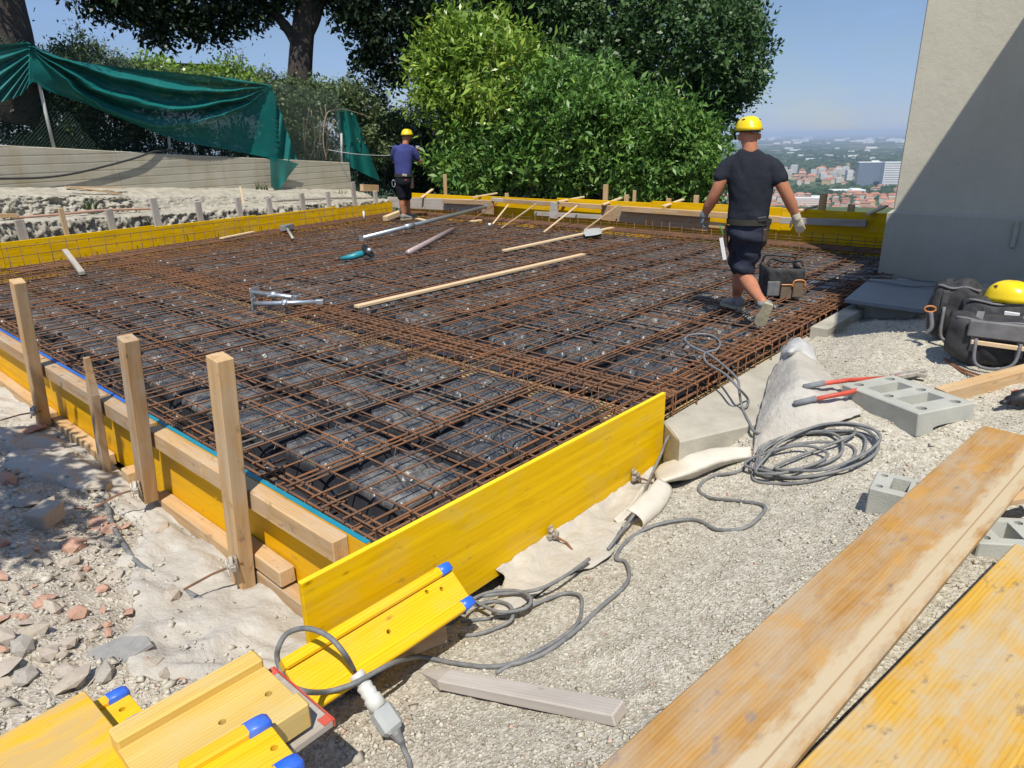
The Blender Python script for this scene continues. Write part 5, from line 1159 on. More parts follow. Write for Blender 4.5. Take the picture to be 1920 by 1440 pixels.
# ================================================================== BUILDING
M['plaster'] = simple('plaster', (0.58, 0.545, 0.445), 0.92, 0.07, 1.3, bmp=0.5, bscale=16, bdist=0.008, kind='World', dust=0.45, dustc=(0.52, 0.47, 0.37))
M['plinth'] = simple('plinth_plaster', (0.47, 0.445, 0.375), 0.92, 0.08, 1.6, bmp=0.45, bscale=14, bdist=0.008, kind='World', dust=0.45, dustc=(0.40, 0.37, 0.31))
def plaster(name, base, dirt):
    m, n, b = mk(name); v = coords(n, 'World'); vs = coords(n, 'World', (1.6, 1.6, .22)); f = noise(n, v, .8, 7, .65); f2 = noise(n, vs, 1.6, 6, .7); f3 = noise(n, v, 7, 5, .7)
    c = mixc(n, mapr(n, f, .35, .7), base, [q*.86 for q in base]); c = mixc(n, mapr(n, f2, .5, .75, 0, .35), c, dirt); c = mixc(n, mapr(n, f3, .6, .75, 0, .25), c, [q*1.12 for q in base])
    sp = n.nodes.new('ShaderNodeSeparateXYZ'); n.links.new(v, sp.inputs[0]); ns = n.nodes.new('ShaderNodeMath'); ns.operation = 'MULTIPLY_ADD'; n.links.new(f3, ns.inputs[0]); ns.inputs[1].default_value = -.9; n.links.new(sp.outputs[2], ns.inputs[2])
    c = mixc(n, mapr(n, ns.outputs[0], -.55, .05, .55, 0), c, (.33, .29, .22))
    vo = n.nodes.new('ShaderNodeTexVoronoi'); vo.feature = 'DISTANCE_TO_EDGE'; vo.inputs['Scale'].default_value = .55; wv = n.nodes.new('ShaderNodeVectorMath'); wv.operation = 'ADD'; nn_ = n.nodes.new('ShaderNodeTexNoise'); nn_.inputs['Scale'].default_value = 2.5; nn_.inputs['Detail'].default_value = 5; n.links.new(v, nn_.inputs['Vector']); n.links.new(v, wv.inputs[0]); n.links.new(nn_.outputs['Color'], wv.inputs[1]); n.links.new(wv.outputs[0], vo.inputs['Vector'])
    c = mixc(n, mapr(n, vo.outputs['Distance'], .0, .0035, .28, 0), c, [q*.5 for q in base])
    n.links.new(c, b.inputs['Base Color']); b.inputs['Roughness'].default_value = .93; b.inputs['Specular IOR Level'].default_value = .2
    bump(n, b, f3, .5, .012, bump(n, b, noise(n, v, 45, 3, .6), .4, .004)); return m
M['plaster'] = plaster('plaster', (.58, .545, .44), (.47, .42, .31)); M['plinth'] = plaster('plinth_plaster', (.48, .455, .38), (.36, .32, .25))
M['tile'] = simple('roof_tile', (0.36, 0.15, 0.085), 0.9, 0.2, 6)
hs = thing('house', 'plain beige plastered building with a projecting plinth at the right edge', 'building', (12, -1, -.4))
mb = MB(); mb.box(14.8, -3.3, 3.6, 10.0, 11.38, 8.0, .012); mb.build('wall', M['plaster'], hs)
mb = MB(); x0, y1 = 9.755, 2.44
mb.loft([[(x0, -9.05, -.6), (19.85, -9.05, -.6), (19.85, y1, -.6), (x0, y1, -.6)], [(x0, -9.05, .685), (19.85, -9.05, .685), (19.85, y1, .685), (x0, y1, .685)], [(x0+.043, -9.0, .725), (19.8, -9.0, .725), (19.8, y1-.046, .725), (x0+.043, y1-.046, .725)]]); mb.build('plinth', M['plinth'], hs)
mb = MB(); mb.box(9.735, 1.08, .52, .05, .05, .30, .01); mb.build('pipe_stub', M['plinth'], hs)
mb = MB(); mb.box(14.8, -3.3, 7.72, 10.5, 11.9, .22, .02); mb.build('roof', M['tile'], hs)
wg = thing('shade_canopy', 'added canopy slab out of view, shaped to shade the wall of the building', 'shade canopy', (7, -2, 4.4))  # added, never seen; outline worked back from the shadow on wall and ground
pg_ = [(9.79, .60), (6.56, 1.13), (6.14, .59), (4.62, .13), (4.81, -.5), (4.81, -5), (9.79, -5)]
mb = MB(); mb.loft([[(x, y, 4.45) for x, y in pg_], [(x, y, 4.58) for x, y in pg_]]); mb.build('slab', M['plaster'], wg)
for x in (5.2, 7.4): mb = MB(); mb.box(x, -4.4, 2.0, .3, .3, 4.9, .01); mb.build('pillar', M['plaster'], wg)

# ================================================================== REAR LEFT: ledge, wall, fence, net
sN = np.linspace(-4.5, 9.6, 520); tN = np.linspace(0, 1, 84)
Sg, Tg = np.meshgrid(sN, tN, indexing='ij')
z1 = np.interp(Sg, [-4, .4, 3.1, 7.8, 9.6], [.78, .56, .44, .27, .18]); z2 = np.interp(Sg, [-4, .8, 3.6, 8.6, 9.6], [1.2, .92, .71, .37, .30]); z3 = np.interp(Sg, [-4, 1.2, 4.1, 9.5], [1.35, 1.02, .81, .405])
kt = [0, .32, .36, .52, .58, .80, .84, 1.0]
O_ = np.interp(Tg, kt, [.52, .60, .66, 1.10, 1.16, 1.30, 1.38, 2.02])
Z_ = np.zeros_like(Tg)
for k in range(Tg.shape[1]):
    t = tN[k]; Z_[:, k] = [np.interp(t, kt, [-.5, a-.03, a, a+.02, a+.05, b_-.03, b_, c_+.01]) for a, b_, c_ in zip(z1[:, k], z2[:, k], z3[:, k])]
rough = np.where((Tg < .34), 1.0, np.where((Tg > .55) & (Tg < .82), np.where((Sg < 3.0), 1.0, .35), .22))
dn = fbm(Sg*5, Z_*6+O_*2, 5, 41, .8)*.26*rough; dn2 = fbm(Sg*15, Z_*19+O_*5, 3, 57, .8)*.17*rough
O2 = O_-dn-dn2; Z2 = Z_+.05*fbm(Sg*5, O_*6, 3, 77)+dn2*.2
V = np.stack([BA[0]+BD[0]*Sg+BN[0]*O2, BA[1]+BD[1]*Sg+BN[1]*O2, Z2], -1).reshape(-1, 3); ny = len(tN)
ii, jj = np.meshgrid(np.arange(len(sN)-1), np.arange(ny-1), indexing='ij')
tag(obj('rough_ledge', mesh_np('rough_ledge', V, np.stack([ii*ny+jj, (ii+1)*ny+jj, (ii+1)*ny+jj+1, ii*ny+jj+1], -1).reshape(-1, 4), M['rock'], True)), kind='structure')
m, n, b = mk('board_marked_concrete'); v = coords(n, 'Object'); w = n.nodes.new('ShaderNodeTexWave'); w.bands_direction = 'Z'; w.inputs['Scale'].default_value = 2.1; w.inputs['Distortion'].default_value = .5; w.inputs['Detail'].default_value = 2; w.inputs['Detail Scale'].default_value = .4
v2 = coords(n, 'Object', (.35, 1, 1.6)); n.links.new(v, w.inputs['Vector']); f = noise(n, v2, 1.6, 7, .65); f2 = noise(n, coords(n, 'Object', (3, 3, .5)), 1.2, 6, .65)
r = ramp(n, [(.3, (.37, .34, .255)), (.55, (.47, .44, .345)), (.75, (.53, .50, .41))]); n.links.new(f, r.inputs[0])
c = mixc(n, mapr(n, f2, .48, .72, 0, .55), r.outputs[0], (.33, .25, .13)); ln_ = mapr(n, w.outputs['Fac'], 0.0, .05, 1, 0)
c = mixc(n, mapr(n, w.outputs['Fac'], 0.0, .04, .55, 0), c, (.20, .18, .13)); n.links.new(c, b.inputs['Base Color']); b.inputs['Roughness'].default_value = .92
nn = bump(n, b, mapr(n, w.outputs['Fac'], 0, .12), .3, .01); bump(n, b, noise(n, v, 35, 4, .6), .35, .006, nn); M['board_concrete'] = m
wl = bpy.data.objects.new('concrete_wall', None); mwB = Matrix.Identity(4)
for i in range(2): mwB[i][0] = BD[i]; mwB[i][1] = BN[i]; mwB[i][3] = BA[i]
wl.matrix_basis = mwB; COL.objects.link(wl); tag(wl, 'board marked concrete retaining wall behind the rear left boards', 'wall')
def local_part(nm, mb, mt, root, sm_=False):
    me = mesh(nm, mb.V, mb.F, mt, sm_); bm = bmesh.new(); bm.from_mesh(me); bmesh.ops.recalc_face_normals(bm, faces=bm.faces); bm.to_mesh(me); bm.free()
    o = bpy.data.objects.new(nm, me); COL.objects.link(o); o.parent = root; return o
wt = lambda s: float(np.interp(s, [-4.5, 1.34, 4.23, 9.7], [2.02, 1.684, 1.472, 1.10]))
for k, (s0, s1) in enumerate([(-4.5, 3.30), (3.306, 6.6), (6.606, 9.70)]):
    mb = MB(); ss = np.linspace(s0, s1, 8); mb.loft([[(s, 2.0, -.3), (s, 2.26, -.3), (s, 2.26, wt(s)), (s, 2.25, wt(s)+.004), (s, 2.012, wt(s)+.004), (s, 2.0, wt(s)-.008)] for s in ss]); local_part('wall_panel', mb, M['board_concrete'], wl)
cable('black cable sagging across the face of the concrete wall', [PB(-60, 335, 1.93), PB(0, 335, 1.93), PB(80, 333, 1.93), PB(140, 325, 1.93), PB(200, 311, 1.93), PB(255, 296, 1.93), PB(290, 284, 1.96), PB(330, 281, 2.05)], .020, 'cable_dark', group='black cable')  # a single cable, drawn as one tube
# loose laths and pipe on the ledge
loose('lath', 'bundle lath, upper of the orange laths on the ledge below the concrete wall', 'lath', PB(122, 350, 1.75), PB(235, 352, 1.6), .07, .02, 'wood', 'orange laths on the ledge')
loose('lath', 'lower slanting orange lath on the ledge below the concrete wall', 'lath', PB(130, 351, 1.5), PB(228, 363, 1.4), .05, .025, 'wood', 'orange laths on the ledge')
loose('timber', 'orange timber lying at the far left of the lower ledge', 'timber', PB(-40, 405, .9), PB(30, 404, .95), .10, .06, 'wood')
loose('lath', 'upright thin lath leaning behind the rear left stakes', 'lath', PB(457, 383, .7), PB(450, 350, .8), .04, .02, 'wood_pale')
mb = MB(); mb.tube(spline([PB(20, 409, .92), PB(110, 402, .95), PB(200, 394, 1.0), PB(300, 391, 1.05)], 5), .022, 7); tag(mb.build('pipe', M['terracotta'], None, True), 'thin brown pipe running along the lower ledge', 'pipe')
mb = MB(); mb.tube(spline([PB(512, 377, .9), PB(570, 374, .95), PB(640, 371, 1.0), PB(700, 372, 1.0)], 5), .028, 7); tag(mb.build('pipe', M['steel_dirty'], None, True), 'grey pipe lying on the ledge near the rear corner', 'pipe')
# fence
M['wire'] = simple('fence_wire', (0.02, 0.055, 0.04), 0.6, 0.1); M['fencepost'] = simple('fence_post', (.42, .43, .41), .6, .1)
fe = bpy.data.objects.new('chain_link_fence', None); fe.matrix_basis = mwB.copy(); COL.objects.link(fe); tag(fe, 'green chain link fence on top of the concrete wall', 'fence')
mb = MB(); hF = 1.75
for k in range(260):
    s0 = -4.6+k*.062
    for sg in (1, -1):
        a_s, b_s = (s0, s0+hF) if sg > 0 else (s0+hF, s0)
        t0, t1 = 0.0, 1.0
        pa_, pb_ = np.array([a_s, 0.0]), np.array([b_s, hF])
        lo = max(0, (9.65-pa_[0])/(pb_[0]-pa_[0])) if (sg < 0 and pa_[0] > 9.65) else 0
        hi = min(1, (9.65-pa_[0])/(pb_[0]-pa_[0])) if (sg > 0 and pb_[0] > 9.65) else 1
        if hi <= lo: continue
        q0, q1 = pa_+(pb_-pa_)*lo, pa_+(pb_-pa_)*hi
        mb.tube([(q0[0], 2.13+.002*sg, wt(q0[0])+q0[1]-.0), (q1[0], 2.13-.002*sg, wt(q1[0])+q1[1])], .0030, 3, False)
o = local_part('wire_mesh', mb, M['wire'], fe); tag(o, kind='stuff')
for (pt, pb_) in [((72, 152), (100, 273)), ((316, 255), (318, 283)), ((640, 250), (640, 302))]:
    a_, b_ = PB(*pt, 2.10), PB(*pb_, 2.13); mb = MB(); mb.tube([b_-Vector((0, 0, .1)), a_], .030, 8); mb.build('post', M['fencepost'], fe, True)
# green net
m, n, b = mk('green_net'); v = coords(n, 'World'); f = noise(n, v, 2.5, 4, .6); c = mixc(n, f, (.004, .115, .105), (.008, .185, .165)); n.links.new(c, b.inputs['Base Color']); b.inputs['Roughness'].default_value = .5; b.inputs['Specular IOR Level'].default_value = .35
bump(n, b, noise(n, v, 22, 3, .6), .25, .02)
tr = n.nodes.new('ShaderNodeBsdfTransparent'); ms_ = n.nodes.new('ShaderNodeMixShader'); ms_.inputs[0].default_value = .10; out = [x for x in n.nodes if x.type == 'OUTPUT_MATERIAL'][0]
n.links.new(b.outputs[0], ms_.inputs[1]); n.links.new(tr.outputs[0], ms_.inputs[2]); n.links.new(ms_.outputs[0], out.inputs[0]); M['net'] = m
def net_patch(name, T, Bt, off, nu, nv, sag, parent=None, label=None, cat=None):
    T = [Vector((a, b_, 0)) for a, b_ in T]; Bt = [Vector((a, b_, 0)) for a, b_ in Bt]; ts = spline(T, nu); bs = spline(Bt, nu); V = []; k = len(ts)
    for i in range(k):
        for q in range(nv+1):
            t = q/nv; p = ts[i].lerp(bs[i], t); V.append(PB(p.x, p.y, off-sag(p.x, p.y, t, i/(k-1))))
    Fs = [[i*(nv+1)+q, (i+1)*(nv+1)+q, (i+1)*(nv+1)+q+1, i*(nv+1)+q+1] for i in range(k-1) for q in range(nv)]
    o = obj(name, mesh(name, V, Fs, M['net'], True), parent)
    return tag(o, label, cat) if label else o
def sag1(x, y, t, u):
    if 54 < x < 520:
        q = (x-50)/462; q = min(max(q, .03), .985); y = y+16*float(fbm(x*.012, y*.03, 3, 12)); base_ = 80+(160-80)*q; k = (y-base_)/(4*q*(1-q)); amp = min(1, 6.5*q*(1-q))
        kk = max(-60.0, min(120.0, k)); w_ = math.sin(kk*.185+.6+.9*float(fbm(x*.02, y*.02, 2, 3)))+.40*math.sin(kk*.33+1.3+.8*q)
        return .13+amp*(.13*w_)+.10*math.sin(math.pi*min(1, t*1.1))*amp
    if x >= 520: return .05+.06*math.sin((x-508)*.30+(y-160)*.03)
    q = (54-x)/95; k = (y-80)/max(.25, q+.35); return .08+.06*math.sin(k*.20+1)*min(1, q*2.5+.25)
nr = net_patch('green_net', [(-30, 84), (0, 83), (30, 81), (50, 79), (60, 83), (90, 98), (150, 116), (287, 132), (403, 143), (470, 153), (509, 160)], [(-30, 203), (0, 192), (40, 178), (62, 154), (92, 171), (155, 193), (240, 228), (330, 262), (440, 284), (505, 296), (560, 308)], 2.10, 16, 90, sag1, None, 'large teal green shade net draped in folds over the fence', 'net')
net_patch('hanging_corner', [(506, 294), (530, 299), (560, 307)], [(508, 350), (522, 356), (545, 325)], 1.86, 8, 14, lambda x, y, t, u: .04*math.sin(x*.25)*t+.0, nr)
net_patch('green_net', [(631, 204), (646, 203), (663, 209)], [(640, 304), (675, 322), (713, 340)], 2.6, 8, 24, lambda x, y, t, u: .06*math.sin(u*14+t*3), None, 'smaller faded green net hanging by the end of the concrete wall', 'net')
mb = MB(); mb.tube(spline([PB(630, 205, 2.2), PB(612, 215, 2.1), PB(606, 260, 2.1), PB(612, 300, 2.1)], 5), .018, 5); mb.tube(spline([PB(632, 206, 2.2), PB(650, 206, 2.3), PB(700, 222, 2.4)], 5), .012, 5)
for q in range(16): u0 = 575+q*4+j(-3, 3); mb.tube(spline([PB(u0, 304, 2.3+j(-.05, .2)), PB(u0+j(-14, 14), 265, 2.3), PB(u0+j(-20, 18), 215+j(-20, 20), 2.35)], 4), .010, 4)
tag(mb.build('dry_vine', simple('dry_stems', (.27, .21, .14), .9, .2), None, True), 'tangle of dry brown vine stems on the fence beside the smaller net', 'vine')
cable('thin pale rope running behind the blue shirted worker', [PB(610, 280, 2.2), PB(660, 288, 1.6), PB(700, 291, 1.4), PB(735, 291, 1.2), PB(790, 283, 1.0), PB(830, 274, 1.2), PB(850, 268, 1.5)], .009, 'plug2', group='rope', name='rope')
# dark flat roof beyond the hedge
a_, b_ = PB(300, 117, 8.0), PB(412, 121, 8.0); rt = thing('shed_roof', 'dark flat roof edge showing above the hedge behind the large net', 'roof', a_); mb = MB(); d = b_-a_; V, Fs = cbox_data(d.length, 3.0, .35, .02, d.length/2, 1.5, -.17); mb.add(V, Fs, frame(a_, d, (0, 0, 1))); mb.build('fascia', simple('dark_roof', (.035, .035, .038), .7, .1), rt)

# ================================================================== VEGETATION
def leafmat(name, stops, trans=.25, rough=.45, spec=.4):
    m, n, b = mk(name); at = n.nodes.new('ShaderNodeAttribute'); at.attribute_name = 'rnd'; r = ramp(n, stops); n.links.new(at.outputs['Fac'], r.inputs[0])
    f = noise(n, coords(n, 'World'), 1.1, 3, .5); c = mixc(n, .3, r.outputs[0], mixc(n, mapr(n, f, .35, .65), (.4, .4, .4), (.8, .8, .7)), 'OVERLAY'); n.links.new(c, b.inputs['Base Color'])
    b.inputs['Roughness'].default_value = rough; b.inputs['Specular IOR Level'].default_value = spec
    t = n.nodes.new('ShaderNodeBsdfTranslucent'); n.links.new(c, t.inputs['Color']); mx_ = n.nodes.new('ShaderNodeMixShader'); mx_.inputs[0].default_value = trans
    out = [x for x in n.nodes if x.type == 'OUTPUT_MATERIAL'][0]; n.links.new(b.outputs[0], mx_.inputs[1]); n.links.new(t.outputs[0], mx_.inputs[2]); n.links.new(mx_.outputs[0], out.inputs[0]); return m
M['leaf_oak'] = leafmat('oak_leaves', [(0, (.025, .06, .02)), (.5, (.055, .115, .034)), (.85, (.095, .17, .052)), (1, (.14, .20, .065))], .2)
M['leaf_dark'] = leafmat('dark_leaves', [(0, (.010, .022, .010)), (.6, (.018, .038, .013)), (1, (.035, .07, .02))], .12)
M['leaf_laurel'] = leafmat('laurel_leaves', [(0, (.045, .13, .025)), (.5, (.125, .25, .05)), (.92, (.21, .35, .08)), (1, (.30, .29, .03))], .25, .38, .4)
M['leaf_young'] = leafmat('young_laurel_leaves', [(0, (.10, .20, .028)), (.5, (.22, .35, .05)), (.9, (.36, .46, .075)), (1, (.38, .34, .06))], .3, .35, .5)
M['leaf_pale'] = leafmat('hedge_leaves', [(0, (.06, .10, .035)), (.6, (.14, .20, .085)), (1, (.26, .30, .15))], .2, .45, .4)
M['bark'] = simple('bark', (.055, .045, .038), .95, .3, 6, bmp=.8, bscale=20, bdist=.03, kind='World')
def leaves(cl, N, size, aspect, up=.35, seed=1, clump=1.0, shell=.45, spray=2.6, gap=0.0):
    """small folded leaves spread through ellipsoids (centre, radius xyz) in clumps on twigs"""
    rg = np.random.default_rng(seed); cen = np.array([c[0] for c in cl]); rad = np.array([c[1] for c in cl]); vol = np.prod(rad, 1)**(2/3); w_ = vol/vol.sum()
    K = max(8, int(N/14*clump)); ci = rg.choice(len(cl), K, p=w_); d = rg.normal(size=(K, 3)); d /= np.linalg.norm(d, axis=1)[:, None]; rr_ = rg.uniform(shell, 1.0, K)**.6*rg.uniform(.82, 1.03, K)
    tw = cen[ci]+d*rr_[:, None]*rad[ci]; twd = d+rg.normal(size=(K, 3))*.6+np.array([0, 0, .25]); twd /= np.linalg.norm(twd, axis=1)[:, None]
    k = rg.integers(0, K, N); t = rg.uniform(-1, 1, N)
    base = tw[k]+twd[k]*(t*size*spray)[:, None]+rg.normal(size=(N, 3))*size*.55
    ax = twd[k]*.7+rg.normal(size=(N, 3))*.75; ax /= np.linalg.norm(ax, axis=1)[:, None]
    nr_ = rg.normal(size=(N, 3))+np.array([0, 0, 1.0])*up*3+d[k]*1.5; sd_ = np.cross(nr_, ax); sd_ /= np.linalg.norm(sd_, axis=1)[:, None]+1e-9; nn = np.cross(ax, sd_)
    s = size*np.clip(np.exp(rg.normal(-.08, .32, N)), .4, 1.7); wd_ = s*aspect*.5
    v0 = base; v1 = base+ax*(s*.45)[:, None]+sd_*wd_[:, None]+nn*(s*.10)[:, None]; v2 = base+ax*s[:, None]-nn*(s*.06)[:, None]; v3 = base+ax*(s*.45)[:, None]-sd_*wd_[:, None]+nn*(s*.10)[:, None]
    V = np.stack([v0, v1, v2, v3], 1).reshape(-1, 3); q = np.arange(N*4).reshape(N, 4)
    rnd = np.clip(rg.uniform(0, 1, N)*.55+.45*rg.uniform(0, 1, K)[k], 0, 1)
    return V, q, rnd
def cl_px(lst, dist, squash=1.0, deep=.8, fn=PD):
    out = []
    for (u, v, r_) in lst:
        c = fn(u, v, dist+random.uniform(-.02, .07)*dist*.5); dep = np.linalg.norm(np.array(c)-CAMP)*.93; R_ = r_/F*dep
        out.append((np.array(c), np.array([R_, R_, R_*squash])))
    return out
def plant(name, label, cat, cl, N, size, aspect, mat, seed, group=None, stems=(), root=None, up=.35, shell=.45, leafname='crown', clump=1.0, spray=2.6):
    base = root if root is not None else Vector((float(np.mean([c[0][0] for c in cl])), float(np.mean([c[0][1] for c in cl])), -.5))
    t_ = thing(name, label, cat, base, group); V, q, rnd = leaves(cl, N, size, aspect, up, seed, clump, shell, spray); V = V-np.array(base)
    o = bpy.data.objects.new(leafname, mesh_np(leafname, V, q, M[mat], False, rnd)); COL.objects.link(o); o.parent = t_
    for nm, pts, r_ in stems:
        mb = MB(); sp_ = spline(pts, 5); mb.tube(sp_, list(np.linspace(r_[0], r_[1], len(sp_))), 8); mb.build(nm, M['bark'], t_, True)
    return t_
# rear left hedge on the terrace behind the fence
PB3 = lambda u, v, d: PB(u, v, 3.0+d)
hedge = [('hedge_shrub', 'sunlit hedge shrub with tall young shoots above the left part of the large net', [(110, 130, 50), (150, 140, 60), (200, 150, 60), (140, 105, 28), (175, 112, 26), (240, 150, 50), (70, 150, 50), (20, 150, 60), (-30, 140, 60)], 9000, .075, .45, 'leaf_pale'),
 ('hedge_shrub', 'hedge shrub with yellowish tips between the dark roof and the large net', [(290, 150, 45), (340, 160, 45), (400, 165, 48), (450, 160, 45), (420, 128, 16), (300, 125, 20), (270, 120, 20)], 7500, .08, .5, 'leaf_young'),
 ('hedge_shrub', 'pale leaved hedge shrub left of the big tree trunk', [(500, 170, 42), (540, 180, 50), (580, 190, 50), (520, 220, 45), (560, 250, 48), (600, 170, 35), (470, 150, 28)], 9000, .075, .5, 'leaf_pale'),
 ('hedge_shrub', 'pale leaved hedge shrub between the small net and the far worker', [(640, 185, 45), (690, 200, 48), (720, 235, 40), (700, 270, 40), (745, 225, 35), (670, 240, 42), (660, 165, 25)], 10000, .075, .55, 'leaf_pale'),
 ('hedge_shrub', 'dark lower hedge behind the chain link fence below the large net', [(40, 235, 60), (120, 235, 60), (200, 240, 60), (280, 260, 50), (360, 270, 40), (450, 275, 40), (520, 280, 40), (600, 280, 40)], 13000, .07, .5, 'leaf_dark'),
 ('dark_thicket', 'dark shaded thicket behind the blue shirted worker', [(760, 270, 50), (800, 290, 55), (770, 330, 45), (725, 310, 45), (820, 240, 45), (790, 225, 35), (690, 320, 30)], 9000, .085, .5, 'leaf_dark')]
for i, (nm, lb, cl, N_, sz_, asp, mt) in enumerate(hedge):
    off = 1.6 if i == 5 else (.25 if i == 4 else .45); f_ = (lambda u, v, d, o_=off: PB(u, v, 2.6+o_))
    cl = [(u, v+(9 if i < 4 else 0), r_*(.84 if i < 4 else 1)) for u, v, r_ in cl]; cc_ = cl_px(cl, 0.0, .95, fn=f_); bz = sum((Vector(c[0]) for c in cc_), Vector())/len(cc_); rz_ = Vector((bz.x, bz.y, .2))
    st = [('stem', [Vector((c[0][0]+j(-.2, .2), c[0][1], .2)), Vector((c[0][0], c[0][1], c[0][2]*.5+.2)), Vector(c[0])], (.035, .012)) for c in cc_[:5]]
    plant(nm, lb, 'shrub', cc_, int(N_*2.3), sz_*1.1, asp, mt, 60+i, 'hedge shrubs behind the fence', st, rz_, leafname='foliage')
# young shoots
t_ = thing('young_shoots', 'thin upright leafy shoots rising over the hedge against the sky at the left', 'shoots', PB(150, 130, 2.8)); mb = MB(); VV, QQ, RR = [], [], []; off_ = 0
for k, (u, v0, v1) in enumerate([(135, 120, 48), (128, 118, 62), (160, 122, 75), (178, 125, 72), (208, 128, 92), (112, 112, 78), (146, 118, 55), (420, 140, 100), (443, 140, 104), (490, 150, 125)]):
    pts = spline([PB(u, v0, 2.9), PB(u+4+j(-4, 4), (v0+v1)/2, 2.9), PB(u+8+j(-5, 5), v1, 2.9)], 5); mb.tube(pts, .007, 4)
    V, q, rnd = leaves([(np.array(p), np.array([.10, .10, .10])) for p in pts], 110, .075, .4, .1, 200+k, 3.0, .2); VV.append(V); QQ.append(q+off_); RR.append(rnd); off_ += len(V)
mb.build('stem', M['bark'], t_); VV = np.concatenate(VV)-np.array(t_.location); o = bpy.data.objects.new('foliage', mesh_np('foliage', VV, np.concatenate(QQ), M['leaf_pale'], False, np.concatenate(RR))); COL.objects.link(o); o.parent = t_
# the big dark tree behind the hedge
D1 = 22.0; f1 = lambda u, v, d: PD(u, v, D1+d)
c1 = cl_px([(165, -8, 30), (205, -12, 42), (250, 12, 50), (292, 34, 42), (330, 5, 62), (398, 14, 48), (440, 26, 38), (486, 26, 34), (470, -12, 50), (528, 0, 34), (298, 62, 26), (378, 58, 30), (420, 62, 25), (355, 45, 30), (668, 22, 46), (700, 58, 50), (722, 100, 42), (676, 112, 30), (742, 140, 32), (702, 150, 26), (625, -22, 40), (770, 40, 60), (800, -10, 70), (680, 10, 66), (790, 95, 40), (250, -60, 90), (400, -90, 110), (560, -90, 110), (720, -90, 110), (140, -60, 60)], 0, .8, fn=f1)
plant('big_tree', 'large dark leaved tree with forked trunk rising behind the hedge', 'tree', c1, 50000, .135, .55, 'leaf_dark', 91, None,
      [('trunk', [PD(560, 200, D1), PD(562, 140, D1), PD(566, 80, D1), PD(573, 20, D1), PD(585, -60, D1)], (.36, .28)), ('limb', [PD(556, 82, D1), PD(542, 58, D1), PD(520, 32, D1), PD(490, 8, D1), PD(440, -30, D1)], (.16, .09)), ('limb', [PD(570, 70, D1), PD(592, 20, D1), PD(600, -60, D1)], (.22, .16)), ('limb', [PD(590, 0, D1), PD(640, 0, D1), PD(720, 40, D1)], (.10, .04)), ('limb', [PD(575, -40, D1), PD(480, -60, D1), PD(330, -20, D1), PD(240, 10, D1)], (.14, .04))], PD(560, 230, D1), shell=.25)
# trunk at the left edge
t_ = thing('tree_trunk', 'thick dark trunk cut off by the upper left corner', 'tree', PD(0, 170, 16)); mb = MB(); pts = [PD(18, 230, 16), PD(11, 90, 16), PD(-6, 0, 16), PD(-34, -140, 16)]; mb.tube(spline(pts, 5), list(np.linspace(.47, .38, 16)), 14); mb.build('trunk', M['bark'], t_, True)
V, q, rnd = leaves(cl_px([(-60, -160, 120), (-120, -60, 60)], 16), 3000, .15, .5, .3, 17); o = bpy.data.objects.new('crown', mesh_np('crown', V-np.array(t_.location), q, M['leaf_dark'], False, rnd)); COL.objects.link(o); o.parent = t_
# oak behind the laurels
D2 = 27.0; f2_ = lambda u, v, d: PD(u, v, D2+random.uniform(-2, 3))
c2_ = cl_px([(1000, 0, 130), (1150, 10, 140), (1270, 55, 110), (1352, 88, 74), (1396, 128, 42), (1335, 178, 62), (1250, 165, 95), (1100, 125, 120), (955, 100, 110), (880, 60, 95), (805, 105, 50), (1378, 40, 55), (1300, -40, 90), (1335, 225, 36), (1420, 90, 30), (1415, 150, 24), (1060, 200, 90), (1190, 220, 80), (1100, -110, 150), (940, -110, 130), (1300, 240, 40), (1390, 175, 30), (1360, 205, 26), (1410, 45, 28), (1385, 5, 40)], 0, .9, fn=f2_)
plant('oak_tree', 'broad dense oak tree filling the sky behind the laurel bushes', 'tree', c2_, 120000, .16, .55, 'leaf_oak', 92, None,
      [('trunk', [PD(1050, 420, D2), PD(1055, 330, D2), PD(1070, 200, D2), PD(1090, 60, D2), PD(1100, -60, D2)], (.42, .2)), ('limb', [PD(1062, 260, D2), PD(1160, 170, D2), PD(1290, 120, D2)], (.18, .06)), ('limb', [PD(1060, 240, D2), PD(960, 150, D2), PD(870, 80, D2)], (.18, .06)), ('limb', [PD(1080, 120, D2), PD(1180, 40, D2), PD(1330, 20, D2)], (.14, .05))], PD(1050, 430, D2))
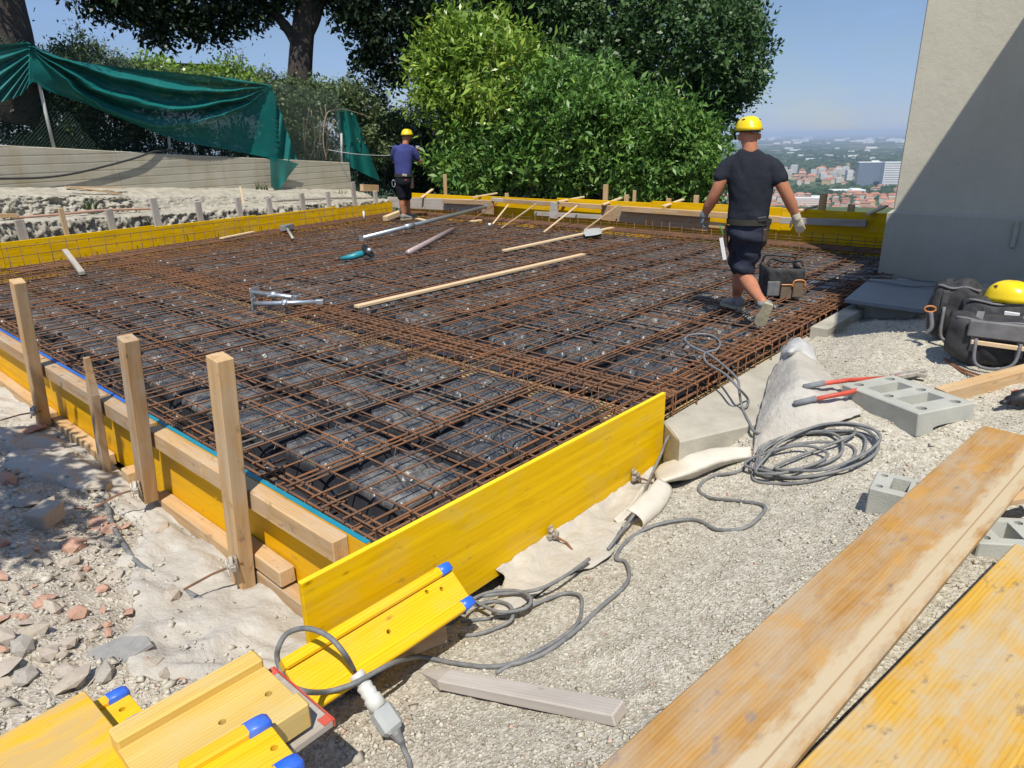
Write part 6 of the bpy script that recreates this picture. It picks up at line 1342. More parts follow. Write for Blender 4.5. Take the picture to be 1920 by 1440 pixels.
# laurels beyond the far boards
lau = [('laurel_bush', 'tall yellow green laurel with young leaves, tallest of the bushes behind the far boards', [(835, 105, 52), (885, 130, 66), (855, 190, 58), (925, 120, 60), (955, 180, 72), (880, 245, 58), (805, 150, 30), (832, 70, 28), (872, 62, 26), (920, 80, 30), (800, 185, 26), (985, 130, 40), (960, 85, 20)], 19000, .19, .36, 'leaf_young', 15.4),
 ('laurel_bush', 'glossy green laurel between the yellow green one and the middle bushes', [(1000, 220, 70), (1060, 250, 70), (1030, 305, 49), (960, 300, 60), (890, 315, 48), (850, 300, 34), (1040, 190, 45), (930, 336, 32), (840, 325, 26)], 17000, .175, .36, 'leaf_laurel', 15.0),
 ('laurel_bush', 'middle glossy laurel behind the tallest upright stub of the far boards', [(1130, 240, 66), (1190, 270, 66), (1150, 320, 46), (1100, 175, 44), (1080, 330, 36), (1140, 185, 40), (1060, 341, 27), (1200, 210, 36)], 15000, .16, .34, 'leaf_laurel', 14.9),
 ('laurel_bush', 'low right laurel bush whose edge meets the hazy plain', [(1250, 260, 52), (1300, 290, 46), (1270, 327, 41), (1215, 332, 36), (1325, 320, 30), (1330, 275, 22), (1290, 235, 26), (1240, 215, 30), (1310, 344, 24), (1180, 336, 32), (1345, 300, 12)], 13500, .15, .32, 'leaf_laurel', 14.7)]
for i, (nm, lb, cl, N_, sz_, asp, mt, dd_) in enumerate(lau):
    cc_ = cl_px(cl, dd_-1.2, 1.0, fn=lambda u, v, d: PX(u, v, d)); extra = []
    for c in list(cc_):
        for q in range(4):
            dd = RNG.normal(size=3); dd[2] = abs(dd[2])*.8-.15; dd /= np.linalg.norm(dd); extra.append((c[0]+dd*c[1]*RNG.uniform(.9, 1.18), c[1]*RNG.uniform(.16, .30)))
    cc_ = [(c[0], c[1]*.90) for c in cc_]+extra; bz = sum((Vector(c[0]) for c in cc_), Vector())/len(cc_); rz_ = Vector((bz.x, bz.y, -.6))
    st = [('stem', [Vector((rz_.x+j(-.4, .4), rz_.y+j(-.4, .4), -.7)), Vector((c[0][0]*.6+rz_.x*.4, c[0][1]*.6+rz_.y*.4, c[0][2]*.5)), Vector(c[0])], (.05, .015)) for c in cc_[:6]]
    plant(nm, lb, 'bush', cc_, N_, sz_, asp, mt, 120+i, 'laurel bushes behind the far formwork', st, rz_, leafname='foliage', up=.45, shell=.5, clump=.5, spray=3.6)
# dark hedge filling the gaps below the laurels
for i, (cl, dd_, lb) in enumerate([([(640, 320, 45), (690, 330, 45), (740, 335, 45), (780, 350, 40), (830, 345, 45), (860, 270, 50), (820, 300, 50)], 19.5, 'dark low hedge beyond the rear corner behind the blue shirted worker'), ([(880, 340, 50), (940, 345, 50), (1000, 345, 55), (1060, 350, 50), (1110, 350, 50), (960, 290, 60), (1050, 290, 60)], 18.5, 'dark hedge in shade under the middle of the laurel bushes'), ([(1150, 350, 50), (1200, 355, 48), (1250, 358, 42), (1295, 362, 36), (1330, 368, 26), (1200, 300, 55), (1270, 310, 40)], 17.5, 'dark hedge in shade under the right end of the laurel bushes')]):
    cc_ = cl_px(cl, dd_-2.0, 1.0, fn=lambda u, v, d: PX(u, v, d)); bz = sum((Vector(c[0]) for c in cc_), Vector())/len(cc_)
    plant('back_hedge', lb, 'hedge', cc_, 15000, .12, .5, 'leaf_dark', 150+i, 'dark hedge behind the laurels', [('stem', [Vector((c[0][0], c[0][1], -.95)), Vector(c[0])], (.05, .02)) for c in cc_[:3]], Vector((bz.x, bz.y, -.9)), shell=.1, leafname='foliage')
# small tree added out of view on the left, crown placed to shade the rubble
SHADE = []
for (u, v, h_) in ((20, 840, 3.0), (45, 905, 3.1), (-30, 900, 3.2), (-40, 1000, 3.1)):
    q_ = GG(u, v); SHADE.append((np.array(q_)-LDIR*(h_/.866), np.array([.32, .32, .26])))
plant('shade_tree', 'added tree out of view past the left edge, crown placed to shade the rubble', 'tree', SHADE, 3400, .12, .55, 'leaf_oak', 77, None, [('trunk', [Vector((-2.6, 2.4, -.4)), Vector((-2.4, 2.4, 1.4)), Vector(SHADE[2][0])], (.09, .04))], Vector((-2.6, 2.4, -.4)), shell=.1)
# grass tufts by the ledge
mb = MB()
for (u, v, o_) in [(490, 352, 1.9), (640, 365, 1.5), (690, 385, .8), (170, 388, 1.1), (720, 372, 1.2), (755, 365, 1.8)]:
    for k in range(26):
        p = PB(u+j(-12, 12), v+4, o_); a_ = j(0, 6.28); h_ = j(.08, .25); w_ = .012; q1 = p+Vector((math.cos(a_)*h_*.5, math.sin(a_)*h_*.5, h_)); s_ = Vector((-math.sin(a_), math.cos(a_), 0))*w_; n0 = len(mb.V); mb.V += [tuple(p-s_), tuple(p+s_), tuple(q1)]; mb.F.append([n0, n0+1, n0+2])
me = mesh('weeds', mb.V, mb.F, leafmat('weed', [(0, (.06, .11, .03)), (1, (.13, .17, .06))])); tag(obj('weeds', me), 'small green weeds growing on the ledge and rear corner', 'weeds', kind='stuff')

# ================================================================== LAND BELOW
ZP = -190.0
m, n, b = mk('plain_land'); v = coords(n, 'World'); vv = coords(n, 'World', (.0016, .0028, .001)); vo = n.nodes.new('ShaderNodeTexVoronoi'); vo.inputs['Scale'].default_value = 1.0; n.links.new(vv, vo.inputs['Vector'])
sp_ = n.nodes.new('ShaderNodeSeparateXYZ'); n.links.new(vo.outputs['Color'], sp_.inputs[0]); r = ramp(n, [(0, (.05, .085, .04)), (.3, (.09, .12, .055)), (.5, (.21, .18, .10)), (.62, (.06, .09, .045)), (.85, (.26, .22, .13)), (1, (.08, .10, .06))]); r.color_ramp.interpolation = 'CONSTANT'; n.links.new(sp_.outputs[0], r.inputs[0])
f = noise(n, v, .0009, 6, .65); c = mixc(n, mapr(n, f, .50, .58), r.outputs[0], (.035, .065, .035)); f3 = noise(n, v, .02, 4, .7); c = mixc(n, .35, c, mixc(n, f3, (.2, .2, .2), (.8, .8, .8)), 'OVERLAY'); n.links.new(c, b.inputs['Base Color']); b.inputs['Roughness'].default_value = 1.0; b.inputs['Specular IOR Level'].default_value = 0.0; M['plain'] = m
m, n, b = mk('hill_land'); v = coords(n, 'World'); f = noise(n, v, .05, 6, .7); c = mixc(n, f, (.03, .06, .02), (.10, .13, .05)); n.links.new(c, b.inputs['Base Color']); b.inputs['Roughness'].default_value = 1.0; M['hill'] = m
def polar(name, radii, zf, mat, na=144):
    V = []; Fs = []
    for r_ in radii:
        for k in range(na): a = 2*math.pi*k/na; V.append((r_*math.cos(a), r_*math.sin(a), zf(r_, a)))
    for i in range(len(radii)-1):
        for k in range(na): Fs.append([i*na+k, (i+1)*na+k, (i+1)*na+(k+1) % na, i*na+(k+1) % na])
    return tag(obj(name, mesh(name, V, Fs, mat, True)), kind='structure')
def zh(r_, a): return -0.95 if r_ < 27 else -0.95+(ZP+.95-3)*float(sm(27, 560, r_)**.8)+3*math.sin(a*9)*float(sm(40, 120, r_)*(1-sm(300, 560, r_)))
polar('hillside', [2, 10, 20, 27, 35, 50, 70, 100, 150, 210, 280, 360, 450, 560], zh, M['hill'])
polar('plain', [480, 700, 1000, 1500, 2200, 3200, 5000, 8000, 13000, 22000, 38000, 60000], lambda r_, a: ZP, M['plain'])
def far(u, v): return P(u, v, ZP)
M['house_wall'] = [simple('far_wall_%d' % k, c, .9, .12, .05, bmp=0, kind='World') for k, c in enumerate([(.58, .52, .42), (.62, .60, .56), (.55, .40, .26), (.50, .33, .24), (.70, .68, .64)])]
M['far_roof'] = [simple('far_roof_%d' % k, c, .9, .15, .05, bmp=0, kind='World') for k, c in enumerate([(.40, .17, .10), (.47, .22, .14), (.34, .15, .095), (.55, .53, .50)])]
M['glassband'] = simple('far_glazing', (.12, .17, .25), .3, .1, .02, bmp=0, kind='World'); M['whiteband'] = simple('far_white', (.74, .74, .72), .8, .05, .02, bmp=0, kind='World'); M['bandgrey'] = simple('far_grey', (.30, .31, .33), .8, .05, .02, bmp=0, kind='World')
wm = [mesh('wall', *(lambda q: (q[0], q[1]))(cbox_data(1, 1, 1, .001, 0, 0, .5)), x) for x in M['house_wall']]
gv = [(-.54, -.54, 1), (.54, -.54, 1), (.54, .54, 1), (-.54, .54, 1), (-.3, 0, 1.36), (.3, 0, 1.36)]; gf = [[0, 1, 5, 4], [1, 2, 5], [2, 3, 4, 5], [3, 0, 4], [3, 2, 1, 0]]
rm = [mesh('roof', gv, gf, x) for x in M['far_roof'][:3]]; fl = mesh('roof', *cbox_data(1.03, 1.03, .04, .001, 0, 0, 1.02), M['far_roof'][3])
random.seed(5); placed = []
cn = {0: 'cream', 1: 'pale', 2: 'ochre', 3: 'brick red', 4: 'white'}
yaw0 = math.atan2(ray(1560, 300)[1], ray(1560, 300)[0])
for i in range(2600):
    if len(placed) >= 270: break
    u = random.uniform(1340, 1712); v = random.choice([random.uniform(322, 345), random.uniform(335, 362), random.uniform(366, 408), random.uniform(372, 408)])
    if 349 < v < 366 and 1452 < u < 1640 and random.random() < .93: continue
    if 1592 < u and v < 352: continue
    p = far(u, v); d_ = math.hypot(p.x, p.y); pxm = F/d_
    tall = v < 345 and random.random() < .35
    wx, wy = random.uniform(11, 22)*(d_/1900), random.uniform(10, 18)*(d_/1900); h_ = random.uniform(22, 40) if tall else random.uniform(7, 14)*(d_/2000)
    if any(math.hypot(p.x-q.x, p.y-q.y) < (wx+r_)*.62 for q, r_ in placed): continue
    placed.append((p, wx)); wi = random.choice([1, 4, 0]) if tall else random.choice([0, 0, 1, 2, 3, 3]); flat = tall or random.random() < .12; ri = random.randrange(3)
    lab = ('tall %s apartment block' % cn[wi] if tall else '%s house' % cn[wi])+(' with a flat roof' if flat else ' with a terracotta roof')+(' in the nearer rows of the city' if v > 365 else ' in the farther rows of the city')
    t_ = thing('city_block' if tall else 'city_house', lab, 'apartment block' if tall else 'house', p, lab+'s' if False else 'city: '+lab)
    yw = yaw0+random.choice([0, math.pi/2])+j(-.35, .35)
    for nm, me in (('wall', wm[wi]), ('roof', fl if flat else rm[ri])):
        o = bpy.data.objects.new(nm, me); COL.objects.link(o); o.parent = t_; o.scale = (wx, wy, h_); o.rotation_euler = (0, 0, yw)
    if tall:
        mb = MB(); 
        for k in range(1, 7): mb.box(0, 0, h_*k/7.2, wx*1.012, wy*1.012, h_*.045, .01)
        o = bpy.data.objects.new('window_band', mesh('window_band', mb.V, mb.F, M['bandgrey'])); COL.objects.link(o); o.parent = t_; o.rotation_euler = (0, 0, yw)
def slab_block(label, u0, u1, v0, v1, depth, wallm, bandm, nb, vert=False, name='hospital_block'):
    a_ = far(u0, v1); b_ = far(u1, v1); cx_ = (a_+b_)/2; d_ = (b_-a_); ln_ = d_.length; s_ = d_.normalized(); back = Vector((-s_.y, s_.x, 0)); back = back if back.dot(Vector((cx_.x, cx_.y, 0))) > 0 else -back
    hh_ = VPl(cx_, (u0+u1)/2, v0).z-ZP; t_ = thing(name, label, 'large building', cx_); mt_ = frame(cx_+back*depth/2, s_, (0, 0, 1))
    def prt(nm, boxes, mat):
        mb = MB()
        for bx_ in boxes: mb.box(*bx_, .02)
        o = obj(nm, mesh(nm, [tuple(mt_ @ Vector(v_)) for v_ in mb.V], mb.F, mat), t_)
    prt('wall', [(0, 0, hh_/2, ln_, depth, hh_)], wallm)
    for k in range(nb):
        if vert: prt('pilaster', [(-ln_/2+ln_*(k+.5)/nb, 0, hh_*.5, ln_/nb*.28, depth*1.02, hh_*.92)], bandm)
        else: prt('window_band', [(0, 0, hh_*(k+.6)/nb, ln_*.97, depth*1.015, hh_/nb*.42)], bandm)
    prt('roof', [(0, 0, hh_+1, ln_*1.01, depth*1.02, 2.2), (ln_*.2, 0, hh_+4, ln_*.3, depth*.4, 5)], M['whiteband'])
slab_block('tall blue glazed hospital slab with fine vertical ribs beside the white one', 1605, 1650, 305, 349, 45, M['glassband'], M['bandgrey'], 14, True)
slab_block('tall white hospital slab with dark window bands cut by the plaster wall', 1653, 1716, 305, 352, 45, M['whiteband'], M['bandgrey'], 11)
slab_block('long striped office block with many floors below the trees of the city', 1488, 1545, 372, 392, 20, M['house_wall'][3], M['whiteband'], 6, name='office_block')
slab_block('long white warehouse roof below the hospital', 1560, 1625, 358, 363, 60, M['whiteband'], M['bandgrey'], 1, name='warehouse')
# trees of the plain, one far wood
def blobs(name, label, spots, mat):
    bm = bmesh.new(); bmesh.ops.create_icosphere(bm, subdivisions=2, radius=1); base_v = np.array([v.co[:] for v in bm.verts]); base_f = np.array([[v.index for v in f.verts] for f in bm.faces]); bm.free(); VV = []; FF = []; RR = []; off_ = 0; rg = np.random.default_rng(3)
    for (p, r_, h_) in spots:
        k = 1+.35*rg.normal(size=(len(base_v), 1)); VV.append(base_v*k*np.array([r_, r_, h_])+np.array(p)); FF.append(base_f+off_); off_ += len(base_v); RR += [rg.uniform()]*len(base_f)
    tag(obj(name, mesh_np(name, np.concatenate(VV), np.concatenate(FF), mat, False, np.array(RR))), label, 'wood', kind='stuff')
M['far_tree'] = leafmat('far_trees', [(0, (.020, .042, .020)), (1, (.05, .085, .035))], .0, .9, 0)
sp = []
for k in range(900):
    u = j(1330, 1715); v = j(284, 322) if random.random() < .75 else j(262, 284)
    if 270 < v < 282 and random.random() < .8: continue
    p = far(u, v); d_ = math.hypot(p.x, p.y); sp.append((p, j(.0025, .007)*d_, j(8, 16)))
for k in range(260):
    u = j(1340, 1712); v = j(350, 366) if random.random() < .75 else j(325, 405); p = far(u, v); sp.append((p, j(8, 18), j(6, 11)))
for k in range(60): p = far(j(1560, 1600), j(366, 378)); sp.append((p, j(8, 16), j(7, 12)))
blobs('plain_woods', 'dark green woods and trees scattered over the plain and the city', sp, M['far_tree'])
gw = 'white sheds on the plain'
for k in range(70):
    u = j(1340, 1700); v = random.choice([j(257, 270), j(258, 266), j(278, 300)]); p = far(u, v); d_ = math.hypot(p.x, p.y); w_ = j(.004, .014)*d_; V, Fs = cbox_data(w_, w_*.35, j(8, 22)*d_/5000, .1, 0, 0, 5); o = bpy.data.objects.new('factory_shed', mesh('factory_shed', V, Fs, M['whiteband'])); COL.objects.link(o); o.location = p; o.rotation_euler = (0, 0, yaw0+math.pi/2+j(-.3, .3)); tag(o, 'white industrial shed far out on the hazy plain', 'shed', gw)
# air
m = bpy.data.materials.new('haze'); m.use_nodes = True; n = m.node_tree; n.nodes.clear(); out = n.nodes.new('ShaderNodeOutputMaterial'); pv = n.nodes.new('ShaderNodeVolumePrincipled'); pv.inputs['Color'].default_value = (.66, .80, 1.0, 1); pv.inputs['Density'].default_value = 6.5e-5; pv.inputs['Anisotropy'].default_value = 0.0; n.links.new(pv.outputs[0], out.inputs['Volume'])
V, Fs = cbox_data(130000, 130000, 225, .5, 0, 0, -78.5); hz = obj('haze', mesh('haze', V, Fs, m)); tag(hz, kind='stuff', label='pale blue haze over the plain')

# ================================================================== PEOPLE
def limb(mb, pts, rad, n=14, sub=4, flat=None):
    """tapered limb with rounded ends; rad one radius per point"""
    sp_ = spline(pts, sub); k = len(sp_); rs = [float(np.interp(i/(k-1)*(len(pts)-1), range(len(pts)), rad)) for i in range(k)]
    d0 = (sp_[1]-sp_[0]).normalized(); d1 = (sp_[-1]-sp_[-2]).normalized()
    P_ = [sp_[0]-d0*rs[0]*q for q in (.95, .75, .4)]+sp_+[sp_[-1]+d1*rs[-1]*q for q in (.4, .75, .95)]
    R_ = [rs[0]*q for q in (.25, .65, .92)]+rs+[rs[-1]*q for q in (.92, .65, .25)]
    mb.tube(P_, R_, n)
def torso(mb, rings, r_, a_, n=24):
    """rings: (centre, half width, half depth)"""
    out = []
    for c, w_, d_ in rings: out.append([c+r_*(w_*math.copysign(abs(math.cos(t))**.85, math.cos(t)))+a_*(d_*math.copysign(abs(math.sin(t))**.9, math.sin(t))) for t in np.linspace(0, 2*math.pi, n+1)[:-1]])
    mb.loft(out)
def hand(mb, wrist, d, side, back, s=1.0, curl=.6):
    """gloved or bare hand: d along the forearm, side towards the thumb, back = back of the hand"""
    d = Vector(d).normalized(); side = Vector(side); side = (side-d*side.dot(d)).normalized(); back = d.cross(side)*(1 if d.cross(side).dot(Vector(back)) > 0 else -1)
    pc = wrist+d*.045*s; V = []
    mb.loft([[wrist+d*(t*s)+side*(w_*s*math.cos(q))+back*(h_*s*math.sin(q)) for q in np.linspace(0, 2*math.pi, 13)[:-1]] for t, w_, h_ in ((-.02, .026, .022), (.02, .034, .020), (.06, .043, .018), (.088, .042, .015), (.098, .035, .010))])
    for k, (o_, L_) in enumerate(((.031, .072), (.011, .080), (-.010, .074), (-.030, .058))):
        p0 = wrist+d*(.082*s)+side*(o_*s); c = curl*(1+.08*k); p = p0; dirv = d.copy(); pts = [p0]
        for L2, cc in ((.45, .6), (.32, 1.0), (.25, .8)):
            ang = c*cc; dirv = (dirv*math.cos(ang)-back*math.sin(ang)).normalized(); p = p+dirv*(L_*L2*s); pts.append(p)
        limb(mb, pts, [.0105*s, .010*s, .009*s, .0075*s], 8, 2)
    t0 = wrist+d*(.025*s)+side*(.028*s); limb(mb, [t0, t0+(d*.6+side*.75-back*.2)*(.034*s), t0+(d*1.05+side*.85-back*.5)*(.055*s)], [.013*s, .0115*s, .009*s], 8, 2)
def shoe(root, heel, toe, up, s=1.0, name='shoe'):
    f = (toe-heel); L_ = f.length; f.normalize(); up = Vector(up); up = (up-f*up.dot(f)).normalized(); sd_ = f.cross(up)
    so_ = [(.0, .030), (.06, .036), (.25, .038), (.5, .040), (.75, .047), (.92, .040), (1.0, .020)]
    pr = [(-.02, .030, .085), (.08, .036, .105), (.28, .037, .098), (.45, .039, .078), (.65, .043, .060), (.85, .040, .048), (.97, .024, .036)]
    mb = MB(); mb.loft([[heel+f*(t*L_)+sd_*(w_*s*c_)+up*(.012*s+(h_*s-.012*s)*(0 if q < 1 else (.6 if q < 2 else 1.0)))*1.0 for q, c_ in ((0, -1.0), (1, -1.02), (2, -.55), (2, .55), (1, 1.02), (0, 1.0))] for t, w_, h_ in pr])
    o = mb.build(name, M['shoe'], root, True)
    mb = MB(); mb.loft([[heel+f*(t*L_*1.03-.012)+sd_*(w_*s*1.08*c_)+up*(z_*s) for c_, z_ in ((-1, -.010), (-1, .020), (1, .020), (1, -.010))] for t, w_ in so_]); mb.build('sole', M['sole'], o)
    mb = MB()
    for t in (.36, .44, .52, .60): mb.bar(heel+f*(t*L_)+sd_*.022*s+up*((.098-.055*(t-.3)/.4)*s), heel+f*(t*L_)-sd_*.022*s+up*((.098-.055*(t-.3)/.4)*s), .008, .006, up, .001)
    mb.build('laces', M['white'], o); return o

# ---- worker in the navy T-shirt, striding away
p = P(1403, 594, -.05); a_ = Vector((p.x, p.y, 0)).normalized(); r_ = Vector((a_.y, -a_.x, 0)); up = Vector((0, 0, 1))
at = lambda u, v, o=0.0: VPl(p, u, v, o)
w1 = thing('person', 'worker in yellow helmet, navy T-shirt and shorts striding away across the rebar', 'person', p)
aL = P(1381, 577, -.05); aR = P(1423, 611, -.05); oL = (aL-p).dot(a_); oR = (aR-p).dot(a_)
ankL = Vector((aL.x, aL.y, .045)); ankL = at(1382, 560, oL); ankR = at(1430, 566, oR+.03)
knL = at(1386, 512, oL*.6+.08); knR = at(1394, 510, .06)
mb = MB()
mb.ell(at(1404, 250, .01), .078, .078, .118, None, 18, 12); mb.ell(at(1402, 262, .05), .055, .06, .07, None, 14, 10)
limb(mb, [at(1405, 256, -.02), at(1406, 284, -.03)], [.064, .070]); 
for (u, v) in ((1386, 257), (1424, 256)): mb.ell(at(u, v, .01), .014, .022, .034, None, 10, 8)
torso(mb, [(at(1405, 284, 0), .06, .06), (at(1405, 298, 0), .13, .08), (at(1405, 330, 0), .17, .10), (at(1404, 380, 0), .155, .09), (at(1404, 420, 0), .15, .10), (at(1403, 436, 0), .10, .09)], r_, a_)
limb(mb, [at(1372, 306, 0), at(1354, 335, -.03), at(1342, 362, -.02), at(1330, 384, .03), at(1322, 400, .07)], [.052, .061, .056, .054, .036])
limb(mb, [at(1441, 307, 0), at(1460, 335, -.03), at(1473, 360, -.02), at(1484, 384, .02), at(1492, 403, .05)], [.052, .061, .056, .054, .036])
limb(mb, [at(1389, 432, .02), at(1388, 470, (knL-p).dot(a_)*.6), knL, at(1385, 534, oL*.8), at(1382, 550, oL), ankL-Vector((0, 0, .03))], [.10, .09, .066, .066, .048, .043])
limb(mb, [at(1417, 432, .0), at(1406, 470, .05), knR, at(1407, 534, -.03), at(1420, 554, oR*.6), ankR], [.10, .09, .066, .074, .050, .044])
body = fused('body', mb, M['skin'], w1, .0105, 5)
mb = MB()
torso(mb, [(at(1406, 279, -.01), .075, .072), (at(1406, 284, -.01), .108, .088), (at(1406, 290, 0), .148, .105), (at(1406, 297, 0), .178, .115), (at(1406, 308, 0), .200, .128), (at(1406, 330, 0), .207, .140), (at(1406, 365, 0), .203, .135), (at(1405, 395, 0), .195, .135), (at(1404, 412, 0), .190, .138), (at(1404, 418, 0), .180, .132)], r_, a_)
limb(mb, [at(1374, 303, 0), at(1362, 314, -.01), at(1353, 330, -.025)], [.070, .080, .081], 16)
limb(mb, [at(1438, 303, 0), at(1452, 315, -.01), at(1462, 334, -.025)], [.070, .080, .081], 16)
def wr(A):
    h = A @ np.array(r_); z = A[:, 2]; return .026*fbm(h*8+z*3, z*4, 3, 5)+.030*np.sin(h*22+z*9)*np.clip((1.55-z)/1.0, .1, 1)*np.clip(fbm(h*4, z*3, 2, 8)+.4, 0, 1)+.030*fbm(h*3, z*16, 3, 9)*np.clip((1.15-z)*2.2, 0, 1)
fused('t_shirt', mb, M['tee_navy'], w1, .011, 4, wr)
mb = MB(); torso(mb, [(at(1404, 410, 0), .165, .122), (at(1404, 424, 0), .182, .132), (at(1404, 440, 0), .188, .138), (at(1403, 452, 0), .15, .13)], r_, a_)
limb(mb, [at(1389, 438, .02), at(1387, 470, (knL-p).dot(a_)*.6), at(1386, 498, (knL-p).dot(a_)*.92)], [.110, .112, .104], 16)
limb(mb, [at(1418, 438, .0), at(1406, 470, .045), at(1395, 498, .06)], [.112, .114, .106], 16)
fused('shorts', mb, M['shorts'], w1, .012, 4, lambda A: .026*fbm((A @ np.array(r_))*8, A[:, 2]*13, 3, 31)+.010*np.sin(A[:, 2]*38+(A @ np.array(r_))*12))
mb = MB(); rings = []
for z_, k in ((at(1404, 420).z, 1.0), (at(1404, 410).z, 1.01)):
    c = at(1404, 415); rings.append([Vector((c.x, c.y, z_))+r_*(.190*k*math.cos(t))+a_*(.142*k*math.sin(t)) for t in np.linspace(0, 2*math.pi, 33)[:-1]])
mb.loft(rings, cap=False); bl = mb.build('tool_belt', M['belt'], w1); modmesh(bl, ('SOLIDIFY', dict(thickness=.012, offset=1)))
mb = MB(); mb.bar(at(1419, 413, -.135), at(1438, 410, -.11), .05, .03, -a_, .008); mb.build('buckle', M['black'], bl)
mb = MB(); q = at(1437, 432, -.03); q = at(1434, 433, -.02); mb.bar(q+Vector((0, 0, .10)), q-Vector((0, 0, .11)), .12, .06, r_, .025); mb.bar(q+Vector((0, 0, .03))-a_*.05, q-Vector((0, 0, .09))-a_*.05, .08, .04, r_, .018); mb.build('pouch', M['leather'], bl)
mb = MB(); q = at(1362, 440, .02); mb.bar(q+Vector((0, 0, .09)), q-Vector((0, 0, .11)), .08, .04, r_, .018); mb.build('holster', M['leather'], bl)
mb = MB(); mb.bar(at(1352, 446, -.02), at(1359, 487, -.02), .035, .006, -a_, .001); mb.build('saw_blade', M['white'], bl)
mb = MB(); mb.tube([at(1349, 421, -.02), at(1356, 440, -.02)], .006, 6); mb.build('pencil', simple('green_pencil', (.03, .30, .06), .5), bl)
mb = MB(); hand(mb, at(1321, 401, .07), at(1315, 416, .10)-at(1321, 401, .07), a_*.8-r_*.3, -r_-a_*.3, 1.12, .95); fused('glove', mb, M['glove_dark'], w1, .006, 2)
mb = MB(); limb(mb, [at(1322, 399, .068), at(1320, 404, .075)], [.040, .040]); mb.build('glove_cuff', M['glove_dark'], w1, True)
mb = MB(); hand(mb, at(1493, 405, .05), at(1498, 422, .06)-at(1493, 405, .05), -r_+a_*.2, -a_+r_*.3, 1.15, .35); fused('glove', mb, M['glove'], w1, .006, 2)
mb = MB(); limb(mb, [at(1491, 402, .048), at(1494, 409, .052)], [.041, .041]); mb.build('glove_cuff', M['glove'], w1, True)
fw_ = (a_*.94-r_*.34); gz_ = -.045
hl = Vector((aL.x, aL.y, gz_))-fw_*.06; shoe(w1, hl+r_*.03, hl+(a_*.75-r_*.66).normalized()*.27, up, 1.1)
tR = Vector((aR.x, aR.y, gz_+.012)); hR = at(1441, 572, oR-.05); shoe(w1, hR, tR+(tR-hR).normalized()*.02, (hR-tR).cross(r_) if (hR-tR).cross(r_).z > 0 else -(hR-tR).cross(r_), 1.12)
for k in (ankL, ankR): 
    mb = MB(); mb.tube([k+Vector((0, 0, .01)), k-Vector((0, 0, .045))], [.047, .052], 12); mb.build('sock', M['glove_dark'], w1, True)
hc = at(1404, 243, .01); hd_ = (a_*.93-r_*.36-up*.10).normalized(); hm = helmet('helmet', None, hc, .118, hd_, 'helmet', w1)
mb = MB(); s_ = Vector((hd_.y, -hd_.x, 0)).normalized(); mb.loft([[hc+hd_*(.108*math.cos(t))*1.12+s_*(.098*math.sin(t))+up*(z_-.012*(1-math.cos(t))) for t in np.linspace(0, 2*math.pi, 25)[:-1]] for z_ in (-.012, .022)], cap=False); hb_ = mb.build('headband', M['black'], w1); modmesh(hb_, ('SOLIDIFY', dict(thickness=.01, offset=0)))
mb = MB(); q = hc-hd_*.125-up*.022; mb.tube([q, q-hd_*.02], .026, 12); mb.build('adjuster', M['black'], w1)
mb = MB(); q = at(1382, 252, .05); mb.tube(spline([at(1383, 243, .03), at(1377, 250, .08), at(1380, 262, .09)], 4), .012, 6); mb.build('ear_strap', M['black'], w1, True)

# ---- worker in the blue T-shirt near the rear corner
p = P(761, 411, -.04); a_ = Vector((p.x, p.y, 0)).normalized(); r_ = Vector((a_.y, -a_.x, 0)); k_ = 1.06
w2 = thing('person', 'worker in yellow helmet, blue T-shirt and black shorts hammering by the rear corner', 'person', p)
mb = MB()
mb.ell(at(763, 257, .01), .082, .082, .12, None, 16, 12); limb(mb, [at(762, 259, -.01), at(760, 271, -.02)], [.066, .072])
for (u, v) in ((755, 259), (771, 258)): mb.ell(at(u, v, .02), .014, .022, .034, None, 10, 8)
torso(mb, [(at(758, 271), .07, .06), (at(757, 280), .13, .08), (at(756, 295), .17, .10), (at(756, 318), .155, .09), (at(756, 332), .15, .10), (at(757, 340), .10, .09)], r_, a_)
limb(mb, [at(772, 282), at(779, 291, .05), at(786, 303, .12), at(784, 295, .26), at(782, 287, .34)], [.056, .056, .052, .045, .034])
limb(mb, [at(743, 282), at(739, 293, .08), at(742, 304, .20), at(756, 297, .34), at(770, 290, .40)], [.056, .056, .052, .045, .034])
hand(mb, at(782, 288, .34), up*.8+r_*.05-a_*.1, -r_, a_, 1.08, 1.2); hand(mb, at(770, 290, .40), r_*.9+up*.2, up, a_, 1.08, 1.2)
limb(mb, [at(751, 338), at(751, 355, .02), at(754, 368, .04), at(754, 382, .04), at(757, 404, .05)], [.10, .09, .064, .066, .042])
limb(mb, [at(763, 338), at(763, 355, .1), at(764, 368, .22), at(764, 382, .28), at(767, 402, .32)], [.10, .09, .064, .066, .042])
fused('body', mb, M['skin'], w2, .0125, 4)
mb = MB()
torso(mb, [(at(759, 269, -.01), .08, .075), (at(758, 272, -.01), .12, .09), (at(757, 276), .18, .11), (at(757, 283), .205, .125), (at(756, 298), .205, .135), (at(756, 312), .195, .13), (at(756, 326), .185, .135), (at(756, 329), .178, .13)], r_, a_)
limb(mb, [at(771, 279), at(777, 287, .03), at(781, 296, .07)], [.084, .085, .08], 16); limb(mb, [at(742, 279), at(739, 288, .05), at(740, 297, .11)], [.084, .085, .08], 16)
fused('t_shirt', mb, M['tee_blue'], w2, .0125, 4, lambda A: .012*fbm((A @ np.array(r_))*8+A[:, 2]*3, A[:, 2]*5, 3, 15)+.008*np.sin((A @ np.array(r_))*24+A[:, 2]*8)*np.clip((1.4-A[:, 2]), .1, 1))
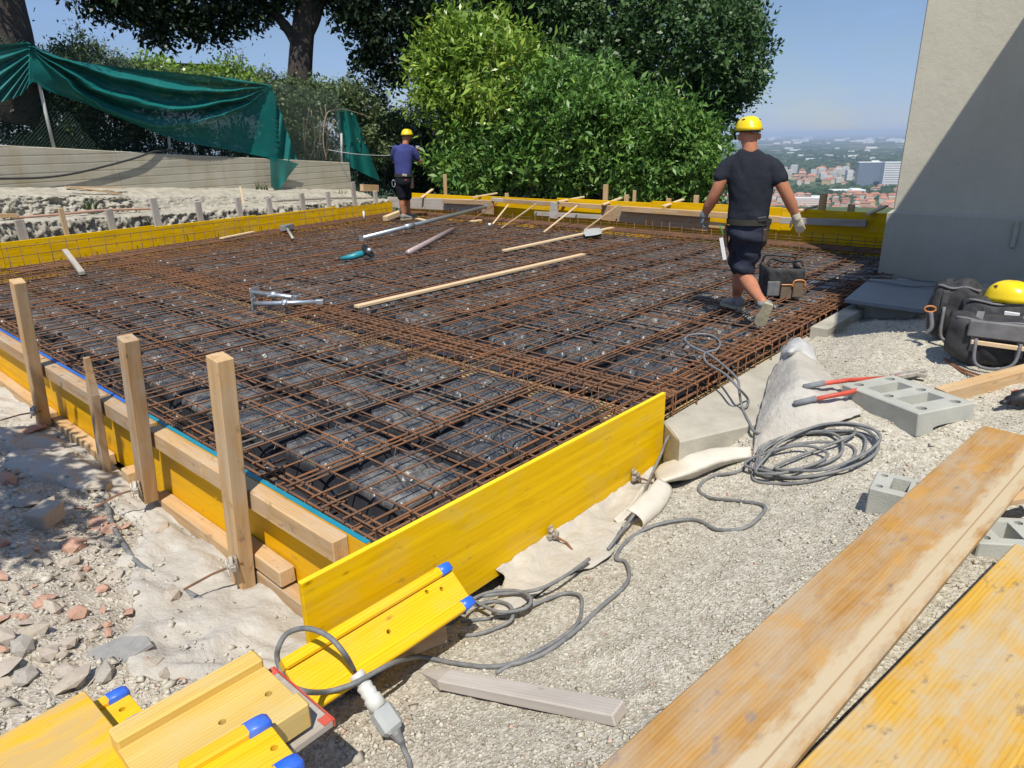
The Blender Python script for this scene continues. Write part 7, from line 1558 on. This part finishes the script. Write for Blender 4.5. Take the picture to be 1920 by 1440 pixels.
mb = MB(); torso(mb, [(at(757, 326), .175, .125), (at(757, 334), .192, .14), (at(757, 342), .19, .145), (at(757, 347), .15, .13)], r_, a_)
limb(mb, [at(751, 341), at(751, 355, .02), at(753, 368, .04)], [.105, .108, .102], 16); limb(mb, [at(763, 341), at(763, 355, .1), at(764, 368, .2)], [.105, .108, .102], 16)
fused('shorts', mb, M['shorts2'], w2, .0135, 4, lambda A: .012*fbm((A @ np.array(r_))*8, A[:, 2]*11, 3, 37))
mb = MB(); c = at(757, 328.5); mb.loft([[Vector((c.x, c.y, c.z+z_))+r_*(.196*math.cos(t))+a_*(.148*math.sin(t)) for t in np.linspace(0, 2*math.pi, 33)[:-1]] for z_ in (-.03, .03)], cap=False); bl = mb.build('tool_belt', M['belt'], w2); modmesh(bl, ('SOLIDIFY', dict(thickness=.012, offset=1)))
mb = MB(); mb.bar(at(754, 328, -.155), at(763, 329, -.15), .05, .03, -a_, .008); mb.build('buckle', M['steel_dirty'], bl)
mb = MB(); q = at(772, 342, 0); mb.bar(q+up*.12, q-up*.14, .13, .09, r_, .03); mb.build('pouch', M['leather'], bl)
mb = MB(); q = at(738, 344, 0); mb.tube([q+r_*(.035*math.cos(t))+up*(.075*math.sin(t)) for t in np.linspace(0, 2*math.pi, 15)], .008, 5); mb.build('carabiner', M['steel'], bl, True)
mb = MB(); mb.bar(at(759, 337, -.15), at(763, 338, -.15), .02, .01, -a_, .001); mb.build('pocket_tag', M['red'], w2)
for hx, kk in ((at(756, 411, .04), 0), (at(766, 409, .34), 1)):
    hz = Vector((hx.x, hx.y, -.045)); shoe(w2, hz-(a_*.4+r_*.3)*.12, hz+(a_*.55+r_*.83).normalized()*.24, up, 1.15)
    mb = MB(); mb.tube([Vector((hx.x, hx.y, .07)), Vector((hx.x, hx.y, .015))], [.046, .054], 10); mb.build('sock', M['glove'], w2, True)
hc = at(763, 253, .02); hd_ = (a_*.90+r_*.40-up*.12).normalized(); helmet('helmet', None, hc, .126, hd_, 'helmet', w2)
mb = MB(); s_ = Vector((hd_.y, -hd_.x, 0)).normalized(); mb.loft([[hc+hd_*(.115*math.cos(t))*1.12+s_*(.104*math.sin(t))+up*(z_-.012*(1-math.cos(t))) for t in np.linspace(0, 2*math.pi, 25)[:-1]] for z_ in (-.012, .022)], cap=False); hb_ = mb.build('headband', M['black'], w2); modmesh(hb_, ('SOLIDIFY', dict(thickness=.01, offset=0)))
hm = thing('hammer', 'hammer with pale handle held up by the blue shirted worker', 'hammer', at(782, 286, .37)); mb = MB(); mb.tube([at(782, 292, .38), at(782, 275, .38)], .016, 8); mb.build('handle', M['plug'], hm, True)
mb = MB(); mb.bar(at(779, 275, .38), at(787, 275.5, .38), .03, .035, up, .006); mb.build('head', M['steel'], hm)
